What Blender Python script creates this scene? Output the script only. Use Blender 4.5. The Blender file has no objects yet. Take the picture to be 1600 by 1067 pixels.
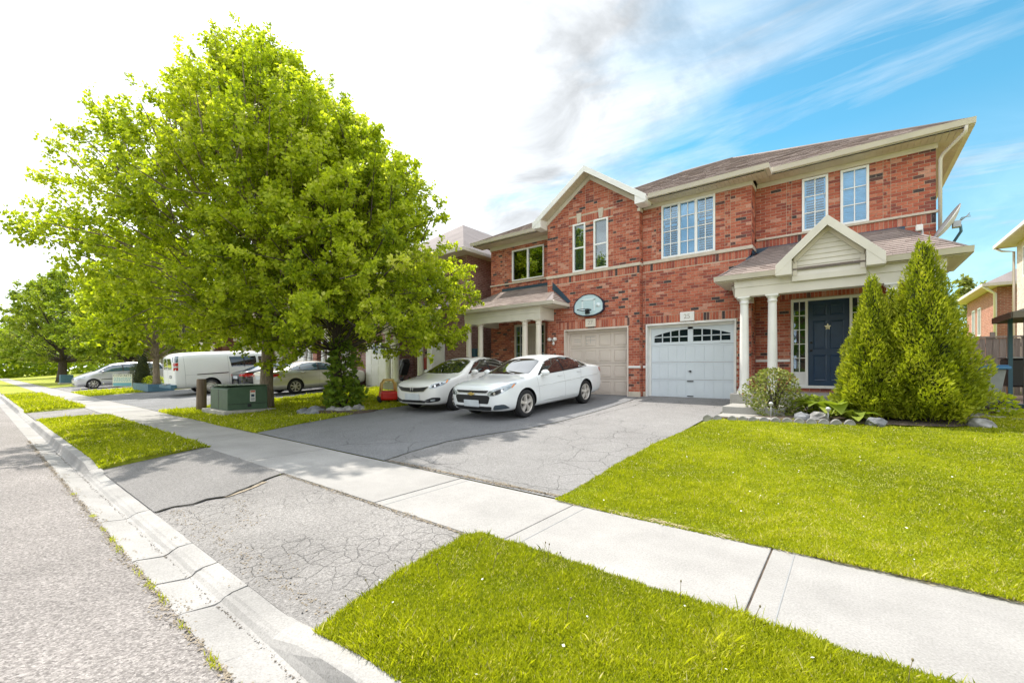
import bpy, bmesh, math, random
import numpy as np
from mathutils import Vector, Matrix
from mathutils.bvhtree import BVHTree
random.seed(7); RNG = np.random.default_rng(11)
S = bpy.context.scene; COL = S.collection
R = math.radians

# ------------------------------------------------------------------ camera
cam_data = bpy.data.cameras.new('camera'); cam = bpy.data.objects.new('camera', cam_data); COL.objects.link(cam)
cam.location = (0, 0, 1.4); cam.rotation_euler = (R(90), 0, R(38.2))
cam_data.sensor_width = 36.0; cam_data.lens = 36.0*668/1600; cam_data.shift_y = 0.0278
cam_data.clip_start = 0.05; cam_data.clip_end = 2000
S.camera = cam
# ------------------------------------------------------------------ sun and sky
SUN_EL, SUN_AZ = R(55), R(8)          # azimuth: from -X turned towards +Y
to_sun = Vector((-math.cos(SUN_EL)*math.cos(SUN_AZ), math.cos(SUN_EL)*math.sin(SUN_AZ), math.sin(SUN_EL)))
sl = bpy.data.lights.new('sun', 'SUN'); sl.energy = 2.1; sl.angle = R(0.6); sl.color = (1.0, 0.94, 0.84)
so = bpy.data.objects.new('sun', sl); COL.objects.link(so)
so.rotation_euler = (-to_sun).to_track_quat('-Z', 'Y').to_euler()
W = bpy.data.worlds.new('World'); S.world = W; W.use_nodes = True
def build_world():
    nt = W.node_tree; nt.nodes.clear(); N = nt.nodes.new; L = nt.links.new
    out = N('ShaderNodeOutputWorld'); bg = N('ShaderNodeBackground'); L(bg.outputs[0], out.inputs[0])
    bg.inputs[1].default_value = 0.15
    sky = N('ShaderNodeTexSky'); sky.sky_type = 'NISHITA'; sky.sun_disc = False
    sky.sun_elevation = SUN_EL; sky.sun_rotation = math.atan2(to_sun.x, to_sun.y)
    sky.air_density = 1.0; sky.dust_density = 0.6; sky.ozone_density = 1.6
    tc = N('ShaderNodeTexCoord'); sep = N('ShaderNodeSeparateXYZ'); L(tc.outputs['Generated'], sep.inputs[0])
    def m(op, a, b=None, c=None, clamp=False):
        n = N('ShaderNodeMath'); n.operation = op; n.use_clamp = clamp
        for i, v in enumerate((a, b, c)):
            if v is None: continue
            if isinstance(v, (int, float)): n.inputs[i].default_value = v
            else: L(v, n.inputs[i])
        return n.outputs[0]
    zz = m('ADD', m('MAXIMUM', sep.outputs[2], 0.0), 0.22)
    cv = N('ShaderNodeCombineXYZ'); L(m('DIVIDE', sep.outputs[0], zz), cv.inputs[0]); L(m('DIVIDE', sep.outputs[1], zz), cv.inputs[1])
    mp = N('ShaderNodeMapping'); mp.inputs['Rotation'].default_value = (0, 0, R(25)); mp.inputs['Scale'].default_value = (0.55, 1.5, 1); mp.inputs['Location'].default_value = (0.7, 0.35, 0)
    L(cv.outputs[0], mp.inputs[0])
    def noise(scale, det, dist, vec, rough=.55):
        n = N('ShaderNodeTexNoise'); n.inputs['Scale'].default_value = scale; n.inputs['Detail'].default_value = det
        n.inputs['Roughness'].default_value = rough; n.inputs['Distortion'].default_value = dist; L(vec, n.inputs['Vector']); return n.outputs[0]
    n1 = noise(1.2, 10, 0.6, mp.outputs[0], .62)
    n2 = noise(2.3, 10, 0.55, cv.outputs[0], .60)
    def ramp(v, pts):
        r = N('ShaderNodeValToRGB'); L(v, r.inputs[0]); e = r.color_ramp.elements
        e[0].position, e[0].color = pts[0][0], (*([pts[0][1]]*3), 1); e[1].position, e[1].color = pts[-1][0], (*([pts[-1][1]]*3), 1)
        for p, c in pts[1:-1]:
            q = e.new(p); q.color = (c, c, c, 1)
        return r.outputs[0]
    clear = m('ADD', m('MULTIPLY', sep.outputs[0], 0.35), m('MULTIPLY', sep.outputs[1], 0.94))     # the open blue lies over the north-east
    bank = m('MULTIPLY_ADD', clear, -1.25, 1.13)                # elsewhere a bright broken cloud layer
    cover = ramp(m('ADD', m('MULTIPLY', bank, 0.75), m('MULTIPLY_ADD', n1, 1.1, -0.46)), [(0.14, 0.0), (0.34, .6), (0.46, 1.0)])
    low = m('MULTIPLY', ramp(sep.outputs[2], [(0.02, 1.0), (0.42, 0.0)]), 0.6)   # pale towards the horizon
    mw = N('ShaderNodeMapping'); mw.inputs['Rotation'].default_value = (0, 0, R(-35)); mw.inputs['Scale'].default_value = (.5, 2.6, 1); L(cv.outputs[0], mw.inputs[0])
    wisp = m('MULTIPLY', ramp(noise(1.25, 10, .7, mw.outputs[0], .62), [(0.50, 0.0), (0.72, .85)]), 0.9)    # thin streaks of high cloud
    cover = m('MAXIMUM', m('MAXIMUM', cover, low), wisp)
    shade = ramp(n2, [(0.38, 0.62), (0.47, .80), (0.55, 1.0)])
    thick = ramp(bank, [(0.20, 0.56), (0.46, .50), (0.62, .80), (0.78, 1.0)])
    cl = m('MULTIPLY', m('MAXIMUM', m('MULTIPLY', shade, thick), m('MULTIPLY', low, 1.1)), 4.5)
    cc = N('ShaderNodeCombineXYZ'); L(m('MULTIPLY', cl, 0.955), cc.inputs[0]); L(cl, cc.inputs[1]); L(m('MULTIPLY', cl, 1.045), cc.inputs[2])
    tint = N('ShaderNodeMix'); tint.data_type = 'RGBA'; tint.blend_type = 'MULTIPLY'; tint.inputs[0].default_value = 1.0
    L(sky.outputs[0], tint.inputs[6]); tint.inputs[7].default_value = (0.25, 0.53, 0.50, 1)
    mx = N('ShaderNodeMix'); mx.data_type = 'RGBA'; L(cover, mx.inputs[0]); L(tint.outputs[2], mx.inputs[6]); L(cc.outputs[0], mx.inputs[7])
    L(mx.outputs[2], bg.inputs[0])
build_world()
S.view_settings.view_transform = 'Standard'; S.view_settings.look = 'None'; S.view_settings.gamma = 1.0
S.view_settings.exposure = 1.65
S.view_settings.use_curve_mapping = False
S.cycles.max_bounces = 6; S.cycles.transparent_max_bounces = 12

# ------------------------------------------------------------------ material helpers
MATS = {}
class NT:
    def __init__(s, name):
        s.m = bpy.data.materials.new(name); s.m.use_nodes = True; s.t = s.m.node_tree
        s.b = s.t.nodes['Principled BSDF']; s.out = s.t.nodes['Material Output']; MATS[name] = s.m
    def n(s, typ, **kw):
        n = s.t.nodes.new(typ)
        for k, v in kw.items(): setattr(n, k, v)
        return n
    def l(s, a, b): s.t.links.new(a, b)
    def set(s, **kw):
        for k, v in kw.items():
            i = s.b.inputs[k.replace('_', ' ')]
            if hasattr(v, 'is_linked') or isinstance(v, bpy.types.NodeSocket): s.l(v, i)
            else: i.default_value = (*v, 1) if isinstance(v, tuple) and len(v) == 3 else v
    def math(s, op, a, b=0.0, clamp=False):
        n = s.n('ShaderNodeMath', operation=op, use_clamp=clamp)
        for i, v in enumerate((a, b)):
            if isinstance(v, (int, float)): n.inputs[i].default_value = v
            else: s.l(v, n.inputs[i])
        return n.outputs[0]
    def coord(s, kind='Object', scale=(1, 1, 1), rot=(0, 0, 0)):
        t = s.n('ShaderNodeTexCoord'); mp = s.n('ShaderNodeMapping'); mp.inputs['Scale'].default_value = scale; mp.inputs['Rotation'].default_value = rot
        s.l(t.outputs[kind], mp.inputs[0]); return mp.outputs[0]
    def noise(s, scale, det=4, vec=None, rough=.5, dist=0.0):
        n = s.n('ShaderNodeTexNoise'); n.inputs['Scale'].default_value = scale; n.inputs['Detail'].default_value = det
        n.inputs['Roughness'].default_value = rough; n.inputs['Distortion'].default_value = dist
        s.l(vec if vec is not None else s.coord(), n.inputs['Vector']); return n.outputs[0]
    def voro(s, scale, vec=None, feature='F1', rnd=1.0):
        n = s.n('ShaderNodeTexVoronoi', feature=feature); n.inputs['Scale'].default_value = scale; n.inputs['Randomness'].default_value = rnd
        s.l(vec if vec is not None else s.coord(), n.inputs['Vector']); return n
    def ramp(s, v, pts, interp='LINEAR'):
        r = s.n('ShaderNodeValToRGB'); s.l(v, r.inputs[0]); r.color_ramp.interpolation = interp; e = r.color_ramp.elements
        c4 = lambda c: (c, c, c, 1) if isinstance(c, (int, float)) else (*c, 1)
        e[0].position, e[0].color = pts[0][0], c4(pts[0][1]); e[1].position, e[1].color = pts[-1][0], c4(pts[-1][1])
        for p, c in pts[1:-1]:
            q = e.new(p); q.color = c4(c)
        return r.outputs[0]
    def mix(s, f, a, b, blend='MIX'):
        n = s.n('ShaderNodeMix', data_type='RGBA', blend_type=blend)
        for i, v in ((0, f), (6, a), (7, b)):
            if isinstance(v, (int, float)): n.inputs[i].default_value = v if i == 0 else (v, v, v, 1)
            elif isinstance(v, tuple): n.inputs[i].default_value = (*v, 1)
            else: s.l(v, n.inputs[i])
        return n.outputs[2]
    def bump(s, h, strength=.3, dist=.01):
        b = s.n('ShaderNodeBump'); b.inputs['Strength'].default_value = strength; b.inputs['Distance'].default_value = dist
        s.l(h, b.inputs['Height']); s.l(b.outputs[0], s.b.inputs['Normal'])

def plain(name, col, rough=.5, var=.06, scale=6, metal=0.0, bump=0.0, spec=.5, coat=0.0):
    t = NT(name); v = t.noise(scale, 5)
    k = t.ramp(v, [(.25, 1-var*1.6), (.75, 1+var)])
    t.set(Base_Color=t.mix(1.0, col, k, 'MULTIPLY'), Roughness=rough, Metallic=metal)
    t.b.inputs['Specular IOR Level'].default_value = spec
    if coat: t.b.inputs['Coat Weight'].default_value = coat; t.b.inputs['Coat Roughness'].default_value = .03
    if bump: t.bump(t.noise(scale*8, 4), bump, .004)
    return t.m

plain('trim_white', (.78, .77, .75), .45, .05, 3)
plain('trim_beige', (.68, .62, .54), .5, .06, 2)
plain('siding', (.66, .62, .55), .5, .05, 3)
plain('soffit', (.58, .52, .41), .6, .08, 3)
plain('gutter_paint', (.62, .57, .50), .35, .06, 2)
plain('stone_cast', (.56, .49, .40), .75, .10, 9, bump=.2)
plain('garage_beige', (.64, .56, .50), .5, .04, 2)
plain('garage_white', (.64, .70, .75), .4, .03, 2)
plain('window_vinyl', (.80, .80, .79), .35, .03, 4)
plain('door_blue', (.012, .038, .085), .35, .10, 5)
plain('door_beige', (.50, .44, .38), .5, .05, 4)
plain('flashing', (.035, .07, .11), .45, .15, 5, metal=.2)
plain('black_metal', (.015, .016, .02), .4, .1, 8)
plain('dish_paint', (.52, .53, .54), .4, .06, 6)
plain('tan_rubble', (.30, .25, .185), .95, .3, 25, bump=.8)
plain('grit', (.12, .10, .08), .95, .4, 40)
plain('grey_metal', (.34, .35, .36), .35, .1, 8, metal=.6)
plain('steel', (.6, .6, .6), .25, .05, 8, metal=.9)
plain('gold', (.65, .48, .16), .3, .08, 20, metal=.8)
plain('brass_emblem', (.75, .68, .45), .35, .1, 20, metal=.5)
plain('dark_gap', (.012, .012, .013), .9, .2, 10)
plain('louvre', (.78, .86, .90), .45, .03, 5)
plain('curtain', (.60, .68, .64), .8, .12, 3)
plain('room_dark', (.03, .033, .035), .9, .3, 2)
plain('tyre', (.018, .018, .020), .75, .25, 12)
plain('rim', (.60, .57, .53), .32, .06, 10, metal=.35)
plain('rim_dark', (.06, .055, .05), .5, .1, 10, metal=.4)
plain('plastic_black', (.014, .015, .018), .35, .1, 6)
plain('plate', (.55, .60, .64), .4, .06, 6)
plain('lens_red', (.42, .012, .012), .12, .1, 18, coat=.5)
plain('lens_amber', (.75, .25, .05), .15, .1, 18)
plain('lens_clear', (.45, .50, .53), .08, .35, 9, metal=.35, coat=1.0)
plain('paint_white', (.78, .81, .83), .22, .02, 1, coat=.8)
plain('paint_pearl', (.74, .74, .72), .22, .02, 1, coat=.8)
plain('paint_silver', (.56, .55, .51), .28, .03, 1, metal=.45, coat=.8)
plain('paint_van', (.78, .79, .78), .35, .03, 1, coat=.3)
plain('paint_black', (.012, .014, .022), .15, .05, 1, coat=1.0)
plain('paint_minivan', (.55, .56, .60), .28, .03, 1, metal=.4, coat=.6)
plain('paint_blue_bin', (.02, .12, .26), .45, .12, 6)
plain('bin_grey', (.20, .21, .22), .6, .12, 6)
plain('toy_red', (.62, .02, .012), .35, .06, 6)
plain('toy_yellow', (.78, .55, .18), .4, .06, 6)
plain('transformer_green', (.055, .105, .06), .5, .12, 5)
plain('sticker', (.75, .74, .72), .4, .06, 30)
plain('sticker_red', (.55, .10, .04), .4, .06, 30)
plain('sign_blue', (.16, .40, .58), .4, .04, 6)
plain('print_dark', (.03, .06, .10), .5, .05, 6)
plain('print_grey', (.30, .31, .32), .5, .05, 6)
plain('number_grey', (.42, .38, .34), .5, .05, 6)
plain('board_clear', (.50, .64, .68), .15, .06, 3)
plain('board_line', (.66, .75, .78), .3, .04, 5)
plain('bb_rim', (.015, .02, .05), .35, .1, 6)
plain('skin', (.40, .22, .15), .5, .05, 12)
plain('hair_black', (.012, .010, .010), .5, .2, 30)
plain('shirt', (.35, .06, .06), .8, .1, 12)
plain('trousers', (.04, .045, .07), .8, .1, 12)
plain('planter_blue', (.07, .16, .22), .6, .15, 6)
plain('concrete_pad', (.42, .40, .37), .85, .16, 5, bump=.3)
plain('patio', (.44, .37, .31), .85, .12, 4, bump=.2)
plain('teal_paint', (.03, .10, .14), .4, .1, 6)
plain('canopy', (.16, .14, .11), .8, .12, 4)
plain('rock_grey', (.20, .21, .23), .85, .45, 6, bump=1.0)
plain('rock_pale', (.30, .295, .29), .85, .40, 7, bump=1.0)
plain('soil', (.10, .075, .055), .95, .35, 14, bump=.8)
plain('straw', (.50, .42, .26), .9, .2, 20)
plain('white_petal', (.8, .8, .76), .7, .05, 20)
plain('stem_brown', (.20, .17, .09), .8, .2, 20)
plain('red_fence', (.25, .05, .04), .8, .15, 8)

def mat_glass(name, tint, see=.75, rough=.01):
    t = NT(name); t.t.nodes.remove(t.b)
    tr = t.n('ShaderNodeBsdfTransparent'); tr.inputs[0].default_value = (*tint, 1)
    gl = t.n('ShaderNodeBsdfGlossy'); gl.inputs['Roughness'].default_value = rough; gl.inputs[0].default_value = (.95, .97, 1, 1)
    fr = t.n('ShaderNodeFresnel'); fr.inputs[0].default_value = 1.6
    f = t.math('MULTIPLY_ADD', fr.outputs[0], 1.0); t.t.nodes[-1].inputs[2].default_value = 1-see
    t.t.nodes[-1].use_clamp = True
    mx = t.n('ShaderNodeMixShader'); t.l(f, mx.inputs[0]); t.l(tr.outputs[0], mx.inputs[1]); t.l(gl.outputs[0], mx.inputs[2]); t.l(mx.outputs[0], t.out.inputs[0])
mat_glass('window_glass', (.58, .84, .97), .95)  # blue of the reflected sky is put into the tint
mat_glass('window_glass_dark', (.50, .60, .60), .90)
t = NT('car_glass'); t.set(Base_Color=(.012, .016, .018), Roughness=.02, IOR=1.9); t.b.inputs['Coat Weight'].default_value = 1.0
t = NT('garage_glass'); t.set(Base_Color=(.006, .014, .018), Roughness=.06, IOR=1.38)
t = NT('car_glass_blue'); t.set(Base_Color=(.03, .08, .12), Roughness=.02, IOR=1.9); t.b.inputs['Coat Weight'].default_value = 1.0

def mat_brick(name, cols, mort=None):
    t = NT(name)
    g = t.n('ShaderNodeNewGeometry'); oi = t.n('ShaderNodeObjectInfo')
    rnd = t.math('FRACT', t.math('ADD', g.outputs['Random Per Island'], oi.outputs['Random']))
    c = t.ramp(rnd, cols, 'CONSTANT')
    nz = t.noise(22, 5, rough=.7); k = t.ramp(nz, [(.25, .62), (.5, 1.0), (.78, 1.35)])
    c = t.mix(1.0, c, k, 'MULTIPLY')
    pale = t.ramp(t.noise(38, 3), [(.60, 0.0), (.74, .38)])
    c = t.mix(pale, c, (.46, .33, .26))
    t.set(Base_Color=c, Roughness=.85); t.bump(t.noise(90, 4), .5, .004)
mat_brick('brick_red', [(0, (.385, .098, .056)), (.2, (.45, .130, .074)), (.42, (.33, .078, .046)), (.6, (.48, .165, .10)), (.76, (.24, .06, .045)), (.86, (.52, .25, .18)), (.93, (.055, .040, .042)), (.97, (.11, .05, .045))])
mat_brick('brick_course', [(0, (.385, .098, .056)), (.2, (.45, .130, .074)), (.42, (.33, .078, .046)), (.6, (.48, .165, .10)), (.76, (.24, .06, .045)), (.88, (.52, .25, .18)), (.94, (.055, .040, .042)), (.975, (.11, .05, .045))])
plain('mortar', (.52, .41, .31), .95, .15, 12, bump=.4)

def mat_brickwall(name, c1, c2, mort, scale=1.0):
    t = NT(name); geo = t.n('ShaderNodeNewGeometry'); sp = t.n('ShaderNodeSeparateXYZ'); t.l(geo.outputs['Position'], sp.inputs[0])
    nx = t.n('ShaderNodeSeparateXYZ'); t.l(geo.outputs['Normal'], nx.inputs[0])
    side = t.math('GREATER_THAN', t.math('ABSOLUTE', nx.outputs[0]), .5)
    mu = t.n('ShaderNodeMix', data_type='FLOAT'); t.l(side, mu.inputs[0]); t.l(sp.outputs[0], mu.inputs[2]); t.l(sp.outputs[1], mu.inputs[3])
    cv = t.n('ShaderNodeCombineXYZ'); t.l(mu.outputs[0], cv.inputs[0]); t.l(sp.outputs[2], cv.inputs[1])
    b = t.n('ShaderNodeTexBrick'); t.l(cv.outputs[0], b.inputs['Vector']); b.inputs['Scale'].default_value = 1.0
    b.inputs['Brick Width'].default_value = .225*scale; b.inputs['Row Height'].default_value = .08*scale; b.inputs['Mortar Size'].default_value = .007*scale
    b.inputs['Color1'].default_value = (*c1, 1); b.inputs['Color2'].default_value = (*c2, 1); b.inputs['Mortar'].default_value = (*mort, 1); b.inputs['Bias'].default_value = -.1
    k = t.ramp(t.noise(9, 5), [(.25, .72), (.75, 1.2)])
    t.set(Base_Color=t.mix(1.0, b.outputs[0], k, 'MULTIPLY'), Roughness=.9)
    t.bump(t.math('SUBTRACT', 1.0, b.outputs['Fac']), .6, .006)
mat_brickwall('brick_purple', (.23, .105, .095), (.34, .19, .17), (.40, .34, .30))
mat_brickwall('brick_pale', (.60, .50, .45), (.66, .57, .52), (.50, .45, .42))
mat_brickwall('brick_tan', (.36, .27, .20), (.45, .36, .28), (.45, .40, .34))
mat_brickwall('brick_far', (.33, .12, .085), (.40, .17, .125), (.42, .34, .29))
mat_brickwall('brick_sidewall', (.33, .09, .055), (.40, .13, .075), (.40, .30, .22))

def mat_shingle(name, cols):
    t = NT(name); g = t.n('ShaderNodeNewGeometry')
    c = t.ramp(g.outputs['Random Per Island'], cols); k = t.ramp(t.noise(60, 3), [(.2, .68), (.8, 1.3)])
    blot = t.ramp(t.noise(1.2, 4), [(.3, .85), (.7, 1.12)])
    t.set(Base_Color=t.mix(1.0, t.mix(1.0, c, k, 'MULTIPLY'), blot, 'MULTIPLY'), Roughness=.95); t.bump(t.noise(140, 3), .6, .004)
mat_shingle('shingle', [(0, (.20, .155, .14)), (.35, (.27, .22, .20)), (.7, (.23, .185, .17)), (1, (.33, .27, .245))])
mat_shingle('shingle_grey', [(0, (.16, .14, .14)), (.5, (.22, .19, .19)), (1, (.28, .25, .24))])

def mat_asphalt(name, dark, light, agg=170, crack=None, patch=.25, tint=None):
    t = NT(name); co = t.coord()
    v = t.voro(agg, co); f = t.ramp(v.outputs['Color'], [(0, dark), (.55, tuple((a+b)/2 for a, b in zip(dark, light))), (1, light)])
    k = t.ramp(t.noise(.7, 6, co, .6), [(.3, 1-patch), (.7, 1+patch)])
    k2 = t.ramp(t.noise(40, 4, co, .7), [(.25, .70), (.75, 1.28)])
    c = t.mix(1.0, t.mix(1.0, f, k, 'MULTIPLY'), k2, 'MULTIPLY')
    h = t.math('ADD', t.math('MULTIPLY', v.outputs['Distance'], 1.2), t.math('MULTIPLY', t.noise(60, 5, co), .8))
    if crack:
        sc, wid, amt, zone = crack
        w = t.n('ShaderNodeVectorMath', operation='ADD'); wn = t.n('ShaderNodeTexNoise'); wn.inputs['Scale'].default_value = sc*1.3; wn.inputs['Detail'].default_value = 4; t.l(co, wn.inputs['Vector'])
        sm = t.n('ShaderNodeVectorMath', operation='SCALE'); sm.inputs['Scale'].default_value = .5/sc; t.l(wn.outputs['Color'], sm.inputs[0]); t.l(co, w.inputs[0]); t.l(sm.outputs[0], w.inputs[1])
        d = t.voro(sc, w.outputs[0], 'DISTANCE_TO_EDGE').outputs['Distance']
        line = t.ramp(d, [(0, 1.0), (wid, .75), (wid*2.0, 0.0)])
        zn = t.ramp(t.noise(zone, 3, co), [(.44, 0.0), (.56, 1.0)])
        msk = t.math('MULTIPLY', t.math('MULTIPLY', line, zn), amt)
        c = t.mix(msk, c, tuple(a*.28 for a in dark)); h = t.math('SUBTRACT', h, t.math('MULTIPLY', msk, 3.0))
    t.set(Base_Color=c, Roughness=.9); t.bump(h, .9, .006)
mat_asphalt('asphalt_road', (.105, .094, .090), (.38, .352, .338), 95, None, .17)
mat_asphalt('asphalt_drive', (.15, .146, .145), (.33, .322, .318), 120, (1.9, .006, .6, .5), .16)
mat_asphalt('asphalt_drive_dark', (.115, .118, .125), (.27, .272, .28), 120, (.55, .004, .5, .4), .16)
mat_asphalt('asphalt_apron', (.15, .142, .137), (.34, .325, .315), 110, (6.0, .009, .5, .9), .20)
mat_asphalt('asphalt_smooth', (.13, .125, .123), (.285, .275, .27), 130, None, .10)
mat_asphalt('gravel', (.16, .14, .12), (.42, .40, .37), 40, None, .2)

def mat_concrete(name, col, speck=.5, stain=.12):
    t = NT(name); co = t.coord(); k = t.ramp(t.noise(1.3, 7, co, .65), [(.28, 1-stain*1.5), (.72, 1+stain)])
    k2 = t.ramp(t.noise(75, 4, co, .7), [(.3, .76), (.7, 1.16)])
    c = t.mix(1.0, t.mix(1.0, col, k, 'MULTIPLY'), k2, 'MULTIPLY')
    sp = t.voro(60, co); dots = t.math('MULTIPLY', t.ramp(sp.outputs['Distance'], [(.12, 1.0), (.2, 0.0)]), t.math('GREATER_THAN', t.noise(9, 3, co), .56))
    c = t.mix(t.math('MULTIPLY', dots, speck), c, (.16, .14, .12))
    oi = t.n('ShaderNodeObjectInfo'); c = t.mix(1.0, c, t.ramp(oi.outputs['Random'], [(0, .92), (1, 1.05)]), 'MULTIPLY')
    t.set(Base_Color=c, Roughness=.9); t.bump(t.noise(110, 5, co, .7), .5, .004)
mat_concrete('concrete_walk', (.33, .32, .31), .5, .13)
mat_concrete('concrete_kerb', (.33, .32, .31), .75, .18)
mat_concrete('concrete_step', (.34, .33, .31), .4, .1)

def mat_leaf(name, cols, trans=.5, rough=.5):
    t = NT(name); a = t.n('ShaderNodeAttribute', attribute_name='rnd')
    c = t.ramp(a.outputs['Fac'], cols); t.set(Base_Color=c, Roughness=rough)
    t.b.inputs['Specular IOR Level'].default_value = .35
    tl = t.n('ShaderNodeBsdfTranslucent'); tc = t.mix(1.0, c, (1.25, 1.28, .5), 'MULTIPLY'); t.l(tc, tl.inputs[0])
    mx = t.n('ShaderNodeMixShader'); mx.inputs[0].default_value = trans; t.l(t.b.outputs[0], mx.inputs[1]); t.l(tl.outputs[0], mx.inputs[2]); t.l(mx.outputs[0], t.out.inputs[0])
mat_leaf('leaf_lime', [(0, (.17, .24, .013)), (.33, (.37, .45, .022)), (.72, (.54, .60, .04)), (1, (.70, .71, .20))], .58)
mat_leaf('leaf_green', [(0, (.15, .23, .018)), (.5, (.27, .35, .03)), (1, (.42, .47, .07))], .5)
mat_leaf('leaf_ivy', [(0, (.08, .15, .015)), (.5, (.17, .26, .025)), (1, (.30, .37, .04))], .4)
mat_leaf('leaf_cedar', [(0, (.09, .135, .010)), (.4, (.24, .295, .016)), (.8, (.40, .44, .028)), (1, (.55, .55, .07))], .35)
mat_leaf('leaf_dark', [(0, (.02, .035, .012)), (.6, (.045, .06, .018)), (1, (.10, .10, .03))], .2)
mat_leaf('leaf_rose', [(0, (.09, .13, .025)), (.5, (.22, .26, .06)), (.8, (.40, .41, .16)), (1, (.42, .20, .10))], .3)
mat_leaf('leaf_hosta', [(0, (.20, .28, .03)), (1, (.30, .36, .06))], .4)
mat_leaf('leaf_pale', [(0, (.16, .20, .05)), (1, (.34, .36, .13))], .5)
mat_leaf('grass_blade', [(0, (.19, .235, .012)), (.35, (.37, .41, .015)), (.75, (.48, .50, .02)), (.92, (.56, .56, .07)), (1, (.66, .60, .33))], .5, .6)
t = NT('grass_soil'); co = t.coord()
c = t.ramp(t.noise(30, 6, co, .7), [(.25, (.20, .235, .015)), (.5, (.31, .35, .02)), (.75, (.42, .44, .07))])
t.set(Base_Color=t.mix(1.0, c, t.ramp(t.noise(.8, 4, co), [(.3, .8), (.7, 1.15)]), 'MULTIPLY'), Roughness=.95); t.bump(t.noise(70, 5, co), 1.0, .02)
def mat_bark(name, a, b):
    t = NT(name); co = t.coord('Object', (7, 7, 1.3)); n = t.noise(3, 6, co, .7)
    t.set(Base_Color=t.ramp(n, [(.3, a), (.7, b)]), Roughness=.95); t.bump(n, 1.0, .03)
mat_bark('bark_grey', (.13, .10, .07), (.36, .29, .22)); mat_bark('bark_dark', (.035, .028, .022), (.11, .085, .065))
t = NT('wood_grey'); co = t.coord('Object', (14, 14, .7)); oi = t.n('ShaderNodeObjectInfo')
c = t.ramp(t.noise(2.2, 6, co, .7), [(.25, (.20, .185, .165)), (.6, (.40, .375, .345)), (.8, (.52, .49, .455))])
t.set(Base_Color=t.mix(1.0, c, t.ramp(oi.outputs['Random'], [(0, .72), (1, 1.2)]), 'MULTIPLY'), Roughness=.9); t.bump(t.noise(3, 5, co), .5, .01)
t = NT('wood_post'); co = t.coord('Object', (18, 18, .8))
t.set(Base_Color=t.ramp(t.noise(2.2, 6, co, .7), [(.3, (.10, .07, .055)), (.7, (.27, .20, .16))]), Roughness=.9); t.bump(t.noise(3, 5, co), .8, .02)

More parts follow.
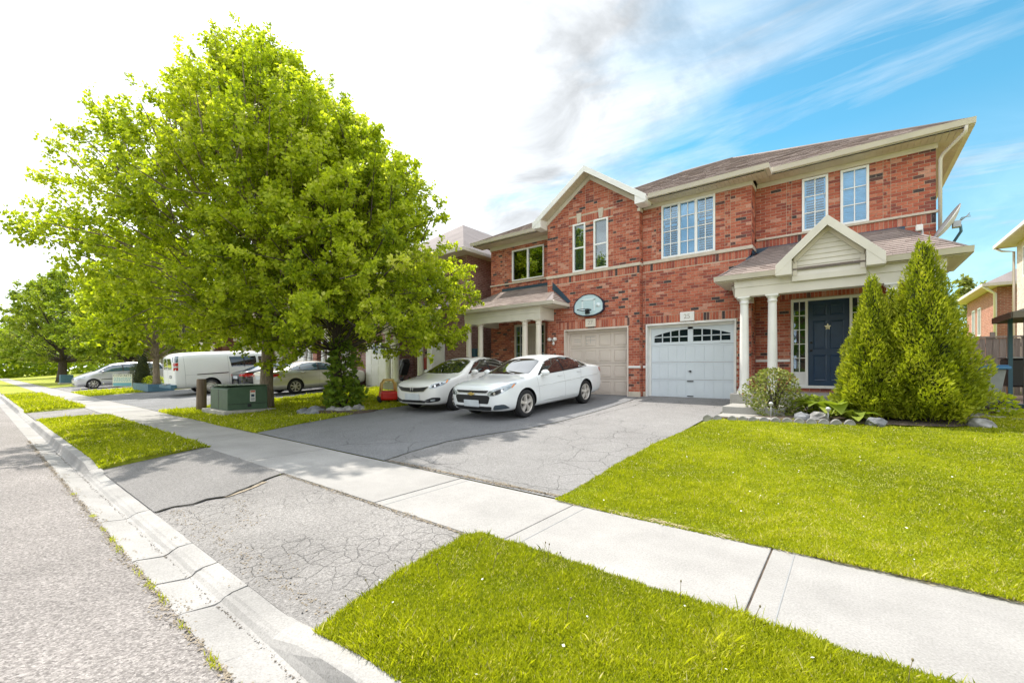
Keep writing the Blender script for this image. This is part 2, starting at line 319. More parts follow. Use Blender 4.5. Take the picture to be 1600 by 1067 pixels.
# ------------------------------------------------------------------ mesh helpers
class MB:
    def __init__(s): s.v = []; s.f = []; s.fm = []; s.sm = []; s.cur = 0; s.smooth = False
    def add(s, vs, fs):
        o = len(s.v); s.v.extend([tuple(p) for p in vs])
        for f in fs: s.f.append([i+o for i in f]); s.fm.append(s.cur); s.sm.append(s.smooth)
        return s
    def box(s, x0, x1, y0, y1, z0, z1):
        x0, x1 = min(x0, x1), max(x0, x1); y0, y1 = min(y0, y1), max(y0, y1); z0, z1 = min(z0, z1), max(z0, z1)
        return s.add([(x0,y0,z0),(x1,y0,z0),(x1,y1,z0),(x0,y1,z0),(x0,y0,z1),(x1,y0,z1),(x1,y1,z1),(x0,y1,z1)],
                     [(3,2,1,0),(4,5,6,7),(0,1,5,4),(1,2,6,5),(2,3,7,6),(3,0,4,7)])
    def quad(s, *p): return s.add(p, [tuple(range(len(p)))])
    def prism(s, poly, axis, a, b):
        """poly: 2-D outline in the two other axes (in order), extruded along axis from a to b"""
        def P(p, t):
            return {'x': (t, p[0], p[1]), 'y': (p[0], t, p[1]), 'z': (p[0], p[1], t)}[axis]
        n = len(poly); vs = [P(p, a) for p in poly]+[P(p, b) for p in poly]
        return s.add(vs, [tuple(range(n))[::-1], tuple(range(n, 2*n))]+[(i, (i+1) % n, n+(i+1) % n, n+i) for i in range(n)])
    def tube(s, path, r, n=8, cap=True):
        path = [Vector(p) for p in path]; rr = r if isinstance(r, (list, tuple)) else [r]*len(path)
        prev = None; rings = []
        for i, p in enumerate(path):
            d = (path[min(i+1, len(path)-1)]-path[max(i-1, 0)]).normalized()
            if prev is None: u = d.orthogonal().normalized()
            else: u = (prev-d*prev.dot(d)); u = u.normalized() if u.length > 1e-6 else d.orthogonal().normalized()
            prev = u; w = d.cross(u)
            rings.append([p+(u*math.cos(2*math.pi*k/n)+w*math.sin(2*math.pi*k/n))*rr[i] for k in range(n)])
        vs = [q for g in rings for q in g]; m = len(path)
        fs = [(i*n+k, i*n+(k+1) % n, (i+1)*n+(k+1) % n, (i+1)*n+k) for i in range(m-1) for k in range(n)]
        if cap: fs += [tuple(range(n))[::-1], tuple(range((m-1)*n, m*n))]
        sm = s.smooth; s.smooth = True; s.add(vs, fs); s.smooth = sm; return s
    def lathe(s, prof, n=24, c=(0, 0, 0), axis='z', closed=False):
        """prof: (radius, height) pairs"""
        vs = []
        for r, h in prof:
            for k in range(n):
                a = 2*math.pi*k/n; x, y = r*math.cos(a), r*math.sin(a)
                vs.append({'z': (c[0]+x, c[1]+y, c[2]+h), 'y': (c[0]+x, c[1]+h, c[2]+y), 'x': (c[0]+h, c[1]+x, c[2]+y)}[axis])
        m = len(prof); fs = [(i*n+k, i*n+(k+1) % n, (i+1)*n+(k+1) % n, (i+1)*n+k) for i in range(m-1) for k in range(n)]
        if closed: fs += [((m-1)*n+k, (m-1)*n+(k+1) % n, (k+1) % n, k) for k in range(n)]
        else: fs += [tuple(range(n))[::-1], tuple(range((m-1)*n, m*n))]
        sm = s.smooth; s.smooth = True; s.add(vs, fs); s.smooth = sm; return s
    def ell(s, c, r, n=14, m=9, noise=0.0, seed=0):
        rn = random.Random(seed); vs = []
        for i in range(1, m):
            t = math.pi*i/m
            for k in range(n):
                a = 2*math.pi*k/n; q = 1+rn.uniform(-noise, noise)
                vs.append((c[0]+r[0]*math.sin(t)*math.cos(a)*q, c[1]+r[1]*math.sin(t)*math.sin(a)*q, c[2]+r[2]*math.cos(t)*q))
        top = len(vs); vs += [(c[0], c[1], c[2]+r[2]), (c[0], c[1], c[2]-r[2])]
        fs = [(i*n+k, (i+1)*n+k, (i+1)*n+(k+1) % n, i*n+(k+1) % n) for i in range(m-2) for k in range(n)]
        fs += [(top, k, (k+1) % n) for k in range(n)]+[(top+1, (m-2)*n+(k+1) % n, (m-2)*n+k) for k in range(n)]
        sm = s.smooth; s.smooth = True; s.add(vs, fs); s.smooth = sm; return s
    def build(s, name, mat, parent=None, bevel=0.0, fix=True):
        me = bpy.data.meshes.new(name); me.from_pydata(s.v, [], s.f)
        for mm in (mat if isinstance(mat, (list, tuple)) else [mat]): me.materials.append(MATS[mm])
        me.polygons.foreach_set('material_index', s.fm); me.polygons.foreach_set('use_smooth', s.sm)
        if fix:
            bm = bmesh.new(); bm.from_mesh(me); bmesh.ops.recalc_face_normals(bm, faces=bm.faces); bm.to_mesh(me); bm.free()
        me.update(); o = bpy.data.objects.new(name, me); COL.objects.link(o)
        if parent: o.parent = parent
        if bevel:
            b = o.modifiers.new('bevel', 'BEVEL'); b.width = bevel; b.segments = 2; b.limit_method = 'ANGLE'; b.angle_limit = R(40)
        return o
def tag(o, label=None, cat=None, group=None, kind=None):
    if label: o['label'] = label
    if cat: o['category'] = cat
    if group: o['group'] = group
    if kind: o['kind'] = kind
    return o
def thing(name, label, cat, loc=(0, 0, 0), rz=0, group=None):
    o = bpy.data.objects.new(name, None); COL.objects.link(o); o.location = loc; o.rotation_euler = (0, 0, rz); o.empty_display_size = .2
    return tag(o, label, cat, group)
def struct(o): o['kind'] = 'structure'; return o
def quads_mesh(name, V, mat, parent=None, rnd=None, nper=4):
    """V: (N, nper, 3) array of separate faces; rnd: (N,) per-face random"""
    n = V.shape[0]; me = bpy.data.meshes.new(name); me.vertices.add(n*nper); me.vertices.foreach_set('co', V.reshape(-1).astype(np.float32))
    me.loops.add(n*nper); me.loops.foreach_set('vertex_index', np.arange(n*nper, dtype=np.int32))
    me.polygons.add(n); me.polygons.foreach_set('loop_start', np.arange(0, n*nper, nper, dtype=np.int32))
    if rnd is not None:
        at = me.attributes.new('rnd', 'FLOAT', 'POINT'); at.data.foreach_set('value', np.repeat(rnd, nper).astype(np.float32))
    me.materials.append(MATS[mat]); me.update(calc_edges=True); o = bpy.data.objects.new(name, me); COL.objects.link(o)
    if parent: o.parent = parent
    return o
def gz(x, y):
    return 0.0 if y <= 3.95 else .063*(min(y, 13.2)-3.95)
def gza(y): return np.where(y <= 3.95, 0.0, .063*(np.minimum(y, 13.2)-3.95))
FW = 668.0
def proj(x, y, z):
    s_, c_ = math.sin(R(38.2)), math.cos(R(38.2)); F = -s_*x+c_*y; Rr = c_*x+s_*y
    return 800+FW*Rr/F, 578-FW*(z-1.4)/F
# ================================================================== THE GROUND
def sheet(name, poly, zf, mat, off=0.0, parent=None, sub=None, skirt=0.0):
    """flat-ish sheet following zf(x, y), outline poly (x, y) triangulated on slices"""
    bm = bmesh.new(); f = bm.faces.new([bm.verts.new((p[0], p[1], 0)) for p in poly])
    ys = [3.95, 13.2]+([] if not sub else list(np.arange(min(p[1] for p in poly), max(p[1] for p in poly), sub)))
    for yy in ys:
        bmesh.ops.bisect_plane(bm, geom=bm.verts[:]+bm.edges[:]+bm.faces[:], plane_co=(0, yy, 0), plane_no=(0, 1, 0))
    if sub:
        for xx in np.arange(min(p[0] for p in poly), max(p[0] for p in poly), sub):
            bmesh.ops.bisect_plane(bm, geom=bm.verts[:]+bm.edges[:]+bm.faces[:], plane_co=(xx, 0, 0), plane_no=(1, 0, 0))
    for v in bm.verts: v.co.z = zf(v.co.x, v.co.y)+off
    bmesh.ops.recalc_face_normals(bm, faces=bm.faces)
    if sum(f.normal.z for f in bm.faces) < 0: bmesh.ops.reverse_faces(bm, faces=bm.faces)
    if skirt:
        ed = [e for e in bm.edges if len(e.link_faces) == 1]; r = bmesh.ops.extrude_edge_only(bm, edges=ed)
        for v in [g for g in r['geom'] if isinstance(g, bmesh.types.BMVert)]: v.co.z -= skirt
    me = bpy.data.meshes.new(name); bm.to_mesh(me); bm.free(); me.materials.append(MATS[mat])
    o = bpy.data.objects.new(name, me); COL.objects.link(o)
    if parent: o.parent = parent
    return o
# one ground sheet to the horizon
prof = [(-600, -.10), (-8.3, -.10), (-8.2, -.22), (1.12, -.22), (1.16, -.13), (1.9, -.10), (2.7, -.03), (3.95, -.03), (13.2, .553), (600, .553)]
m = MB()
for (y0, z0), (y1, z1) in zip(prof, prof[1:]): m.quad((-600, y0, z0), (600, y0, z0), (600, y1, z1), (-600, y1, z1))
struct(m.build('ground', 'grass_soil'))
m = MB(); m.quad((-600, -8.2, -.13), (600, -8.2, -.13), (600, .86, -.13), (-600, .86, -.13)); struct(m.build('road', 'asphalt_road'))
m = MB(); m.box(-600, 600, -8.55, -8.2, -.2, 0); struct(m.build('kerb_opposite', 'concrete_kerb'))

# --- kerb with gutter: cast sections, dropped in front of the drives
def kerb_top(x):
    for a, b in ((-8.35, -2.62), (-22.4, -18.3), (-41, -37)):
        if a <= x <= b: return -.098
        if b < x < b+.75: return -.098+.098*(x-b)/.75
        if a-.75 < x < a: return -.098+.098*(a-x)/.75
    return 0.0
kerb_root = bpy.data.objects.new('kerb', None); COL.objects.link(kerb_root); struct(kerb_root)
def kerb_section(x0, x1, joint=.004):
    rn = random.Random(int(x0*1000)); m = MB(); n = max(2, int((x1-x0)/.22)); rings = []
    sk0, sk1 = rn.uniform(-.05, .05), rn.uniform(-.05, .05)
    for i in range(n+1):
        t = i/n; x = x0+joint+(x1-x0-2*joint)*t; zt = kerb_top(x)
        pr = [(.80, -.30), (.805, -.127), (.83, -.122), (1.0, -.146), (1.035, -.138), (1.06, min(-.125+.3*(zt+.125), zt-.004)), (1.085, zt-.012), (1.10, zt-.002), (1.21, zt+.002), (1.225, zt-.01), (1.23, -.30)]
        jag = rn.uniform(-.012, .012) if i in (0, n) else 0
        rings.append([(x+(sk0*(1-t)+sk1*t)*(y-1.0)*2*0+(jag+rn.uniform(-.006, .006) if i in (0, n) else 0)+(-.10*(y-1.0) if False else 0), y+rn.uniform(-.002, .002), z+(rn.uniform(-.002, .002) if j not in (0, len(pr)-1) else 0)) for j, (y, z) in enumerate(pr)])
    k = len(rings[0]); vs = [p for r_ in rings for p in r_]
    fs = [(i*k+j, (i+1)*k+j, (i+1)*k+j+1, i*k+j+1) for i in range(n) for j in range(k-1)]+[tuple(range(k)), tuple(range(n*k, n*k+k))[::-1]]
    m.add(vs, fs); return m.build('kerb_section', 'concrete_kerb', kerb_root)
xs = [9, 6.2, 3.4, .9, -.35, -1.55, -2.57, -3.28, -3.86, -4.47, -5.88, -7.3, -8.7, -10.1, -11.4, -12.8, -14.3, -15.7, -17.2, -18.6, -20.2, -22, -23.6, -25.5, -27.5, -30, -33, -36, -39, -42, -46, -50, -55, -60, -70, -85, -110]
for a, b in zip(xs[1:], xs): kerb_section(a, b)

# --- sidewalk slabs
SW0, SW1 = 2.66, 3.95
walk = bpy.data.objects.new('sidewalk', None); COL.objects.link(walk); struct(walk)
joints = [9.0, 7.1, 5.2, 3.4, 1.55, -.47, -2.25, -3.95, -5.62, -7.3, -9.0, -10.7, -12.4, -14.1, -15.8, -17.5]+[-17.5-1.72*i for i in range(1, 24)]+[-62, -70, -85, -110]
for b, a in zip(joints, joints[1:]):
    m = MB(); g = .006; dz = random.uniform(-.004, .004)
    n = 6; vs = []; pts = []
    m.box(a+g, b-g, SW0, SW1, -.12, dz)
    o = m.build('slab', 'concrete_walk', walk, bevel=.006)
    if -4 < a < 0:      # the tooled line beside the joint
        q = MB(); q.box(a+g+.14, a+g+.146, SW0+.01, SW1-.01, dz+.0005, dz+.0025); q.build('tooled_line', 'print_grey', walk)
# soil in the sidewalk joints
m = MB(); m.box(-60, 9, SW0+.01, SW1-.01, -.14, -.010); struct(m.build('joint_soil', 'soil'))

# --- aprons between kerb and sidewalk, driveways
def apz(x, y): return -.094+(.094-.006)*max(0, min(1, (y-1.22)/(SW0-1.22)))
ap = bpy.data.objects.new('driveway_apron', None); COL.objects.link(ap); struct(ap)
jag = lambda pts, a=.025: [(x+random.uniform(-a, a), y+random.uniform(-a, a)) for x, y in pts]
crackline = [(-5.70, 1.20), (-5.74, 1.36), (-5.66, 1.52), (-5.70, 1.66), (-5.62, 1.82), (-5.72, 1.98), (-5.80, 2.16), (-5.90, 2.32), (-5.98, 2.5), (-6.02, SW0-.015)]
sheet('apron_patch_smooth', [(-8.75, 1.20)]+crackline+[(-9.2, SW0-.015)], apz, 'asphalt_smooth', .012, ap, .3)
sheet('apron_patch_cracked', [(-2.30, 1.20), (-2.42, SW0-.015)]+crackline[::-1], apz, 'asphalt_apron', 0.0, ap, .3)
def crack_strip(name, pts, zf, w, mat, parent, off=.006):
    m = MB(); P = []
    for (x0, y0), (x1, y1) in zip(pts, pts[1:]):
        n = max(2, int(math.hypot(x1-x0, y1-y0)/.06))
        P += [(x0+(x1-x0)*i/n+random.uniform(-.012, .012), y0+(y1-y0)*i/n+random.uniform(-.012, .012)) for i in range(n)]
    P.append(pts[-1]); L_, R_ = [], []
    for i, p in enumerate(P):
        q0, q1 = Vector(P[max(i-1, 0)]), Vector(P[min(i+1, len(P)-1)]); d = (q1-q0).normalized(); nrm = Vector((-d.y, d.x)); ww = w*random.uniform(.35, 1.3)
        L_.append((p[0]+nrm.x*ww, p[1]+nrm.y*ww)); R_.append((p[0]-nrm.x*ww, p[1]-nrm.y*ww))
    for i in range(len(P)-1):
        m.quad(*[(x, y, zf(x, y)+off) for x, y in (L_[i], R_[i], R_[i+1], L_[i+1])])
    return m.build(name, mat, parent)
crack_strip('crack', [(x+.015, y) for x, y in crackline], apz, .016, 'dark_gap', ap, .0155)
crack_strip('broken_edge', [(-5.60, 1.8), (-5.66, 2.0), (-5.74, 2.2), (-5.84, 2.33)], apz, .06, 'tan_rubble', ap, .008)
sheet('apron_patch_far', [(-22.3, 1.225), (-18.2, 1.225), (-18.0, SW0-.015), (-22.2, SW0-.015)], apz, 'asphalt_apron', 0.002, ap, .5)
sheet('apron_patch_farther', [(-40.9, 1.225), (-37.1, 1.225), (-37, SW0-.015), (-41, SW0-.015)], apz, 'asphalt_apron', 0.002, ap, .8)
drv = bpy.data.objects.new('driveway', None); COL.objects.link(drv); struct(drv)
seam = [(-5.62, 3.965), (-5.72, 4.6), (-5.76, 5.4), (-5.60, 6.0), (-5.42, 6.5), (-5.15, 7.1), (-5.0, 8.2), (-4.95, 9.4), (-4.95, 10.6), (-5.0, 11.8), (-5.05, 12.7)]
sheet('driveway_panel_grey', [(-2.40, 3.965), (-2.44, 6), (-2.40, 9.6), (-2.3, 10.0), (-2.3, 13.35), (-5.05, 13.35)]+seam[::-1], gz, 'asphalt_drive', 0.0)
bpy.data.objects['driveway_panel_grey'].parent = drv
sheet('driveway_panel_dark', [(-10.35, 3.965)]+seam+[(-5.05, 13.2), (-8.6, 13.2), (-10.9, 12.2), (-10.9, 7.2), (-10.6, 5)], gz, 'asphalt_drive_dark', 0.004, drv)
crack_strip('seam', seam, gz, .012, 'dark_gap', drv, .0075)
crack_strip('crack', [(-5.05, 7.3), (-4.75, 9.0), (-4.5, 11.0), (-4.6, 12.6)], gz, .006, 'dark_gap', drv, .0065)
crack_strip('crack', [(-5.5, 4.4), (-4.9, 4.25), (-4.2, 4.2), (-3.4, 4.15), (-2.6, 4.2)], gz, .003, 'dark_gap', drv, .0065)
# grit and small debris along the edges
def grit(name, label, segs, n, spread, size, zf, mat):
    V = []
    for (x0, y0), (x1, y1) in segs:
        k = int(n*math.hypot(x1-x0, y1-y0)); t_ = RNG.random(k); x = x0+(x1-x0)*t_; y = y0+(y1-y0)*t_+RNG.normal(0, spread, k)*(.4+1.2*np.abs(np.sin(x*2.3)*np.sin(x*5.1)))
        z = np.vectorize(zf)(x, y); s_ = size*RNG.uniform(.4, 1.6, k); a_ = RNG.uniform(0, 6.28, k); u = np.stack([np.cos(a_), np.sin(a_), RNG.normal(0, .3, k)], 1)*s_[:, None]; v = np.stack([-np.sin(a_), np.cos(a_), RNG.normal(0, .3, k)], 1)*s_[:, None]*.7
        P = np.stack([x, y, z+s_*.35], 1); V.append(np.stack([P-u, P-v, P+u, P+v], 1))
    V = np.concatenate(V); return tag(quads_mesh(name, V, mat, None, RNG.random(len(V))), label, 'debris', None, 'stuff')
grit('grit', 'brown grit along the gutter edge of the road', [((-14, .80), (1.5, .80))], 420, .030, .007, lambda x, y: -.127, 'tan_rubble')
grit('grit', 'dark dirt along the crease of the gutter', [((-12, 1.022), (-1, 1.022))], 260, .014, .006, lambda x, y: -.146+max(0, abs(y-1.022)-.01)*.3, 'grit')
grit('grit', 'pale grit where the driveway meets the sidewalk', [((-5.6, 4.0), (-2.4, 4.03))], 700, .022, .008, lambda x, y: gz(x, y)+.004, 'tan_rubble')
grit('grit', 'dry debris along the apron edge of the sidewalk', [((-8.9, SW0-.035), (-2.4, SW0-.035))], 420, .016, .007, lambda x, y: apz(x, y)+.003, 'tan_rubble')
grit('grit', 'loose crumbs over the cracked apron beside the kerb', [((-5.6, 1.36), (-2.5, 1.36)), ((-5.4, 1.9), (-4.4, 1.6))], 160, .08, .007, lambda x, y: apz(x, y)+.002, 'tan_rubble')
sheet('neighbour_driveway', [(-18.1, 3.965), (-18.4, 13.3), (-31.5, 13.3), (-31.5, 3.965)], gz, 'asphalt_drive_dark', 0.0); struct(bpy.data.objects['neighbour_driveway'])
sheet('far_driveway', [(-38, 3.965), (-38, 13.3), (-48.5, 13.3), (-48.5, 3.965)], gz, 'asphalt_drive', 0.0); struct(bpy.data.objects['far_driveway'])

# --- lawns: a sheet of turf and the blades on it
def mound(x, y): return gz(x, y)+.012+.03*math.sin(x*1.7+y)*math.sin(y*1.3)*.4
def blv(x, y):
    e = min(1, max(0, min(y-1.22, SW0-y)/.12)); return (kerb_top(x)*max(0, 1-(y-1.22)/.6))+.002+.022*e
LAWNS = [('lawn', [(-2.42, 3.97), (6, 3.97), (6, 13.2), (2.2, 13.2), (1.5, 10.6), (-2.25, 9.55), (-2.44, 7)], mound),
         ('boulevard_lawn', [(-2.28, 1.235), (9, 1.235), (9, SW0-.01), (-2.36, SW0-.01)], blv),
         ('boulevard_lawn', [(-17.95, 1.235), (-8.72, 1.235), (-9.18, SW0-.01), (-17.8, SW0-.01)], blv),
         ('boulevard_lawn', [(-36.9, 1.235), (-22.35, 1.235), (-22.25, SW0-.01), (-36.8, SW0-.01)], blv),
         ('boulevard_lawn', [(-90, 1.235), (-41.1, 1.235), (-41.1, SW0-.01), (-90, SW0-.01)], blv),
         ('side_lawn', [(-18.05, 3.97), (-10.4, 3.97), (-10.65, 5), (-10.95, 7.2), (-10.95, 13.0), (-18.3, 13.0)], mound),
         ('side_lawn', [(-37.9, 3.97), (-31.6, 3.97), (-31.6, 13), (-37.9, 13)], mound),
         ('side_lawn', [(-95, 3.97), (-48.6, 3.97), (-48.6, 13), (-95, 13)], mound)]
for nm, poly, zf in LAWNS: struct(sheet(nm, poly, zf, 'grass_soil', 0.0, None, .5 if abs(poly[0][0]) < 19 else 2.0, .11))

def in_poly(px, py, poly):
    ins = np.zeros(px.shape, bool); n = len(poly)
    for i in range(n):
        x0, y0 = poly[i]; x1, y1 = poly[(i+1) % n]
        if y0 == y1: continue
        c = ((y0 > py) != (y1 > py)) & (px < (x1-x0)*(py-y0)/(y1-y0)+x0); ins ^= c
    return ins
def blades(name, poly, zf, dens, hgt, wid, label, edge=0.0):
    xs_ = [p[0] for p in poly]; ys_ = [p[1] for p in poly]
    A = (max(xs_)-min(xs_))*(max(ys_)-min(ys_)); n = int(A*dens)
    x = RNG.uniform(min(xs_)-edge, max(xs_)+edge, n); y = RNG.uniform(min(ys_)-edge, max(ys_)+edge, n)
    k = in_poly(x, y, poly); x, y = x[k], y[k]
    # thinner with distance from the viewpoint side of the street, patchy
    d = np.hypot(x, y); keep = RNG.random(x.size) < np.clip(3.2/np.maximum(d, .1), .0, 1)**1.15; x, y, d = x[keep], y[keep], d[keep]
    patch = .5+.5*np.sin(x*2.1+1.3*np.sin(y*1.7))*np.sin(y*2.3+1.1*np.sin(x*1.9)); n = x.size
    fat = np.clip(d/3.2, 1, 4.0)**.8
    h = hgt*(.55+.6*RNG.random(n))*(.75+.5*patch)*(1+.4*np.sin(x*7.3+2*np.sin(y*5.1))*np.sin(y*8.7+2*np.sin(x*6.3)))*np.where(RNG.random(n) < .02, 1.9, 1); w = wid*(.7+.6*RNG.random(n))*fat
    zf_ = np.vectorize(zf)(x, y) if n else x
    a = RNG.uniform(0, 2*np.pi, n); lean = h*RNG.uniform(.15, .95, n); la = RNG.uniform(0, 2*np.pi, n)
    P = np.stack([x, y, zf_-.004], 1); u = np.stack([np.cos(a), np.sin(a), 0*a], 1)*w[:, None]
    tip = P+np.stack([np.cos(la)*lean, np.sin(la)*lean, h], 1)
    mid = P*.45+tip*.55+np.stack([0*h, 0*h, h*.14], 1)
    V = np.stack([P-u*.5, P+u*.5, mid+u*.42, tip, mid-u*.42], 1)
    big = np.sin(x*.9+2.1*np.sin(y*.7+1))*np.sin(y*1.1+1.7*np.sin(x*.8)); fine = np.sin(x*7.3+2*np.sin(y*5.1))*np.sin(y*8.7+2*np.sin(x*6.3))
    rnd = np.clip(.36+.18*(patch-.5)+.20*big+.17*fine+RNG.normal(0, .24, n), 0, .92); rnd[RNG.random(n) < .04+.22*np.clip(big*fine, 0, 1)] = 1.0
    o = quads_mesh(name, V, 'grass_blade', None, rnd, 5)
    return tag(o, label, 'grass', None, 'stuff')
inset = lambda p, d: p
blades('grass', [(-2.34, 1.19), (2.2, 1.19), (2.2, SW0+.05), (-2.50, SW0+.05)], blv, 42000, .036, .0052, 'short bright grass on the boulevard nearest the camera')
blades('grass', [(-2.47, 3.88), (4, 3.88), (4, 12.6), (2.3, 12.6), (1.5, 10.75), (-2.2, 9.72), (-2.47, 7)], mound, 34000, .028, .0055, 'short bright front lawn sloping up to the cedars')
blades('grass', [(-18.0, 1.19), (-8.66, 1.19), (-9.1, SW0+.05), (-17.8, SW0+.05)], blv, 16000, .05, .008, 'half shaded grass on the boulevard left of the cracked apron')
blades('grass', [(-18.1, 3.9), (-10.35, 3.9), (-10.6, 5), (-10.9, 7.2), (-10.9, 12.5), (-18.3, 12.5)], mound, 8000, .06, .010, 'shaded grass around the green utility box and trees')
blades('grass', [(-36.9, 1.2), (-22.3, 1.2), (-22.3, SW0+.03), (-36.8, SW0+.03)], blv, 7000, .09, .013, 'far boulevard grass before the silver minivan')
blades('grass', [(-37.9, 3.9), (-31.6, 3.9), (-31.6, 12), (-37.9, 12)], mound, 3000, .09, .014, 'grass strip under the blue lawn sign')
def sprigs():
    # dead grass lying against the lawn edges
    n = 1500; x = RNG.uniform(-2.35, 3, n); y = 3.93+RNG.normal(0, .022, n); L_ = RNG.uniform(.02, .07, n); a = RNG.normal(0, .5, n); z = np.full(n, .006)+RNG.random(n)*.008
    d = np.stack([np.cos(a)*L_, np.sin(a)*L_, 0*a], 1); w = np.stack([-np.sin(a), np.cos(a), 0*a], 1)*.003; P = np.stack([x, y, z], 1)
    V = np.stack([P-w, P+d*.5-w*1.3, P+d, P+w], 1); tag(quads_mesh('dry_grass_clippings', V, 'straw', None, RNG.random(n)), 'pale dry clippings along the lawn edge of the sidewalk', 'clippings', None, 'stuff')
sprigs()
def tufts():
    pts = [(-6.2, .80), (-5.6, .795), (-4.9, .80), (-4.2, .79), (-3.6, .80), (-3.1, .79), (-2.6, .79), (-7.5, .80), (-2.2, .785), (-5.2, .80), (-3.9, .795)]; V = []; C = []
    for x, y in pts:
        k = int(RNG.integers(14, 50)); px_ = x+RNG.normal(0, .05, k); py_ = y+RNG.normal(0, .012, k); h = RNG.uniform(.012, .035, k); a_ = RNG.uniform(0, 6.28, k); P = np.stack([px_, py_, np.full(k, -.128)], 1); tip = P+np.stack([np.cos(a_)*h, np.sin(a_)*h*.6, h], 1); u = np.stack([-np.sin(a_), np.cos(a_), 0*a_], 1)*.0035; V.append(np.stack([P-u, P+u, tip], 1)); C.append(RNG.uniform(.3, 1, k))
    tag(quads_mesh('gutter_weeds', np.concatenate(V), 'grass_blade', None, np.concatenate(C), 3), 'small weeds in the seam between road and gutter', 'weeds', None, 'stuff')
tufts()
# ================================================================== THE BRICK HOUSE
def clip_half(poly, a, b, c):
    """keep a*u + b*v <= c"""
    out = []
    for i in range(len(poly)):
        p, q = poly[i], poly[(i+1) % len(poly)]; dp = a*p[0]+b*p[1]-c; dq = a*q[0]+b*q[1]-c
        if dp <= 0: out.append(p)
        if dp*dq < 0:
            t = dp/(dp-dq); out.append((p[0]+(q[0]-p[0])*t, p[1]+(q[1]-p[1])*t))
    return out
BRICKS = []          # (front polygon, inward normal)
JT = .010
def brick_wall(mk, inward, u0, u1, v0, v1, holes=(), zones=(), soldiers=(), clips=(), mort=None, rec=.007):
    """mk(u, v) -> point on the brick face plane; inward: unit vector into the wall"""
    inward = Vector(inward); rn = random.Random(int(u0*977+v0*131))
    def emit(a, b, c, d):
        poly = [(a, c), (b, c), (b, d), (a, d)]
        for k in clips: poly = clip_half(poly, *k)
        if len(poly) < 3: return
        if max(p[0] for p in poly)-min(p[0] for p in poly) < .02 or max(p[1] for p in poly)-min(p[1] for p in poly) < .02: return
        dz = rn.uniform(-.0025, .0025)
        BRICKS.append(([Vector(mk(*p))+inward*dz for p in poly], inward))
    def cut(a, b, c, d, hs):
        segs = [(a, b)]
        for h in hs:
            if min(d, h[3])-max(c, h[2]) < .3*(d-c): continue
            ns = []
            for s0, s1 in segs:
                if h[1] <= s0 or h[0] >= s1: ns.append((s0, s1)); continue
                if h[0] > s0: ns.append((s0, h[0]-JT*.4))
                if h[1] < s1: ns.append((h[1]+JT*.4, s1))
            segs = ns
        for s0, s1 in segs:
            if s1-s0 > .025: emit(s0, s1, c, d)
    BH, BL = .080, .222
    zs = [u0]+sorted(z for z in zones if u0 < z < u1)+[u1]
    sold = list(soldiers); allh = list(holes)+sold
    nrow = int(round((v1-v0)/BH)); bh = (v1-v0)/nrow
    for r in range(nrow):
        c, d = v0+r*bh+JT*.5, v0+(r+1)*bh-JT*.5
        for za, zb in zip(zs, zs[1:]):
            L_ = zb-za; n = max(1, int(round(L_/BL))); bl = L_/n; off = (.5*bl if r % 2 else 0.0)
            uu = za-off
            while uu < zb-1e-4:
                a, b = max(za, uu)+JT*.5, min(zb, uu+bl)-JT*.5
                if b-a > .02: cut(a, b, c, d, allh)
                uu += bl
    for (a, b, c, d) in sold:
        n = max(1, int(round((b-a)/.082))); w = (b-a)/n
        for i in range(n): cut(a+i*w+JT*.5, a+(i+1)*w-JT*.5, c+JT*.5, d-JT*.5, holes)
    # mortar ground behind the bricks with the openings left open
    us = sorted({u0, u1, *[min(max(h[i], u0), u1) for h in holes for i in (0, 1)]}); vs = sorted({v0, v1, *[min(max(h[i], v0), v1) for h in holes for i in (2, 3)]})
    for a, b in zip(us, us[1:]):
        for c, d in zip(vs, vs[1:]):
            um, vm = (a+b)/2, (c+d)/2
            if any(h[0] < um < h[1] and h[2] < vm < h[3] for h in holes): continue
            poly = [(a, c), (b, c), (b, d), (a, d)]
            for k in clips: poly = clip_half(poly, *k)
            if len(poly) >= 3: mort.quad(*[Vector(mk(*p))+inward*rec for p in poly])
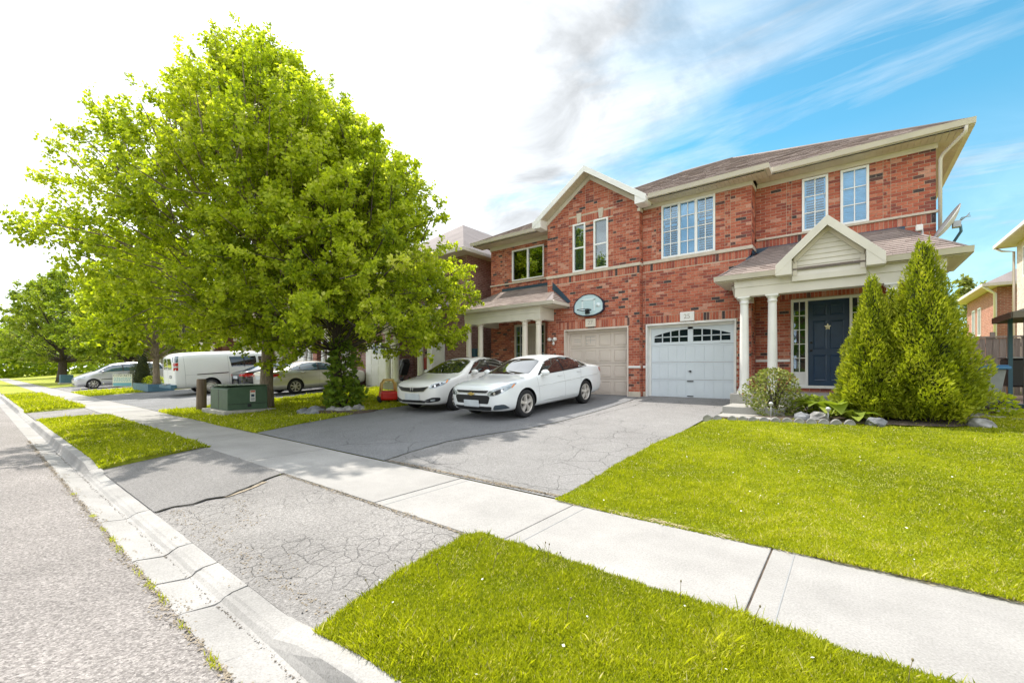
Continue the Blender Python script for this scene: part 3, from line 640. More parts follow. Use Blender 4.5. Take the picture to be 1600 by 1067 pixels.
def shingles(m, O, U, Sd, poly, row=.14, tab=.30, lift=.012):
    """rows of tabs on the plane O + u*U + s*Sd, clipped to the convex polygon poly"""
    O, U, Sd = Vector(O), Vector(U).normalized(), Vector(Sd).normalized(); Nn = U.cross(Sd).normalized()
    if Nn.z < 0: Nn = -Nn
    # half planes of the convex polygon
    ar = sum(poly[i][0]*poly[(i+1) % len(poly)][1]-poly[(i+1) % len(poly)][0]*poly[i][1] for i in range(len(poly)))
    hp = []
    for i in range(len(poly)):
        p, q = poly[i], poly[(i+1) % len(poly)]; a, b = q[1]-p[1], p[0]-q[0]
        if ar < 0: a, b = -a, -b
        hp.append((a, b, a*p[0]+b*p[1]))
    u0, u1 = min(p[0] for p in poly), max(p[0] for p in poly); s0, s1 = min(p[1] for p in poly), max(p[1] for p in poly)
    rn = random.Random(int(O.x*100+O.y*10)); s = s0; r = 0
    while s < s1:
        u = u0-rn.uniform(0, tab)
        while u < u1:
            w = tab*rn.uniform(.7, 1.25); lo = rn.uniform(-.004, .004)
            q = [(u+.002, s+lo), (u+w-.002, s+lo), (u+w-.002, s+row), (u+.002, s+row)]; u += w
            for k in hp: q = clip_half(q, *k)
            if len(q) < 3: continue
            th = lift*rn.uniform(.75, 1.35); top = [O+U*p[0]+Sd*p[1]+Nn*(.002+th*max(0, 1-(p[1]-s)/row)) for p in q]
            bot = [O+U*p[0]+Sd*p[1]-Nn*.004 for p in q]; n = len(q)
            m.add(top+bot, [tuple(range(n))]+[(i, (i+1) % n, n+(i+1) % n, n+i) for i in range(n)])
        s += row; r += 1
def slab3(m, pts, th):
    """a deck of thickness th below the 3-D polygon pts"""
    P = [Vector(p) for p in pts]; Nn = (P[1]-P[0]).cross(P[2]-P[0]).normalized()
    if Nn.z < 0: Nn = -Nn
    n = len(P); m.add(P+[p-Nn*th for p in P], [tuple(range(n)), tuple(range(n, 2*n))[::-1]]+[(i, (i+1) % n, n+(i+1) % n, n+i) for i in range(n)])
def roof_plane(ms, md, pts, th=.03, row=.14):
    """pts: polygon whose first edge is the eave"""
    P = [Vector(p) for p in pts]; U = (P[1]-P[0]).normalized(); Nn = U.cross(P[2]-P[0]).normalized(); Sd = Nn.cross(U)
    if Sd.z < 0: Sd = -Sd
    poly = [((p-P[0]).dot(U), (p-P[0]).dot(Sd)) for p in P]; shingles(ms, P[0], U, Sd, poly, row); slab3(md, [p+Vector((0, 0, -.004)) for p in P], th)

house = thing('semi_detached_house', 'red brick two-storey semi-detached house with two garages and porches', 'house', (0, 0, 0))
HP = house
mort = MB()
YB, YG, YR, YL = 12.86, 13.10, 13.70, 13.80      # brick faces: gable bay, garage wall, right entry wall, left entry wall
XA, XB, XC, XD, XE = -12.0, -8.5, -5.09, -2.06, 1.58
GZ = .56
front = lambda yy: (lambda u, v: (u, yy, v))
# openings (x0, x1, z0, z1)
H_slider = (-10.85, -9.28, 5.02, 6.28); H_g1 = (-7.45, -6.97, 4.74, 6.38); H_g2 = (-6.66, -6.14, 4.74, 6.38)
H_garL = (-7.80, -5.45, GZ-.1, 2.79); H_trip = (-4.49, -2.97, 4.78, 6.40); H_garR = (-4.98, -2.43, GZ-.1, 2.82)
H_w3 = (-.97, -.41, 5.06, 6.45); H_w4 = (-.16, .40, 5.06, 6.45); H_doorR = (-1.22, .36, .92, 3.28); H_doorL = (-10.72, -9.22, .92, 3.22)
# gable bay
gs = (8.05-6.6)/2.05
clipsB = [(gs, 1, 7.78+gs*-6.8), (-gs, 1, 7.78+gs*6.8)]
brick_wall(front(YB), (0, 1, 0), XB, XC, GZ, 4.64, [H_garL], [XB+.36, XC-.36], [(H_garL[0]-.22, H_garL[1]+.12, 2.80, 3.06), (XB, XC, 4.42, 4.64)], (), mort)
brick_wall(front(YB), (0, 1, 0), XB, XC, 4.74, 7.80, [H_g1, H_g2], [XB+.44, -7.62, -7.45, -6.97, -6.66, -6.14, -5.97, XC-.44], [(-7.62, -6.80, 6.385, 6.62), (-6.80, -5.97, 6.385, 6.62)], clipsB, mort)
brick_wall(lambda u, v: (XC, u, v), (-1, 0, 0), YB+.002, YG+.02, GZ, 6.42, [], [], [], (), mort)
# right garage wall
brick_wall(front(YG), (0, 1, 0), XC+.004, XD, GZ, 4.68, [H_garR], [XC+.10], [(XC+.004, XD, 2.83, 3.06), (XC+.004, XD, 4.46, 4.68)], (), mort)
brick_wall(front(YG), (0, 1, 0), XC+.004, XD, 4.78, 6.46, [H_trip], [XC+.30, -4.66, -4.49, -2.97, -2.72, -2.58], [], (), mort)
brick_wall(lambda u, v: (XD, u, v), (-1, 0, 0), YG+.002, YR+.02, .6, 6.46, [], [], [], (), mort)
# right entry wall
brick_wall(front(YR), (0, 1, 0), XD+.004, XE, .6, 5.0, [H_doorR], [], [(XD+.3, XE, 3.30, 3.50), (XD+.004, XE, 4.78, 5.0)], (), mort)
brick_wall(front(YR), (0, 1, 0), XD+.004, XE, 5.06, 6.50, [H_w3, H_w4], [XD+.74, XD+.86, -.97, -.41, -.16, .40, .66, .80], [], (), mort)
# left entry wall
brick_wall(front(YL), (0, 1, 0), XA, XB-.004, .6, 4.92, [H_doorL], [], [], (), mort)
brick_wall(front(YL), (0, 1, 0), XA, XB-.004, 4.98, 6.46, [H_slider], [XA+.62, XA+.74, -10.85, -9.28], [], (), mort)
wall = mort.build('wall', 'mortar', HP, fix=False)
core = MB(); core.box(XA, XE, 16.6, 24.3, .5, 6.55); core.box(XA, XA+.02, YL+.01, 16.6, .5, 6.55); core.box(XE-.02, XE, YR+.01, 16.6, .5, 6.55); core.box(XB, XB+.02, YB+.01, 13.9, .5, 6.5)
core.build('side_wall', 'brick_sidewall', HP)
def brick_area(b):
    q = [proj(*p) for p in b[0]]; return abs(sum(q[i][0]*q[(i+1) % len(q)][1]-q[(i+1) % len(q)][0]*q[i][1] for i in range(len(q))))/2
def seen(b):
    c = sum(b[0], Vector())/len(b[0])
    return not (c.z < 4.75 and c.x > -2.7 and c.y > 13.05 and c.x > -.2) and b[1].y > .5 and c.x < 1.5
order = sorted(range(len(BRICKS)), key=lambda i: -(brick_area(BRICKS[i]) if seen(BRICKS[i]) else 0)); single = set(order[:300])
mb = MB()
def brick_geo(m, b, c0=Vector()):
    P, inn = b; n = len(P); c = sum(P, Vector())/n
    sh = [p+(c-p).normalized()*.0035 for p in P]
    fr = [p-c0 for p in sh]; mid = [p+inn*.0035-c0 for p in P]; bk = [p+inn*.03-c0 for p in P]
    m.add(fr+mid+bk, [tuple(range(n))]+[(i, (i+1) % n, n+(i+1) % n, n+i) for i in range(n)]+[(n+i, n+(i+1) % n, 2*n+(i+1) % n, 2*n+i) for i in range(n)])
for i, b in enumerate(BRICKS):
    if i in single:
        s = MB(); c = sum(b[0], Vector())/len(b[0]); brick_geo(s, b, c); o = s.build('brick', 'brick_red', wall); o.location = c
    else: brick_geo(mb, b)
tag(mb.build('brick_courses', 'brick_course', HP), kind='stuff')
# stone belt courses and bands
m = MB(); m.box(XB-.03, XC+.03, YB-.035, YB+.05, 4.642, 4.738); m.box(XC+.031, XD+.03, YG-.035, YG+.05, 4.682, 4.778); m.box(XC+.03, XC-.0, YB+.05, YG-.036, 4.642, 4.738); m.box(XD+.0, XD+.03, YG+.051, YR-.036, 4.682, 4.778)
m.build('belt_course', 'stone_cast', HP, bevel=.006)
m = MB(); m.box(XD+.032, XE+.03, YR-.035, YR+.05, 5.002, 5.058); m.build('belt_course', 'stone_cast', HP, bevel=.006)
m = MB(); m.box(XA-.03, XB-.03, YL-.035, YL+.05, 4.922, 4.978); m.build('belt_course', 'stone_cast', HP, bevel=.006)
m = MB(); m.box(-5.449, XC+.025, YB-.03, YB+.03, 1.46, 1.53); m.box(XC+.026, -4.985, YG-.03, YG+.03, 1.46, 1.53); m.build('stone_band', 'trim_white', HP, bevel=.005)
m = MB(); m.box(-5.445, XC+.02, YB-.02, YB+.05, GZ-.1, GZ+.16); m.box(XC+.021, -4.985, YG-.02, YG+.05, GZ-.1, GZ+.16); m.build('pier_footing', 'stone_cast', HP, bevel=.012)
m = MB(); m.box(XD+.01, -1.24, YR-.03, YR+.03, 1.62, 1.69); m.build('stone_band', 'trim_white', HP, bevel=.005)
for cx in (-7.21, -6.40):
    m = MB(); m.prism([(cx-.065, 6.40), (cx+.065, 6.40), (cx+.095, 6.72), (cx-.095, 6.72)], 'y', YB-.03, YB+.05); m.build('keystone', 'stone_cast', HP, bevel=.006)
# house numbers
def text_obj(name, txt, size, loc, rot, mat, parent, ext=.004, align='CENTER'):
    cu = bpy.data.curves.new(name, 'FONT'); cu.body = txt; cu.size = size; cu.extrude = ext; cu.align_x = align; cu.align_y = 'CENTER'
    o = bpy.data.objects.new(name, cu); COL.objects.link(o)
    me = bpy.data.meshes.new_from_object(o.evaluated_get(bpy.context.evaluated_depsgraph_get())); bpy.data.objects.remove(o)
    me.materials.clear(); me.materials.append(MATS[mat]); p = bpy.data.objects.new(name, me); COL.objects.link(p); p.location = loc; p.rotation_euler = rot; p.parent = parent; return p
for x0, x1, yy, txt in ((-6.95, -6.58, YB, '27'), (-3.93, -3.53, YG, '25')):
    m = MB(); m.box(x0, x1, yy-.05, yy+.02, 2.84, 3.11); pl = m.build('house_number_plaque', 'trim_white' if txt == '25' else 'trim_beige', HP, bevel=.012)
    text_obj('number', txt, .19, ((x0+x1)/2, yy-.054, 2.972), (R(90), 0, 0), 'number_grey', pl, .003)

# ---- windows
def window(name, h, yy, cols, rows, kind, parent=HP, fw=.055, glass='window_glass', mull=.022, splits=(), back=True):
    """h: opening; splits: x of sash mullions; kind: what hangs behind the glass"""
    x0, x1, z0, z1 = h; root = MB()
    for a in ((x0, x0+fw, z0, z1), (x1-fw, x1, z0, z1), (x0+fw, x1-fw, z0, z0+fw), (x0+fw, x1-fw, z1-fw, z1)): root.box(a[0], a[1], yy-.03, yy+.07, a[2], a[3])
    for s in splits: root.box(s-.038, s+.038, yy-.018, yy+.07, z0+fw, z1-fw)
    w = root.build(name, 'window_vinyl', parent, bevel=.006)
    edges = [x0+fw]+[v for s in splits for v in (s-.038, s+.038)]+[x1-fw]
    for i in range(0, len(edges), 2):
        a, b = edges[i], edges[i+1]; c, d = z0+fw, z1-fw
        m = MB(); m.box(a, b, yy+.030, yy+.034, c, d); m.build('pane', glass, w)
        if cols*rows > 1:
            m = MB()
            for k in range(1, cols): xx = a+(b-a)*k/cols; m.box(xx-mull/2, xx+mull/2, yy+.008, yy+.028, c, d)
            for k in range(1, rows): zz = c+(d-c)*k/rows; m.box(a, b, yy+.012, yy+.027, zz-mull/2, zz+mull/2)
            m.build('muntin', 'window_vinyl', w)
        kd = kind[i//2] if isinstance(kind, (list, tuple)) else kind
        if kd == 'louvre':
            m = MB(); m.box(a, a+.035, yy+.05, yy+.08, c, d); m.box(b-.035, b, yy+.05, yy+.08, c, d); zz = c+.03; mid = c+(d-c)*.62
            m.box(a, b, yy+.05, yy+.08, mid-.035, mid+.035)
            while zz < d-.04:
                if abs(zz-mid) > .05: m.add([(a+.035, yy+.045, zz-.016), (b-.035, yy+.045, zz-.016), (b-.035, yy+.09, zz+.018), (a+.035, yy+.09, zz+.018), (a+.035, yy+.047, zz-.024), (b-.035, yy+.047, zz-.024), (b-.035, yy+.092, zz+.010), (a+.035, yy+.092, zz+.010)], [(0,1,2,3),(7,6,5,4),(0,4,5,1),(2,6,7,3),(0,3,7,4),(1,5,6,2)])
                zz += .068
            m.build('shutter', 'louvre', w)
        elif kd == 'blind':
            m = MB(); zz = c
            while zz < d: m.box(a, b, yy+.06, yy+.072, zz, zz+.05); zz += .054
            m.build('blind', 'louvre', w)
        elif kd == 'curtain':
            m = MB(); n = 22; P = [(a+(b-a)*k/n, yy+.10+.016*math.sin(k*2.1)) for k in range(n+1)]
            for (xa, ya), (xb, yb) in zip(P, P[1:]): m.quad((xa, ya, c), (xb, yb, c), (xb, yb, d), (xa, ya, d))
            m.build('curtain', 'curtain', w)
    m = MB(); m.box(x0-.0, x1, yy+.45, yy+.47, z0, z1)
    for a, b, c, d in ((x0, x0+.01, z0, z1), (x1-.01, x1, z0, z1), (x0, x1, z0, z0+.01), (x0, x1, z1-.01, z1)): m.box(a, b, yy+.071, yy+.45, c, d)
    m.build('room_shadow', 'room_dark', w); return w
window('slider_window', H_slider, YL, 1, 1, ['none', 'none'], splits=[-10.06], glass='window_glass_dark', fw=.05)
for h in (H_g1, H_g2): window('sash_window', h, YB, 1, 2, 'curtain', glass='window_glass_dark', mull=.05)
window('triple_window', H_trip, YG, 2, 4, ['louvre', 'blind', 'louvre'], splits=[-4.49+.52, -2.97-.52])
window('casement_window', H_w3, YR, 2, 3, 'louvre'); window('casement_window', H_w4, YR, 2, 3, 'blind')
# ---- garage doors
def garage(name, h, yy, mat, fmat, style):
    x0, x1, z0, z1 = h; z0 = GZ; rec = .22; m = MB(); fw = .10
    m.box(x0, x0+.04, yy-.02, yy+rec+.06, z0, z1); m.box(x1-.04, x1, yy-.02, yy+rec+.06, z0, z1); m.box(x0+.04, x1-.04, yy-.02, yy+rec+.06, z1-.05, z1)
    m.box(x0+.04, x0+fw, yy+rec-.05, yy+rec+.06, z0, z1-.05); m.box(x1-fw, x1-.04, yy+rec-.05, yy+rec+.06, z0, z1-.05); m.box(x0+fw, x1-fw, yy+rec-.05, yy+rec+.06, z1-fw-.03, z1-.05)
    g = thing(name, None, None); g.parent = HP; m.build('frame', fmat, g, bevel=.005)
    a, b, c, d = x0+fw, x1-fw, z0+.02, z1-fw-.03; Yd = yy+rec; n = 4
    for r in range(n):
        zc, zd = c+(d-c)*r/n, c+(d-c)*(r+1)/n; m = MB()
        if style == 'panel':
            m.box(a, b, Yd, Yd+.05, zc+.004, zd-.004); sec = m.build('section', mat, g, bevel=.004)
            for k in range(4):
                pa, pb = a+(b-a)*k/4+.07, a+(b-a)*(k+1)/4-.07; q = MB()
                f0 = [(pa, Yd-.002, zc+.09), (pb, Yd-.002, zc+.09), (pb, Yd-.002, zd-.09), (pa, Yd-.002, zd-.09)]
                f1 = [(pa+.012, Yd+.010, zc+.102), (pb-.012, Yd+.010, zc+.102), (pb-.012, Yd+.010, zd-.102), (pa+.012, Yd+.010, zd-.102)]
                f2 = [(pa+.045, Yd-.012, zc+.135), (pb-.045, Yd-.010, zc+.135), (pb-.045, Yd-.010, zd-.135), (pa+.045, Yd-.010, zd-.135)]
                f3 = [(pa-.012, Yd-.0015, zc+.078), (pb+.012, Yd-.0015, zc+.078), (pb+.012, Yd-.0015, zd-.078), (pa-.012, Yd-.0015, zd-.078)]
                f4 = [(pa-.006, Yd-.017, zc+.084), (pb+.006, Yd-.017, zc+.084), (pb+.006, Yd-.017, zd-.084), (pa-.006, Yd-.017, zd-.084)]
                q.add(f3+f4+f0+f2, [(0,1,5,4),(1,2,6,5),(2,3,7,6),(3,0,4,7),(4,5,9,8),(5,6,10,9),(6,7,11,10),(7,4,8,11),(8,9,13,12),(9,10,14,13),(10,11,15,14),(11,8,12,15),(12,13,14,15)])
                q.build('panel', mat, sec, fix=False)
                if r == 3 and k < 2:     # worn dark lines of the old window inserts
                    q = MB(); lines = [(.30, .62, .95, .63), (.30, .40, .95, .41)] if k == 0 else [(.08, .15, .10, .9), (.5, .15, .52, .9), (.08, .5, .98, .52), (.08, .88, .98, .9), (.08, .13, .3, .15)]
                    for u0_, v0_, u1_, v1_ in lines: q.box(pa+(pb-pa)*u0_, pa+(pb-pa)*u1_, Yd-.014, Yd-.0105, zc+.10+(zd-zc-.2)*v0_, zc+.10+(zd-zc-.2)*v1_+.006)
                    q.build('worn_line', 'print_grey', sec)
        else:
            if r < 3:
                npl = 9
                for k in range(npl): m.box(a+(b-a)*k/npl+.003, a+(b-a)*(k+1)/npl-.003, Yd-.004+(.005 if k in (0, 4, 8) else 0)-.006, Yd+.05, zc+.05, zd-.05)
                m.box(a, b, Yd, Yd+.05, zc+.004, zd-.004)
                for za, zb in ((zc+.004, zc+.045), (zd-.045, zd-.004)): m.box(a, b, Yd-.012, Yd, za, zb)
                m.build('section', mat, g)
            else:
                # arched lights: two groups of four columns, two rows
                m.box(a, b, Yd+.03, Yd+.05, zc+.004, zd-.004); m.box(a, a+.09, Yd-.01, Yd+.03, zc+.004, zd-.004); m.box(b-.09, b, Yd-.01, Yd+.03, zc+.004, zd-.004)
                xm = (a+b)/2; m.box(xm-.075, xm+.075, Yd-.01, Yd+.03, zc+.09, zd-.004); m.box(a+.09, b-.09, Yd-.01, Yd+.03, zc+.004, zc+.09)
                arch = lambda x: zd-.07-.17*(abs(x-xm)/((b-a)/2-.09))**2.2
                N_ = 40
                for i in range(N_):
                    xa, xb = a+.09+(b-a-.18)*i/N_, a+.09+(b-a-.18)*(i+1)/N_
                    m.add([(xa, Yd-.01, arch(xa)), (xb, Yd-.01, arch(xb)), (xb, Yd-.01, zd-.004), (xa, Yd-.01, zd-.004), (xa, Yd+.03, arch(xa)), (xb, Yd+.03, arch(xb))], [(0, 1, 2, 3), (0, 4, 5, 1)])
                for s0, s1 in ((a+.09, xm-.075), (xm+.075, b-.09)):
                    for k in range(1, 4): xx = s0+(s1-s0)*k/4; m.box(xx-.014, xx+.014, Yd-.006, Yd+.03, zc+.09, zd-.06)
                    m.box(s0, s1, Yd-.006, Yd+.03, zc+.09+.145, zc+.09+.172)
                sec = m.build('section', mat, g)
                q = MB(); q.box(a+.09, b-.09, Yd+.022, Yd+.026, zc+.09, zd-.07); q.build('pane', 'garage_glass', sec)
    q = MB()
    if style != 'panel':
        xm = (a+b)/2; q.box(xm-.09, xm+.09, Yd-.03, Yd-.013, c+.47, c+.50); q.box(xm-.09, xm+.09, Yd-.03, Yd-.013, c+.03, c+.055); q.lathe([(.028, -.05), (.028, -.013)], 14, (xm, Yd, c+.78), 'y'); q.box(xm-.06, xm+.05, Yd-.06, Yd-.045, c+.775, c+.787)
    else: q.box(a+.10, a+.2, Yd-.03, Yd-.012, c+.62, c+.64); q.box(a+.1, a+.2, Yd-.03, Yd-.012, c+.05, c+.07)
    q.build('handle', 'black_metal', g)
    q = MB(); q.box(a, b, Yd-.01, Yd+.04, GZ-.02, GZ+.02); q.build('rubber_seal', 'plastic_black', g)
    return g
garage('garage_door', H_garL, YB, 'garage_beige', 'garage_beige', 'panel')['label'] = 'beige panelled garage door under the basketball board'
garage('garage_door', H_garR, YG, 'garage_white', 'trim_white', 'carriage')['label'] = 'white garage door with arched row of dark lights'
# ---- entry doors
def entry(h, yy, mat, dx0, dx1, two):
    x0, x1, z0, z1 = h; m = MB(); f = .06; g = thing('entry_door', None, None); g.parent = HP
    for a, b in ((x0, x0+f), (dx0-f, dx0), (dx1, dx1+f), (x1-f, x1)): m.box(a, b, yy-.02, yy+.10, z0+.07, z1-f)
    m.box(x0, x1, yy-.02, yy+.10, z1-f, z1); m.box(x0, x1, yy-.06, yy+.10, z0, z0+.07); m.build('frame', 'trim_white' if two else 'trim_beige', g, bevel=.005)
    for a, b in ((x0+f, dx0-f), (dx1+f, x1-f)):
        if b-a < .05: continue
        q = MB(); q.box(a, b, yy+.03, yy+.09, z0+.07, z0+.42); q.build('sidelight_base', 'trim_white', g); q = MB(); q.box(a, b, yy+.045, yy+.05, z0+.42, z1-f); q.build('sidelight', 'window_glass', g)
        q = MB(); q.box((a+b)/2-.009, (a+b)/2+.009, yy+.025, yy+.044, z0+.42, z1-f)
        for k in range(0, 6): zz = z0+.42+(z1-f-z0-.42)*k/5; q.box(a, b, yy+.025, yy+.044, zz-.009, zz+.009)
        q.build('sidelight_muntin', 'window_vinyl', g)
    z0d, z1d = z0+.075, z1-f-.005; q = MB(); q.box(dx0+.004, dx1-.004, yy+.045, yy+.09, z0d, z1d); leaf = q.build('door_leaf', mat, g)
    Hh = z1d-z0d; Wd = dx1-dx0
    for ci in (0, 1):
        for (a, b) in ((.05, .36), (.43, .76), (.82, .95)):
            pa, pb = dx0+Wd*(.12+.42*ci), dx0+Wd*(.46+.42*ci); pc, pd = z0d+Hh*a, z0d+Hh*b; q = MB(); yf = yy+.044
            o4 = [(pa, yf, pc), (pb, yf, pc), (pb, yf, pd), (pa, yf, pd)]; i4 = [(pa+.02, yf-.012, pc+.02), (pb-.02, yf-.012, pc+.02), (pb-.02, yf-.012, pd-.02), (pa+.02, yf-.012, pd-.02)]
            j4 = [(pa+.05, yf-.002, pc+.05), (pb-.05, yf-.002, pc+.05), (pb-.05, yf-.002, pd-.05), (pa+.05, yf-.002, pd-.05)]
            q.add(o4+i4+j4, [(0,1,5,4),(1,2,6,5),(2,3,7,6),(3,0,4,7),(4,5,9,8),(5,6,10,9),(6,7,11,10),(7,4,8,11),(8,9,10,11)]); q.build('door_panel', mat, leaf, fix=False)
    q = MB(); q.lathe([(.03, -.07), (.034, -.05), (.018, -.03), (.03, 0)], 14, (dx0+.07, yy+.045, z0d+.92), 'y'); q.lathe([(.03, -.03), (.03, 0)], 14, (dx0+.07, yy+.045, z0d+1.12), 'y'); q.build('door_knob', 'black_metal', leaf)
    if two:
        cx, cz = (dx0+dx1)/2-.01, z0d+1.52; q = MB(); q.prism([(cx+.075*math.cos(k*math.pi/5+math.pi/2)*(1 if k % 2 == 0 else .5), cz+.09*math.sin(k*math.pi/5+math.pi/2)*(1 if k % 2 == 0 else .5)) for k in range(10)], 'y', yy+.02, yy+.042); q.lathe([(.035, -.03), (.04, 0)], 12, (cx, yy+.04, cz-.02), 'y'); q.build('emblem', 'brass_emblem', leaf)
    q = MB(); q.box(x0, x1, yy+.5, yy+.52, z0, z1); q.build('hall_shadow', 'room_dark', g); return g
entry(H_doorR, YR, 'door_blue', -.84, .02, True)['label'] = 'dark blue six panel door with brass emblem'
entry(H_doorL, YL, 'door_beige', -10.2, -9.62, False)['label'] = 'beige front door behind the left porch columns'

# ---- roofs
ms, md = MB(), MB()
E0, RZ, RY = 6.72, 9.90, 19.0; xl, xr = -12.5, 2.06; rl, rr = -5.6, -3.65
roof_plane(ms, md, [(xl, 13.2, E0), (xr, 13.2, E0), (rr, RY, RZ), (rl, RY, RZ)])
main = md.build('roof', 'shingle_grey', HP)
tag(ms.build('shingles', 'shingle', main, fix=False), kind='stuff')
md = MB(); yb = 24.9
slab3(md, [(xr, 13.2, E0), (xr, yb, E0), (rr, RY, RZ)], .03); slab3(md, [(xl, yb, E0), (xl, 13.2, E0), (rl, RY, RZ)], .03); slab3(md, [(xr, yb, E0), (xl, yb, E0), (rl, RY, RZ), (rr, RY, RZ)], .03); md.build('rear_roof', 'shingle', HP)
ms, md = MB(), MB()   # garage bay hip
roof_plane(ms, md, [(-4.98, 12.6, 6.62), (-1.66, 12.6, 6.62), (-3.97, 14.9, 7.655), (-4.98, 14.9, 7.655)]); roof_plane(ms, md, [(-1.66, 12.6, 6.62), (-1.66, 13.35, 6.62), (-3.97, 14.9, 7.66)])
r2 = md.build('bay_roof', 'shingle_grey', HP); tag(ms.build('shingles', 'shingle', r2, fix=False), kind='stuff')
ms, md = MB(), MB(); gx, gzp, ge = -6.8, 8.06, 6.60
roof_plane(ms, md, [(-4.74, 12.45, ge), (-4.74, 13.1, ge), (gx, 15.7, gzp), (gx, 12.45, gzp)]); roof_plane(ms, md, [(-8.86, 13.1, ge), (-8.86, 12.45, ge), (gx, 12.45, gzp), (gx, 15.7, gzp)])
r3 = md.build('gable_roof', 'shingle_grey', HP); tag(ms.build('shingles', 'shingle', r3, fix=False), kind='stuff')
# ridge caps
m = MB(); m.tube([(rl, RY, RZ), (rr, RY, RZ)], .05, 6); m.tube([(rr, RY, RZ), (xr, 13.2, E0+.02)], .035, 6); m.tube([(rl, RY, RZ), (xl, 13.2, E0+.02)], .035, 6); m.build('ridge_cap', 'shingle', HP)
def gutter(m, x0, x1, y, z, h=.115):
    # y: outer lip, z: top
    m.prism([(y, z), (y+.01, z-.02), (y+.025, z-.06), (y+.045, z-h), (y+.10, z-h), (y+.10, z), (y+.085, z-.015), (y+.02, z-.015)], 'x', x0, x1)
def soffit(x0, x1, y0, y1, z, parent=HP, along='x', step=.11):
    m = MB(); a, b = (x0, x1) if along == 'x' else (y0, y1); t = a
    while t < b-.01:
        e = min(b, t+step-.007)
        if along == 'x': m.box(t, e, y0, y1, z, z+.012)
        else: m.box(x0, x1, t, e, z, z+.012)
        t += step
    m.box(x0, x1, y0, y1, z+.0125, z+.02); m.build('soffit', 'soffit', parent)
m = MB(); gutter(m, -1.62, 2.12, 13.10, 6.74); gutter(m, -4.70, -1.58, 12.50, 6.645); gutter(m, -12.6, -8.83, 13.10, 6.74)
m.box(2.02, 2.12, 13.2, 24.9, 6.61, 6.73); m.box(-1.68, -1.58, 12.6, 13.1, 6.53, 6.64); m.build('gutter', 'gutter_paint', HP, bevel=.004)
soffit(-2.0, 2.02, 13.2, YR, 6.585); soffit(-4.75, -1.68, 12.6, YG, 6.50); soffit(-12.5, -8.6, 13.2, YL, 6.585); soffit(XE, 2.02, YR+.001, 24.3, 6.585, along='y')
m = MB(); m.box(XD+.04, XE+.03, YR-.03, YR+.04, 6.47, 6.585); m.box(XC+.04, XD+.03, YG-.03, YG+.04, 6.40, 6.50); m.box(XD+.002, XD+.03, YG+.041, YR-.031, 6.40, 6.50); m.box(XA-.03, XB-.0, YL-.03, YL+.04, 6.43, 6.585); m.build('frieze_board', 'trim_beige', HP, bevel=.004)
m = MB(); m.box(-4.75, -1.69, 12.60, 12.62, 6.50, 6.62); m.box(-1.95, 2.02, 13.2, 13.22, 6.585, 6.72); m.box(-12.5, -8.86, 13.2, 13.22, 6.585, 6.72); m.build('fascia', 'gutter_paint', HP)
# gable rake boards, rake soffit and eave returns
def rake(name, gx, zp, hw, ze, y0, y1, w, mat, parent, frame_in=.0):
    for sgn in (-1, 1):
        m = MB(); ex = gx+sgn*hw
        m.prism([(gx, zp), (ex, ze), (ex, ze-w), (gx, zp-w)], 'y', y0, y1); m.build(name, mat, parent, bevel=.004)
rake('rake_board', gx, gzp+.03, 2.07, ge+.03, 12.43, 12.47, .20, 'trim_white', HP)
for sgn in (-1, 1):
    m = MB(); L_ = math.hypot(2.06, gzp-ge); n = int(L_/.12); d = Vector((sgn*2.06/L_, 0, (ge-gzp)/L_))
    for k in range(n):
        a = Vector((gx, 0, gzp-.13))+d*(k*L_/n+.004); b = Vector((gx, 0, gzp-.13))+d*((k+1)*L_/n-.004)
        m.add([(a.x, 12.47, a.z), (b.x, 12.47, b.z), (b.x, YB, b.z), (a.x, YB, a.z), (a.x, 12.47, a.z+.012), (b.x, 12.47, b.z+.012), (b.x, YB, b.z+.012), (a.x, YB, a.z+.012)], [(0,1,2,3),(7,6,5,4),(0,4,5,1),(2,6,7,3),(1,5,6,2),(3,7,4,0)])
    m.build('rake_soffit', 'soffit', HP)
    m = MB(); ex = gx+sgn*2.07; ix = gx+sgn*(1.70+.02)
    m.prism([(ix, ge+.26), (ex, ge+.0), (ex, ge-.16), (ex-sgn*.06, ge-.19), (ix, ge-.19)], 'y', 12.44, YB+.05); m.build('eave_return', 'trim_white', HP, bevel=.004)
    m = MB(); a0, a1 = gx, gx+sgn*1.73; t0 = 7.94; m.prism([(a0, t0-.02), (a1, t0-.02-gs*1.73), (a1, t0-.18-gs*1.73), (a0, t0-.18)], 'y', YB-.03, YB+.04); m.build('gable_trim', 'trim_beige', HP, bevel=.004)
m = MB(); m.box(XC-.06, XC+.03, YB-.03, YG-.031, 6.32, 6.42); m.build('frieze_board', 'trim_beige', HP)
# downspouts
def pipe(pts, w=.035, name='downspout', mat='gutter_paint', parent=HP):
    m = MB(); m.tube(pts, w, 8); return m.build(name, mat, parent)
pipe([(1.98, 13.17, 6.62), (1.97, 13.2, 6.50), (1.68, 13.62, 6.28), (1.64, 13.66, 6.18), (1.64, 13.66, 4.5)]); pipe([(-2.30, 12.0, 3.52), (-2.30, 12.3, 3.32), (-2.26, 13.0, 3.2), (-2.26, 13.05, 3.1), (-2.26, 13.05, .65)], .04)
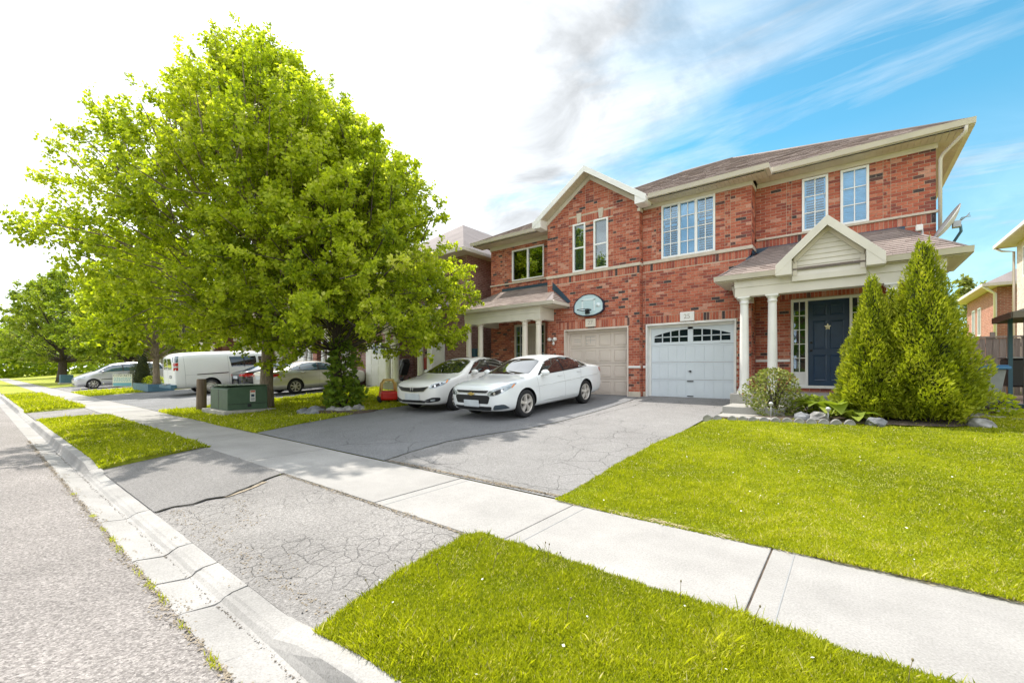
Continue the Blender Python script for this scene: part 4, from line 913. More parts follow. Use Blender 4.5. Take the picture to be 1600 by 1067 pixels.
# ---- porches
def column(x, y, z0, z1, r, mat, parent):
    m = MB(); m.box(x-r*1.35, x+r*1.35, y-r*1.35, y+r*1.35, z0, z0+.06)
    m.lathe([(r*1.3, z0+.06), (r*1.3, z0+.09), (r*1.12, z0+.13), (r*1.02, z0+.18), (r, z0+.3), (r*.97, z0+1.0), (r*.86, z1-.22), (r*.86, z1-.17), (r*1.0, z1-.16), (r*1.0, z1-.14), (r*.88, z1-.13), (r*.9, z1-.08), (r*1.15, z1-.05), (r*1.15, z1-.035)], 28, (x, y, 0)); m.box(x-r*1.25, x+r*1.25, y-r*1.25, y+r*1.25, z1-.035, z1); return m.build('column', mat, parent)
PF = .82
# right porch
px0, px1, py, pz = -2.62, 1.80, 11.68, 3.70; top = 4.78
ms, md = MB(), MB()
roof_plane(ms, md, [(px0, py, pz), (px1, py, pz), (px1-.9, YR, top), (px0+.9, YR, top)]); roof_plane(ms, md, [(px0, YG+.02, pz+.0), (px0, py, pz), (px0+.62, YG+.02, pz+.76)]); roof_plane(ms, md, [(px1, py, pz), (px1, YR, pz), (px1-.9, YR, top)])
pr = md.build('porch_roof', 'shingle_grey', HP); tag(ms.build('shingles', 'shingle', pr, fix=False), kind='stuff')
m = MB(); m.tube([(px0, py, pz+.02), (px0+.62, YG, pz+.76)], .022, 6); m.tube([(px1, py, pz+.02), (px1-.9, YR, top)], .022, 6); m.build('hip_cap', 'shingle_grey', pr)
m = MB(); m.box(XD+.005, px1-.75, YR-.02, YR-.005, 4.66, 4.80); m.add([(px0+.62, YG-.012, pz+.62), (XD+.02, YG-.012, 4.45), (XD+.02, YG-.012, 4.62), (px0+.60, YG-.012, pz+.86), (px0+.42, YG-.012, pz+.72), (px0+.45, YG-.012, pz+.52)], [(0, 1, 2, 3, 4, 5)])
m.add([(XD+.012, YG, 4.44), (XD+.012, YR-.02, 4.64), (XD+.012, YR-.02, 4.82), (XD+.012, YG, 4.62)], [(0, 1, 2, 3)]); m.build('flashing', 'flashing', HP)
m = MB(); gutter(m, px0-.05, -1.28, py-.10, pz+.03); gutter(m, .58, px1+.05, py-.10, pz+.03); m.box(px0-.06, px0+.03, py-.0, YG-.02, pz-.085, pz+.02); m.box(px1-.03, px1+.06, py, YR, pz-.085, pz+.02); m.build('porch_gutter', 'gutter_paint', HP, bevel=.004)
soffit(px0+.03, -1.2, py, 12.0, pz-.11); soffit(.5, px1-.03, py, 12.0, pz-.11); soffit(px0+.03, -2.14, 12.0, YG-.02, pz-.11, along='y'); soffit(1.3, px1-.03, 12.0, YR, pz-.11, along='y')
m = MB(); m.box(-2.22, 1.5, 11.78, 12.02, 3.20, 3.42); m.box(-2.23, 1.51, 11.765, 12.03, 3.42, pz-.11); m.box(-2.22, -2.0, 12.02, YG, 3.20, pz-.11); m.box(1.28, 1.5, 12.02, YR, 3.2, pz-.11); m.build('porch_beam', 'siding', HP, bevel=.004)
m = MB(); m.box(-2.0, 1.28, 12.02, YR, 3.44, 3.46); m.build('porch_ceiling', 'soffit', HP)
for cx in (-2.03, -1.43, .72, 1.3): column(cx, 11.9, PF, 3.20, .106, 'trim_white', HP)
m = MB(); m.box(-2.3, 1.56, 11.62, YR, .3, PF); m.build('porch_floor', 'concrete_step', HP, bevel=.01)
m = MB(); m.box(-2.25, -1.05, 10.55, 11.61, .25, .585); m.build('entry_step', 'concrete_step', HP, bevel=.015); m = MB(); m.box(-2.25, -1.15, 9.86, 10.54, .2, .43); m.build('entry_step', 'concrete_step', HP, bevel=.015)
# porch gable
ggx, gap, ghw, gze = -.36, 4.74, .93, 3.80
ms, md = MB(), MB(); yk = 13.62
roof_plane(ms, md, [(ggx+ghw, 11.5, gze), (ggx+ghw, 11.95, gze), (ggx, yk, gap), (ggx, 11.5, gap)], .03); roof_plane(ms, md, [(ggx-ghw, 11.95, gze), (ggx-ghw, 11.5, gze), (ggx, 11.5, gap), (ggx, yk, gap)], .03)
g = md.build('porch_gable_roof', 'shingle_grey', HP); tag(ms.build('shingles', 'shingle', g, fix=False), kind='stuff')
rake('porch_rake_board', ggx, gap+.02, ghw+.03, gze+.0, 11.47, 11.51, .22, 'siding', HP)
for sgn in (-1, 1):
    m = MB(); ex, ix = ggx+sgn*(ghw+.03), ggx+sgn*(ghw-.28); m.prism([(ix, gze+.10), (ex, gze-.05), (ex, gze-.24), (ix, gze-.24)], 'y', 11.475, 11.77); m.build('gable_return', 'siding', HP, bevel=.004)
m = MB(); m.box(ggx-.66, ggx+.66, 11.70, 11.76, 3.43, 3.56); m.build('gable_base', 'siding', HP, bevel=.004)
zz = 3.56
while zz < 4.52:
    hw0, hw1 = [max(0.0, min(.66, (4.62-q)/((gap-gze)/ghw))) for q in (zz, zz+.108)]
    m = MB(); m.add([(ggx-hw0, 11.715, zz), (ggx+hw0, 11.715, zz), (ggx+hw1, 11.735, zz+.108), (ggx-hw1, 11.735, zz+.108), (ggx-hw0, 11.765, zz), (ggx+hw0, 11.765, zz), (ggx+hw1, 11.765, zz+.108), (ggx-hw1, 11.765, zz+.108)], [(0,1,2,3),(7,6,5,4),(0,4,5,1),(2,6,7,3),(1,5,6,2),(0,3,7,4)]); m.build('siding_board', 'siding', HP); zz += .108
for sgn in (-1, 1):
    m = MB(); sl_ = (gap-gze)/ghw; m.prism([(ggx, 4.58), (ggx+sgn*.62, 4.58-sl_*.62), (ggx+sgn*.62, 4.58-sl_*.62-.12), (ggx, 4.46)], 'y', 11.69, 11.712); m.box(ggx+sgn*.56, ggx+sgn*.64, 11.69, 11.712, 3.56, 3.86); m.build('gable_trim', 'trim_beige', HP)
    m = MB(); m.add([(ggx, 11.51, 4.60), (ggx+sgn*ghw, 11.51, gze-.14), (ggx+sgn*ghw, 11.76, gze-.14), (ggx, 11.76, 4.60)], [(0, 1, 2, 3)]); m.build('gable_soffit', 'soffit', HP)
# left porch
qx0, qx1, qy, qz, qt = -12.35, -7.62, 11.85, 3.66, 4.66
ms, md = MB(), MB()
roof_plane(ms, md, [(qx0, qy, qz), (qx1, qy, qz), (qx1-.62, YB, qz+.52), (XB, YL, qt), (qx0+.95, YL, qt)]); roof_plane(ms, md, [(qx1, qy, qz), (qx1, YB-.01, qz), (qx1-.62, YB-.01, qz+.52)]); roof_plane(ms, md, [(qx0, YL, qz), (qx0, qy, qz), (qx0+.95, YL, qt)])
pl = md.build('porch_roof', 'shingle_grey', HP); tag(ms.build('shingles', 'shingle', pl, fix=False), kind='stuff')
m = MB(); m.box(qx0+1.0, XB-.004, YL-.06, YL-.005, qt-.08, qt+.10); m.add([(qx1-.66, YB-.012, qz+.60), (qx1-.02, YB-.012, qz+.04), (qx1+.10, YB-.012, qz+.10), (qx1-.58, YB-.012, qz+.80), (qx1-.66, YB-.012, qz+.86)], [(0, 1, 2, 3, 4)]); m.build('flashing', 'flashing', HP)
m = MB(); gutter(m, qx0-.05, qx1+.05, qy-.10, qz+.03); m.box(qx1-.03, qx1+.06, qy, YB-.02, qz-.085, qz+.02); m.box(qx0-.06, qx0+.03, qy, YL, qz-.085, qz+.02); m.build('porch_gutter', 'gutter_paint', HP, bevel=.004)
soffit(qx0+.03, qx1-.03, qy, 12.1, qz-.11); soffit(-8.2, qx1-.03, 12.1, YB-.02, qz-.11, along='y')
m = MB(); m.box(-11.78, -8.22, 11.98, 12.22, 3.14, 3.36); m.box(-11.79, -8.21, 11.965, 12.23, 3.36, qz-.11); m.box(-8.44, -8.22, 12.22, YB, 3.14, qz-.11); m.box(-11.78, -11.56, 12.22, YL, 3.14, qz-.11); m.build('porch_beam', 'siding', HP, bevel=.004)
m = MB(); m.box(-11.56, -8.5, 12.22, YL, 3.38, 3.40); m.build('porch_ceiling', 'soffit', HP)
for cx in (-11.66, -11.05, -8.94, -8.36): column(cx, 12.1, PF, 3.14, .11, 'trim_beige', HP)
m = MB(); m.box(-11.9, -8.2, 11.9, 12.85, .3, PF); m.box(-11.9, -8.51, 12.85, YL, .3, PF); m.build('porch_floor', 'concrete_step', HP, bevel=.01)
# things fixed on or by the house
bbx, bby, bbz = -6.80, YB-.10, 3.56
t = thing('basketball_backboard', 'pale fan shaped basketball backboard with dark rim on brick above garage', 'backboard', (bbx, bby, bbz))
ol = [(-.56, .02), (-.50, .14), (-.36, .26), (-.20, .345), (0, .37), (.20, .345), (.36, .26), (.50, .14), (.56, .02), (.56, -.20), (.44, -.29), (.22, -.36), (0, -.375), (-.22, -.36), (-.44, -.29), (-.56, -.20)]
m = MB(); n = len(ol); sc = .93; m.add([(x, -.02, z) for x, z in ol]+[(x*sc, -.02, z*sc) for x, z in ol]+[(x, .06, z) for x, z in ol], [(i, (i+1) % n, n+(i+1) % n, n+i) for i in range(n)]+[(i, 2*n+i, 2*n+(i+1) % n, (i+1) % n) for i in range(n)]); m.build('border', 'bb_rim', t)
m = MB(); m.prism([(x*.935, z*.935) for x, z in ol], 'y', -.012, .05); m.build('board', 'board_clear', t)
m = MB()
for a in ((-.25, -.19, -.20, .18), (.19, .25, -.20, .18), (-.25, .25, .15, .21)): m.box(a[0], a[1], -.018, -.0125, a[2], a[3])
m.lathe([(.08, -.018), (.08, -.0125)], 20, (.36, 0, -.03), 'y'); m.build('target_lines', 'board_line', t)
m = MB(); ring = [(-.02+.225*math.cos(a), -.26+.225*math.sin(a), -.19) for a in np.linspace(0, 2*math.pi, 29)]; m.tube(ring, .012, 8); m.box(-.09, .05, -.07, -.013, -.30, -.15); m.box(-.06, .02, -.14, -.07, -.21, -.17); m.build('hoop', 'black_metal', t)
t = thing('flood_light', 'white security light with two lamp heads on brick beside left garage', 'security light', (-8.22, YB, 2.46))
m = MB(); m.lathe([(.06, -.04), (.06, 0)], 16, (0, 0, 0), 'y'); m.build('base', 'trim_white', t)
for dx in (-.11, .11): m = MB(); m.lathe([(.03, .02), (.06, -.02), (.065, -.10), (.05, -.14)], 16, (dx, -.05, .02), 'y'); m.build('lamp_head', 'trim_white', t)
m = MB(); m.ell((0.02, -.07, -.13), (.05, .05, .055), 12, 8); m.box(-.01, .03, -.07, -.02, -.12, -.02); m.build('sensor', 'trim_white', t)

# every separate piece of trim is a part of its own
def split_loose(o):
    bm = bmesh.new(); bm.from_mesh(o.data); bm.verts.ensure_lookup_table(); seen_ = set(); groups = []
    for v in bm.verts:
        if v.index in seen_: continue
        st, g_ = [v], []; seen_.add(v.index)
        while st:
            w = st.pop(); g_.append(w.index)
            for e in w.link_edges:
                q = e.other_vert(w)
                if q.index not in seen_: seen_.add(q.index); st.append(q)
        groups.append(set(g_))
    if len(groups) > 1:
        for g_ in groups[1:]:
            b2 = bm.copy(); b2.verts.ensure_lookup_table(); bmesh.ops.delete(b2, geom=[v for v in b2.verts if v.index not in g_], context='VERTS'); me = bpy.data.meshes.new(o.name); b2.to_mesh(me); b2.free()
            for mm in o.data.materials: me.materials.append(mm)
            n = bpy.data.objects.new(o.name.split('.')[0], me); COL.objects.link(n); n.parent = o.parent
            for md_ in o.modifiers:
                if md_.type == 'BEVEL': k = n.modifiers.new('bevel', 'BEVEL'); k.width = md_.width; k.segments = 2; k.limit_method = 'ANGLE'; k.angle_limit = md_.angle_limit
        bmesh.ops.delete(bm, geom=[v for v in bm.verts if v.index not in groups[0]], context='VERTS'); bm.to_mesh(o.data)
    bm.free()
for o in list(house.children_recursive):
    if o.type == 'MESH' and o.name.split('.')[0] in ('gutter', 'frieze_board', 'fascia', 'porch_gutter', 'belt_course', 'stone_band', 'pier_footing', 'flashing', 'hip_cap', 'ridge_cap', 'handle', 'worn_line', 'porch_beam', 'porch_floor', 'door_knob', 'side_wall', 'gable_trim', 'room_shadow'): split_loose(o)
# ================================================================== VEHICLES
# local frame: x forward, y to the left, z up, origin on the ground mid wheelbase
def body_cage(st, cap=True):
    """st rows: x, zb, w, ws, zs, wr, zr, zt"""
    vs, fs = [], []; npt = 9
    for (x, zb, w, ws, zs, wr, zr, zt) in st:
        zm = zb+.50*(zs-zb)
        half = [(0, zb), (.80*w, zb), (.965*w, zb+.07), (w, zm), (ws, zs), (ws+(wr-ws)*.42+.012*(1 if zr-zs > .15 else 0), zs+(zr-zs)*.48), (wr, zr), (wr*.58, zt-(zt-zr)*.22), (0, zt)]
        vs += [(x, y, z) for y, z in half]+[(x, -y, z) for y, z in half[1:-1][::-1]]
    k = 2*npt-2; n = len(st)
    for i in range(n-1):
        for j in range(k): fs.append((i*k+j, i*k+(j+1) % k, (i+1)*k+(j+1) % k, (i+1)*k+j))
    for i, rev in ((0, False), (n-1, True)):
        o = i*k
        for j in range(npt-1):
            a, b, c, d = o+j, o+j+1, o+(k-j-1) % k if j < npt-2 else o+npt-1, o+(k-j) % k
            f = [a, b, c, d] if j not in (0, npt-2) else ([o, o+1, o+k-1] if j == 0 else [o+npt-2, o+npt-1, o+npt])
            fs.append(tuple(f) if rev else tuple(f[::-1]))
    return vs, fs
def smooth_body(st, wheels, wr, mat, lvl=2):
    vs, fs = body_cage(st); me = bpy.data.meshes.new('tmp'); me.from_pydata(vs, [], fs)
    bm = bmesh.new(); bm.from_mesh(me); bmesh.ops.recalc_face_normals(bm, faces=bm.faces); bm.to_mesh(me); bm.free()
    o = bpy.data.objects.new('tmp', me); COL.objects.link(o)
    s = o.modifiers.new('s', 'SUBSURF'); s.levels = lvl; s.render_levels = lvl
    me.materials.append(MATS[mat]); me.materials.append(MATS['plastic_black'])
    c = MB()
    for (wx, wy) in wheels:
        sg = 1 if wy > 0 else -1; n = 40; ya, yb = wy-sg*.30, wy+sg*.6
        vs = [(wx+wr*math.cos(2*math.pi*k/n), y, wr_z+wr*math.sin(2*math.pi*k/n)) for y in (ya, yb) for k in range(n) for wr_z in (wheels_z,)]
        c.cur = 1; c.add(vs, [tuple(range(n))[::-1], tuple(range(n, 2*n))]+[(k, (k+1) % n, n+(k+1) % n, n+k) for k in range(n)])
    co = c.build('cut', [mat, 'plastic_black']); b = o.modifiers.new('b', 'BOOLEAN'); b.operation = 'DIFFERENCE'; b.solver = 'EXACT'; b.object = co
    dg = bpy.context.evaluated_depsgraph_get(); dg.update()
    b.show_viewport = False; dg.update(); bvh = BVHTree.FromObject(o, dg); b.show_viewport = True; dg.update()
    m2 = bpy.data.meshes.new_from_object(o.evaluated_get(dg)); bpy.data.objects.remove(o); bpy.data.objects.remove(co)
    m2.polygons.foreach_set('use_smooth', [p.material_index == 0 for p in m2.polygons])
    if hasattr(m2, 'set_sharp_from_angle'): m2.set_sharp_from_angle(angle=R(50))
    return m2, bvh
wheels_z = .335
def chaikin(p, n=1):
    """round the corners of an outline (n: 1 tight, 2 wide)"""
    out = []; rad = .035 if n == 1 else .09
    for i in range(len(p)):
        a, b, c = Vector(p[i-1]), Vector(p[i]), Vector(p[(i+1) % len(p)])
        ra, rc = min(rad, .42*(a-b).length), min(rad, .42*(c-b).length)
        q0, q1 = b+(a-b).normalized()*ra, b+(c-b).normalized()*rc
        out += [tuple(q0*(1-t)*(1-t)+b*2*t*(1-t)+q1*t*t) for t in (0, .33, .67, 1)]
    return out
def decal(bvh, poly, d, off, mat, name, parent, step=.07, mirror=False, thick=.0, rnd=1):
    """a panel cut to the 3-D outline poly, laid on the body along direction d"""
    d = Vector(d).normalized(); P = [Vector(p) for p in (chaikin(poly, rnd) if rnd else poly)]
    u = d.orthogonal().normalized(); u = Vector((0, 0, 1)).cross(d).normalized() if abs(d.z) < .9 else Vector((1, 0, 0)); v = d.cross(u)
    bm = bmesh.new(); o = P[0]; bm.faces.new([bm.verts.new((p.dot(u), p.dot(v), 0)) for p in P])
    for ax in (0, 1):
        lo, hi = min(w.co[ax] for w in bm.verts), max(w.co[ax] for w in bm.verts); t = math.floor(lo/step)*step
        while t < hi:
            if t > lo: bmesh.ops.bisect_plane(bm, geom=bm.verts[:]+bm.edges[:]+bm.faces[:], plane_co=tuple(t if i == ax else 0 for i in range(3)), plane_no=tuple(1 if i == ax else 0 for i in range(3)))
            t += step
    bmesh.ops.triangulate(bm, faces=[f for f in bm.faces if len(f.verts) > 4])
    last = None; miss = []
    for w in bm.verts:
        q = u*w.co.x+v*w.co.y; hit = bvh.ray_cast(q-d*6, d)
        if hit[0] is None: miss.append(w); continue
        w.co = hit[0]+hit[1].normalized()*off if hit[1].dot(d) < 0 else hit[0]-hit[1].normalized()*off
    bmesh.ops.delete(bm, geom=miss, context='VERTS')
    if thick:
        bmesh.ops.recalc_face_normals(bm, faces=bm.faces)
        if bm.faces and sum(f.normal.dot(d) for f in bm.faces) > 0: bmesh.ops.reverse_faces(bm, faces=bm.faces)
        r = bmesh.ops.extrude_face_region(bm, geom=bm.faces[:])
        for e in [g for g in r['geom'] if isinstance(g, bmesh.types.BMVert)]: e.co -= d*thick
    bmesh.ops.recalc_face_normals(bm, faces=bm.faces)
    if not thick and bm.faces and sum(f.normal.dot(d) for f in bm.faces) > 0: bmesh.ops.reverse_faces(bm, faces=bm.faces)
    outs = []
    for mi in ((1, -1) if mirror else (1,)):
        me = bpy.data.meshes.new(name); b2 = bm.copy()
        if mi < 0:
            for w in b2.verts: w.co.y = -w.co.y
            bmesh.ops.reverse_faces(b2, faces=b2.faces)
        b2.to_mesh(me); b2.free(); me.materials.append(MATS[mat]); me.polygons.foreach_set('use_smooth', [True]*len(me.polygons))
        ob = bpy.data.objects.new(name, me); COL.objects.link(ob); ob.parent = parent; outs.append(ob)
    bm.free(); return outs
WHEELMESH = {}
def wheel(parent, x, y, r, style, w=.205):
    sg = 1 if y > 0 else -1; key = (round(r, 3), style)
    e = bpy.data.objects.new('wheel', None); COL.objects.link(e); e.parent = parent; e.location = (x, y, r); e.empty_display_size = .1
    if sg < 0: e.rotation_euler = (0, 0, math.pi)
    if key not in WHEELMESH:
        a = MB(); a.lathe([(r*.66, -w*.45), (r*.80, -w*.5), (r*.93, -w*.48), (r*.985, -w*.36), (r, -w*.2), (r, w*.2), (r*.985, w*.36), (r*.93, w*.48), (r*.80, w*.5), (r*.66, w*.45)], 44, (0, 0, 0), 'y', True); ty = a.build('tyre', 'tyre')
        b = MB(); b.lathe([(r*.68, w*.42), (r*.685, w*.47), (r*.655, w*.475), (r*.63, w*.40), (r*.60, w*.12), (r*.60, -w*.4), (r*.66, -w*.4)], 40, (0, 0, 0), 'y', True)
        ns = {'five': 5, 'ten': 10, 'seven': 7, 'steel': 0, 'cover': 8}[style]
        wd = {'five': .20, 'ten': .075, 'seven': .13, 'cover': .12}.get(style, .1)
        for k in range(ns):
            t = 2*math.pi*k/ns+.3; ca, sa = math.cos(t), math.sin(t)
            def P(rad, lat, yy): return (rad*r*ca-lat*r*sa, yy, rad*r*sa+lat*r*ca)
            b.add([P(.12, -wd*.42, w*.46), P(.12, wd*.42, w*.46), P(.62, wd*.55, w*.40), P(.62, -wd*.55, w*.40), P(.12, -wd*.5, w*.20), P(.12, wd*.5, w*.20), P(.62, wd*.75, w*.18), P(.62, -wd*.75, w*.18)], [(0,1,2,3),(0,4,5,1),(1,5,6,2),(2,6,7,3),(3,7,4,0)])
        if style == 'steel': b.lathe([(.60*r, w*.30), (.45*r, w*.34), (.30*r, w*.42), (.0001, w*.42)], 30, (0, 0, 0), 'y')
        b.lathe([(.16*r, w*.25), (.16*r, w*.47), (.10*r, w*.51), (.0001, w*.515)], 20, (0, 0, 0), 'y'); rm = b.build('rim', 'rim')
        c = MB(); c.lathe([(.595*r, w*.10), (.0001, w*.08)], 30, (0, 0, 0), 'y'); c.lathe([(.45*r, w*.11), (.43*r, w*.16), (.12*r, w*.17)], 30, (0, 0, 0), 'y'); bk = c.build('brake_disc', 'rim_dark')
        WHEELMESH[key] = (ty.data, rm.data, bk.data)
        for q in (ty, rm, bk): bpy.data.objects.remove(q)
    for nm, me in zip(('tyre', 'rim', 'brake_disc'), WHEELMESH[key]):
        o = bpy.data.objects.new(nm, me); COL.objects.link(o); o.parent = e
    return e
def place(root, x, y, heading, yaw=0.0, dz=0.0):
    """heading +1: nose towards the house, -1: nose towards the street"""
    f = Vector((math.sin(yaw)*heading, heading*math.cos(yaw), 0)); f.z = .063*f.y; f.normalize(); left = Vector((0, -.063*0, 1)).cross(f).normalized(); up = f.cross(left)
    root.matrix_world = Matrix(((f.x, left.x, up.x, x), (f.y, left.y, up.y, y), (f.z, left.z, up.z, gz(x, y)+.006+dz), (0, 0, 0, 1)))
def make_sedan(name, label, st, mat, wb, track, rwheel, style, front, win, wsh, rear, pos, extra=None, glass='car_glass', group=None):
    global wheels_z
    wheels_z = rwheel; W2 = track
    root = thing(name, label, 'car', group=group)
    wl = [(wb/2, W2), (wb/2, -W2), (-wb/2, W2), (-wb/2, -W2)]
    me, bvh = smooth_body(st, wl, rwheel+.045, mat); body = bpy.data.objects.new('body', me); COL.objects.link(body); body.parent = root
    for (x, y) in wl: wheel(root, x, y-(.02 if y > 0 else -.02), rwheel, style)
    D = lambda poly, d, off, m_, nm, mir=False, st_=.07, th=0, rnd=1: decal(bvh, poly, d, off, m_, nm, root, st_, mir, th, rnd)
    # windscreen and rear window (seen from above), dark surround first
    D(wsh['front'], (0, 0, -1), .0035, glass, 'windscreen', rnd=2); D(wsh['back'], (0, 0, -1), .0035, glass, 'rear_window', rnd=2)
    sd = lambda pts: [(x, 2.0, z) for x, z in pts]
    D(sd(win['surround']), (0, -1, 0), .002, 'plastic_black', 'window_surround', True, rnd=1)
    for p in win['panes']: D(sd(p), (0, -1, 0), .005, glass, 'side_window', True, rnd=1)
    for p in win.get('seams', []):
        (x0, z0), (x1, z1) = p; D(sd([(x0-.004, z0), (x0+.004, z0), (x1+.004, z1), (x1-.004, z1)]) if abs(x1-x0) < abs(z1-z0) else sd([(x0, z0-.004), (x1, z1-.004), (x1, z1+.004), (x0, z0+.004)]), (0, -1, 0), .0015, 'print_grey', 'door_seam', True, .05, rnd=0)
    for (x, z) in win.get('handles', []): D(sd([(x-.10, z-.014), (x+.10, z-.010), (x+.10, z+.014), (x-.10, z+.014)]), (0, -1, 0), .012, win.get('handle_mat', mat), 'door_handle', True, .05, .02)
    if 'hood' in wsh:
        for poly in wsh['hood']: D(poly, (0, 0, -1), .0018, 'print_grey', 'hood_seam', abs(poly[0][1]) > .1, .05, rnd=0)
    for p in win.get('creases', []): D(sd(p), (0, -1, 0), .003, mat, 'body_crease', True, .06, .006, 0)
    if 'mirror' in win:
        mx, mz = win['mirror']
        for sg in (1, -1):
            hit = bvh.ray_cast(Vector((mx, sg*3, mz)), Vector((0, -sg, 0))); yy = abs(hit[0].y) if hit[0] is not None else W2+.05
            q = MB(); q.ell((0, 0, 0), (.075, .115, .075), 16, 10); q.tube([(.0, -sg*.02, -.03), (.02, -sg*.16, -.065)], [.03, .035], 8); o = q.build('mirror', mat, root); o.location = (mx, sg*(yy+.13), mz+.035)
    # front end panels: polygons given in (y, z)
    for nm, m_, pts, off, mir, th in front: D([(4.0, y, z) for y, z in pts], (-1, 0, 0), off, m_, nm, mir, .025, th, 0 if nm in ('emblem', 'licence_plate', 'chrome_bow') else 1)
    for nm, m_, pts, dirv, off, mir in (extra or []): D(pts, dirv, off, m_, nm, mir, .025)
    for nm, m_, pts, off, mir in rear: D([(-4.0, y, z) for y, z in pts], (1, 0, 0), off, m_, nm, mir, .03)
    place(root, *pos); return root, bvh
plain('fog_slate', (.05, .07, .09), .5, .1, 8)
# ---- sedan, mid size
ST1 = [(2.31,.36,.46,.46,.63,.42,.715,.735),(2.28,.25,.70,.70,.68,.60,.765,.795),(2.13,.20,.84,.83,.745,.71,.83,.862),(1.80,.185,.905,.88,.82,.75,.89,.925),(1.37,.185,.925,.895,.868,.765,.93,.968),(1.06,.18,.928,.90,.905,.77,.97,1.005),(.64,.18,.93,.90,.93,.705,1.16,1.205),(.22,.18,.93,.895,.95,.625,1.365,1.415),(-.30,.18,.93,.895,.968,.60,1.415,1.468),(-.85,.18,.93,.895,.985,.59,1.39,1.44),(-1.28,.185,.93,.895,1.0,.595,1.305,1.355),(-1.68,.20,.925,.89,1.02,.65,1.165,1.195),(-2.0,.21,.91,.875,1.03,.69,1.085,1.105),(-2.38,.25,.865,.835,1.02,.67,1.06,1.08),(-2.53,.30,.76,.74,.95,.6,1.0,1.02),(-2.58,.38,.58,.58,.80,.48,.87,.89)]
WS1 = dict(front=[(1.02, .70, 0), (1.10, .35, 0), (1.12, 0, 0), (1.10, -.35, 0), (1.02, -.70, 0), (.34, -.565, 0), (.27, -.3, 0), (.25, 0, 0), (.27, .3, 0), (.34, .565, 0)], back=[(-1.22, .52, 0), (-1.20, 0, 0), (-1.22, -.52, 0), (-1.80, -.61, 0), (-1.86, 0, 0), (-1.80, .61, 0)])
WS1['hood'] = [[(1.12, .745, 0), (1.12, .752, 0), (1.75, .715, 0), (2.14, .60, 0), (2.14, .592, 0), (1.75, .707, 0)], [(2.14, .60, 0), (2.20, .3, 0), (2.21, 0, 0), (2.20, -.3, 0), (2.14, -.60, 0), (2.132, -.60, 0), (2.192, -.3, 0), (2.202, 0, 0), (2.192, .3, 0), (2.132, .60, 0)]]
WIN1 = dict(creases=[[(1.0, .70), (-.6, .745), (-2.1, .80), (-2.1, .815), (-.6, .765), (1.0, .712)], [(.95, .33), (-.95, .36), (-.95, .375), (.95, .345)]], surround=[(.86, .965), (.62, 1.10), (.30, 1.275), (-.05, 1.355), (-.55, 1.375), (-1.0, 1.335), (-1.35, 1.235), (-1.62, 1.10), (-1.55, 1.055), (-.8, 1.02), (.1, .985)],
    panes=[[(.80, .985), (.58, 1.11), (.29, 1.26), (-.05, 1.335), (-.22, 1.345), (-.25, 1.02), (.1, 1.005)], [(-.33, 1.025), (-.30, 1.348), (-.60, 1.35), (-.96, 1.315), (-1.08, 1.27), (-1.12, 1.06), (-.8, 1.04)], [(-1.16, 1.065), (-1.12, 1.25), (-1.33, 1.20), (-1.52, 1.10), (-1.50, 1.075)]],
    seams=[((.92, .93), (.86, .34)), ((-.27, 1.0), (-.30, .30)), ((-1.16, 1.04), (-1.08, .62)), ((.86, .34), (-.30, .30)), ((-.30, .30), (-.95, .31))], handles=[(-.06, .90), (-1.02, .945)], mirror=(.70, .985))
def emblem_cross(cx, cz, w, h): return [(cx-w, cz-h*.45), (cx-w*.3, cz-h*.45), (cx-w*.3, cz-h), (cx+w*.4, cz-h), (cx+w*.4, cz-h*.45), (cx+w, cz-h*.45), (cx+w*.9, cz+h*.45), (cx+w*.3, cz+h*.45), (cx+w*.3, cz+h), (cx-w*.4, cz+h), (cx-w*.4, cz+h*.45), (cx-w*.9, cz+h*.45)]
F1 = [('upper_grille', 'plastic_black', [(-.46, .66), (.46, .66), (.54, .715), (0, .71), (-.54, .715)], .004, False, 0), ('lower_grille', 'plastic_black', [(-.50, .41), (.50, .41), (.56, .57), (.50, .605), (-.50, .605), (-.56, .57)], .004, False, 0), ('air_intake', 'plastic_black', [(-.54, .255), (.54, .255), (.60, .35), (-.60, .35)], .004, False, 0),
      ('grille_bar', 'plastic_black', [(-.50, .47), (.50, .47), (.50, .485), (-.50, .485)], .010, False, 0), ('emblem', 'gold', emblem_cross(0, .632, .105, .038), .02, False, .015), ('licence_plate', 'plate', [(-.24, .34), (.24, .34), (.24, .49), (-.24, .49)], .022, False, .012), ('fog_pocket', 'fog_slate', [(.60, .27), (.84, .29), (.82, .40), (.66, .385)], .004, True, 0)]
circ = lambda x, y, z, r_: [(x+.0*k, y+r_*math.cos(k*math.pi/4), z+r_*math.sin(k*math.pi/4)) for k in range(8)]
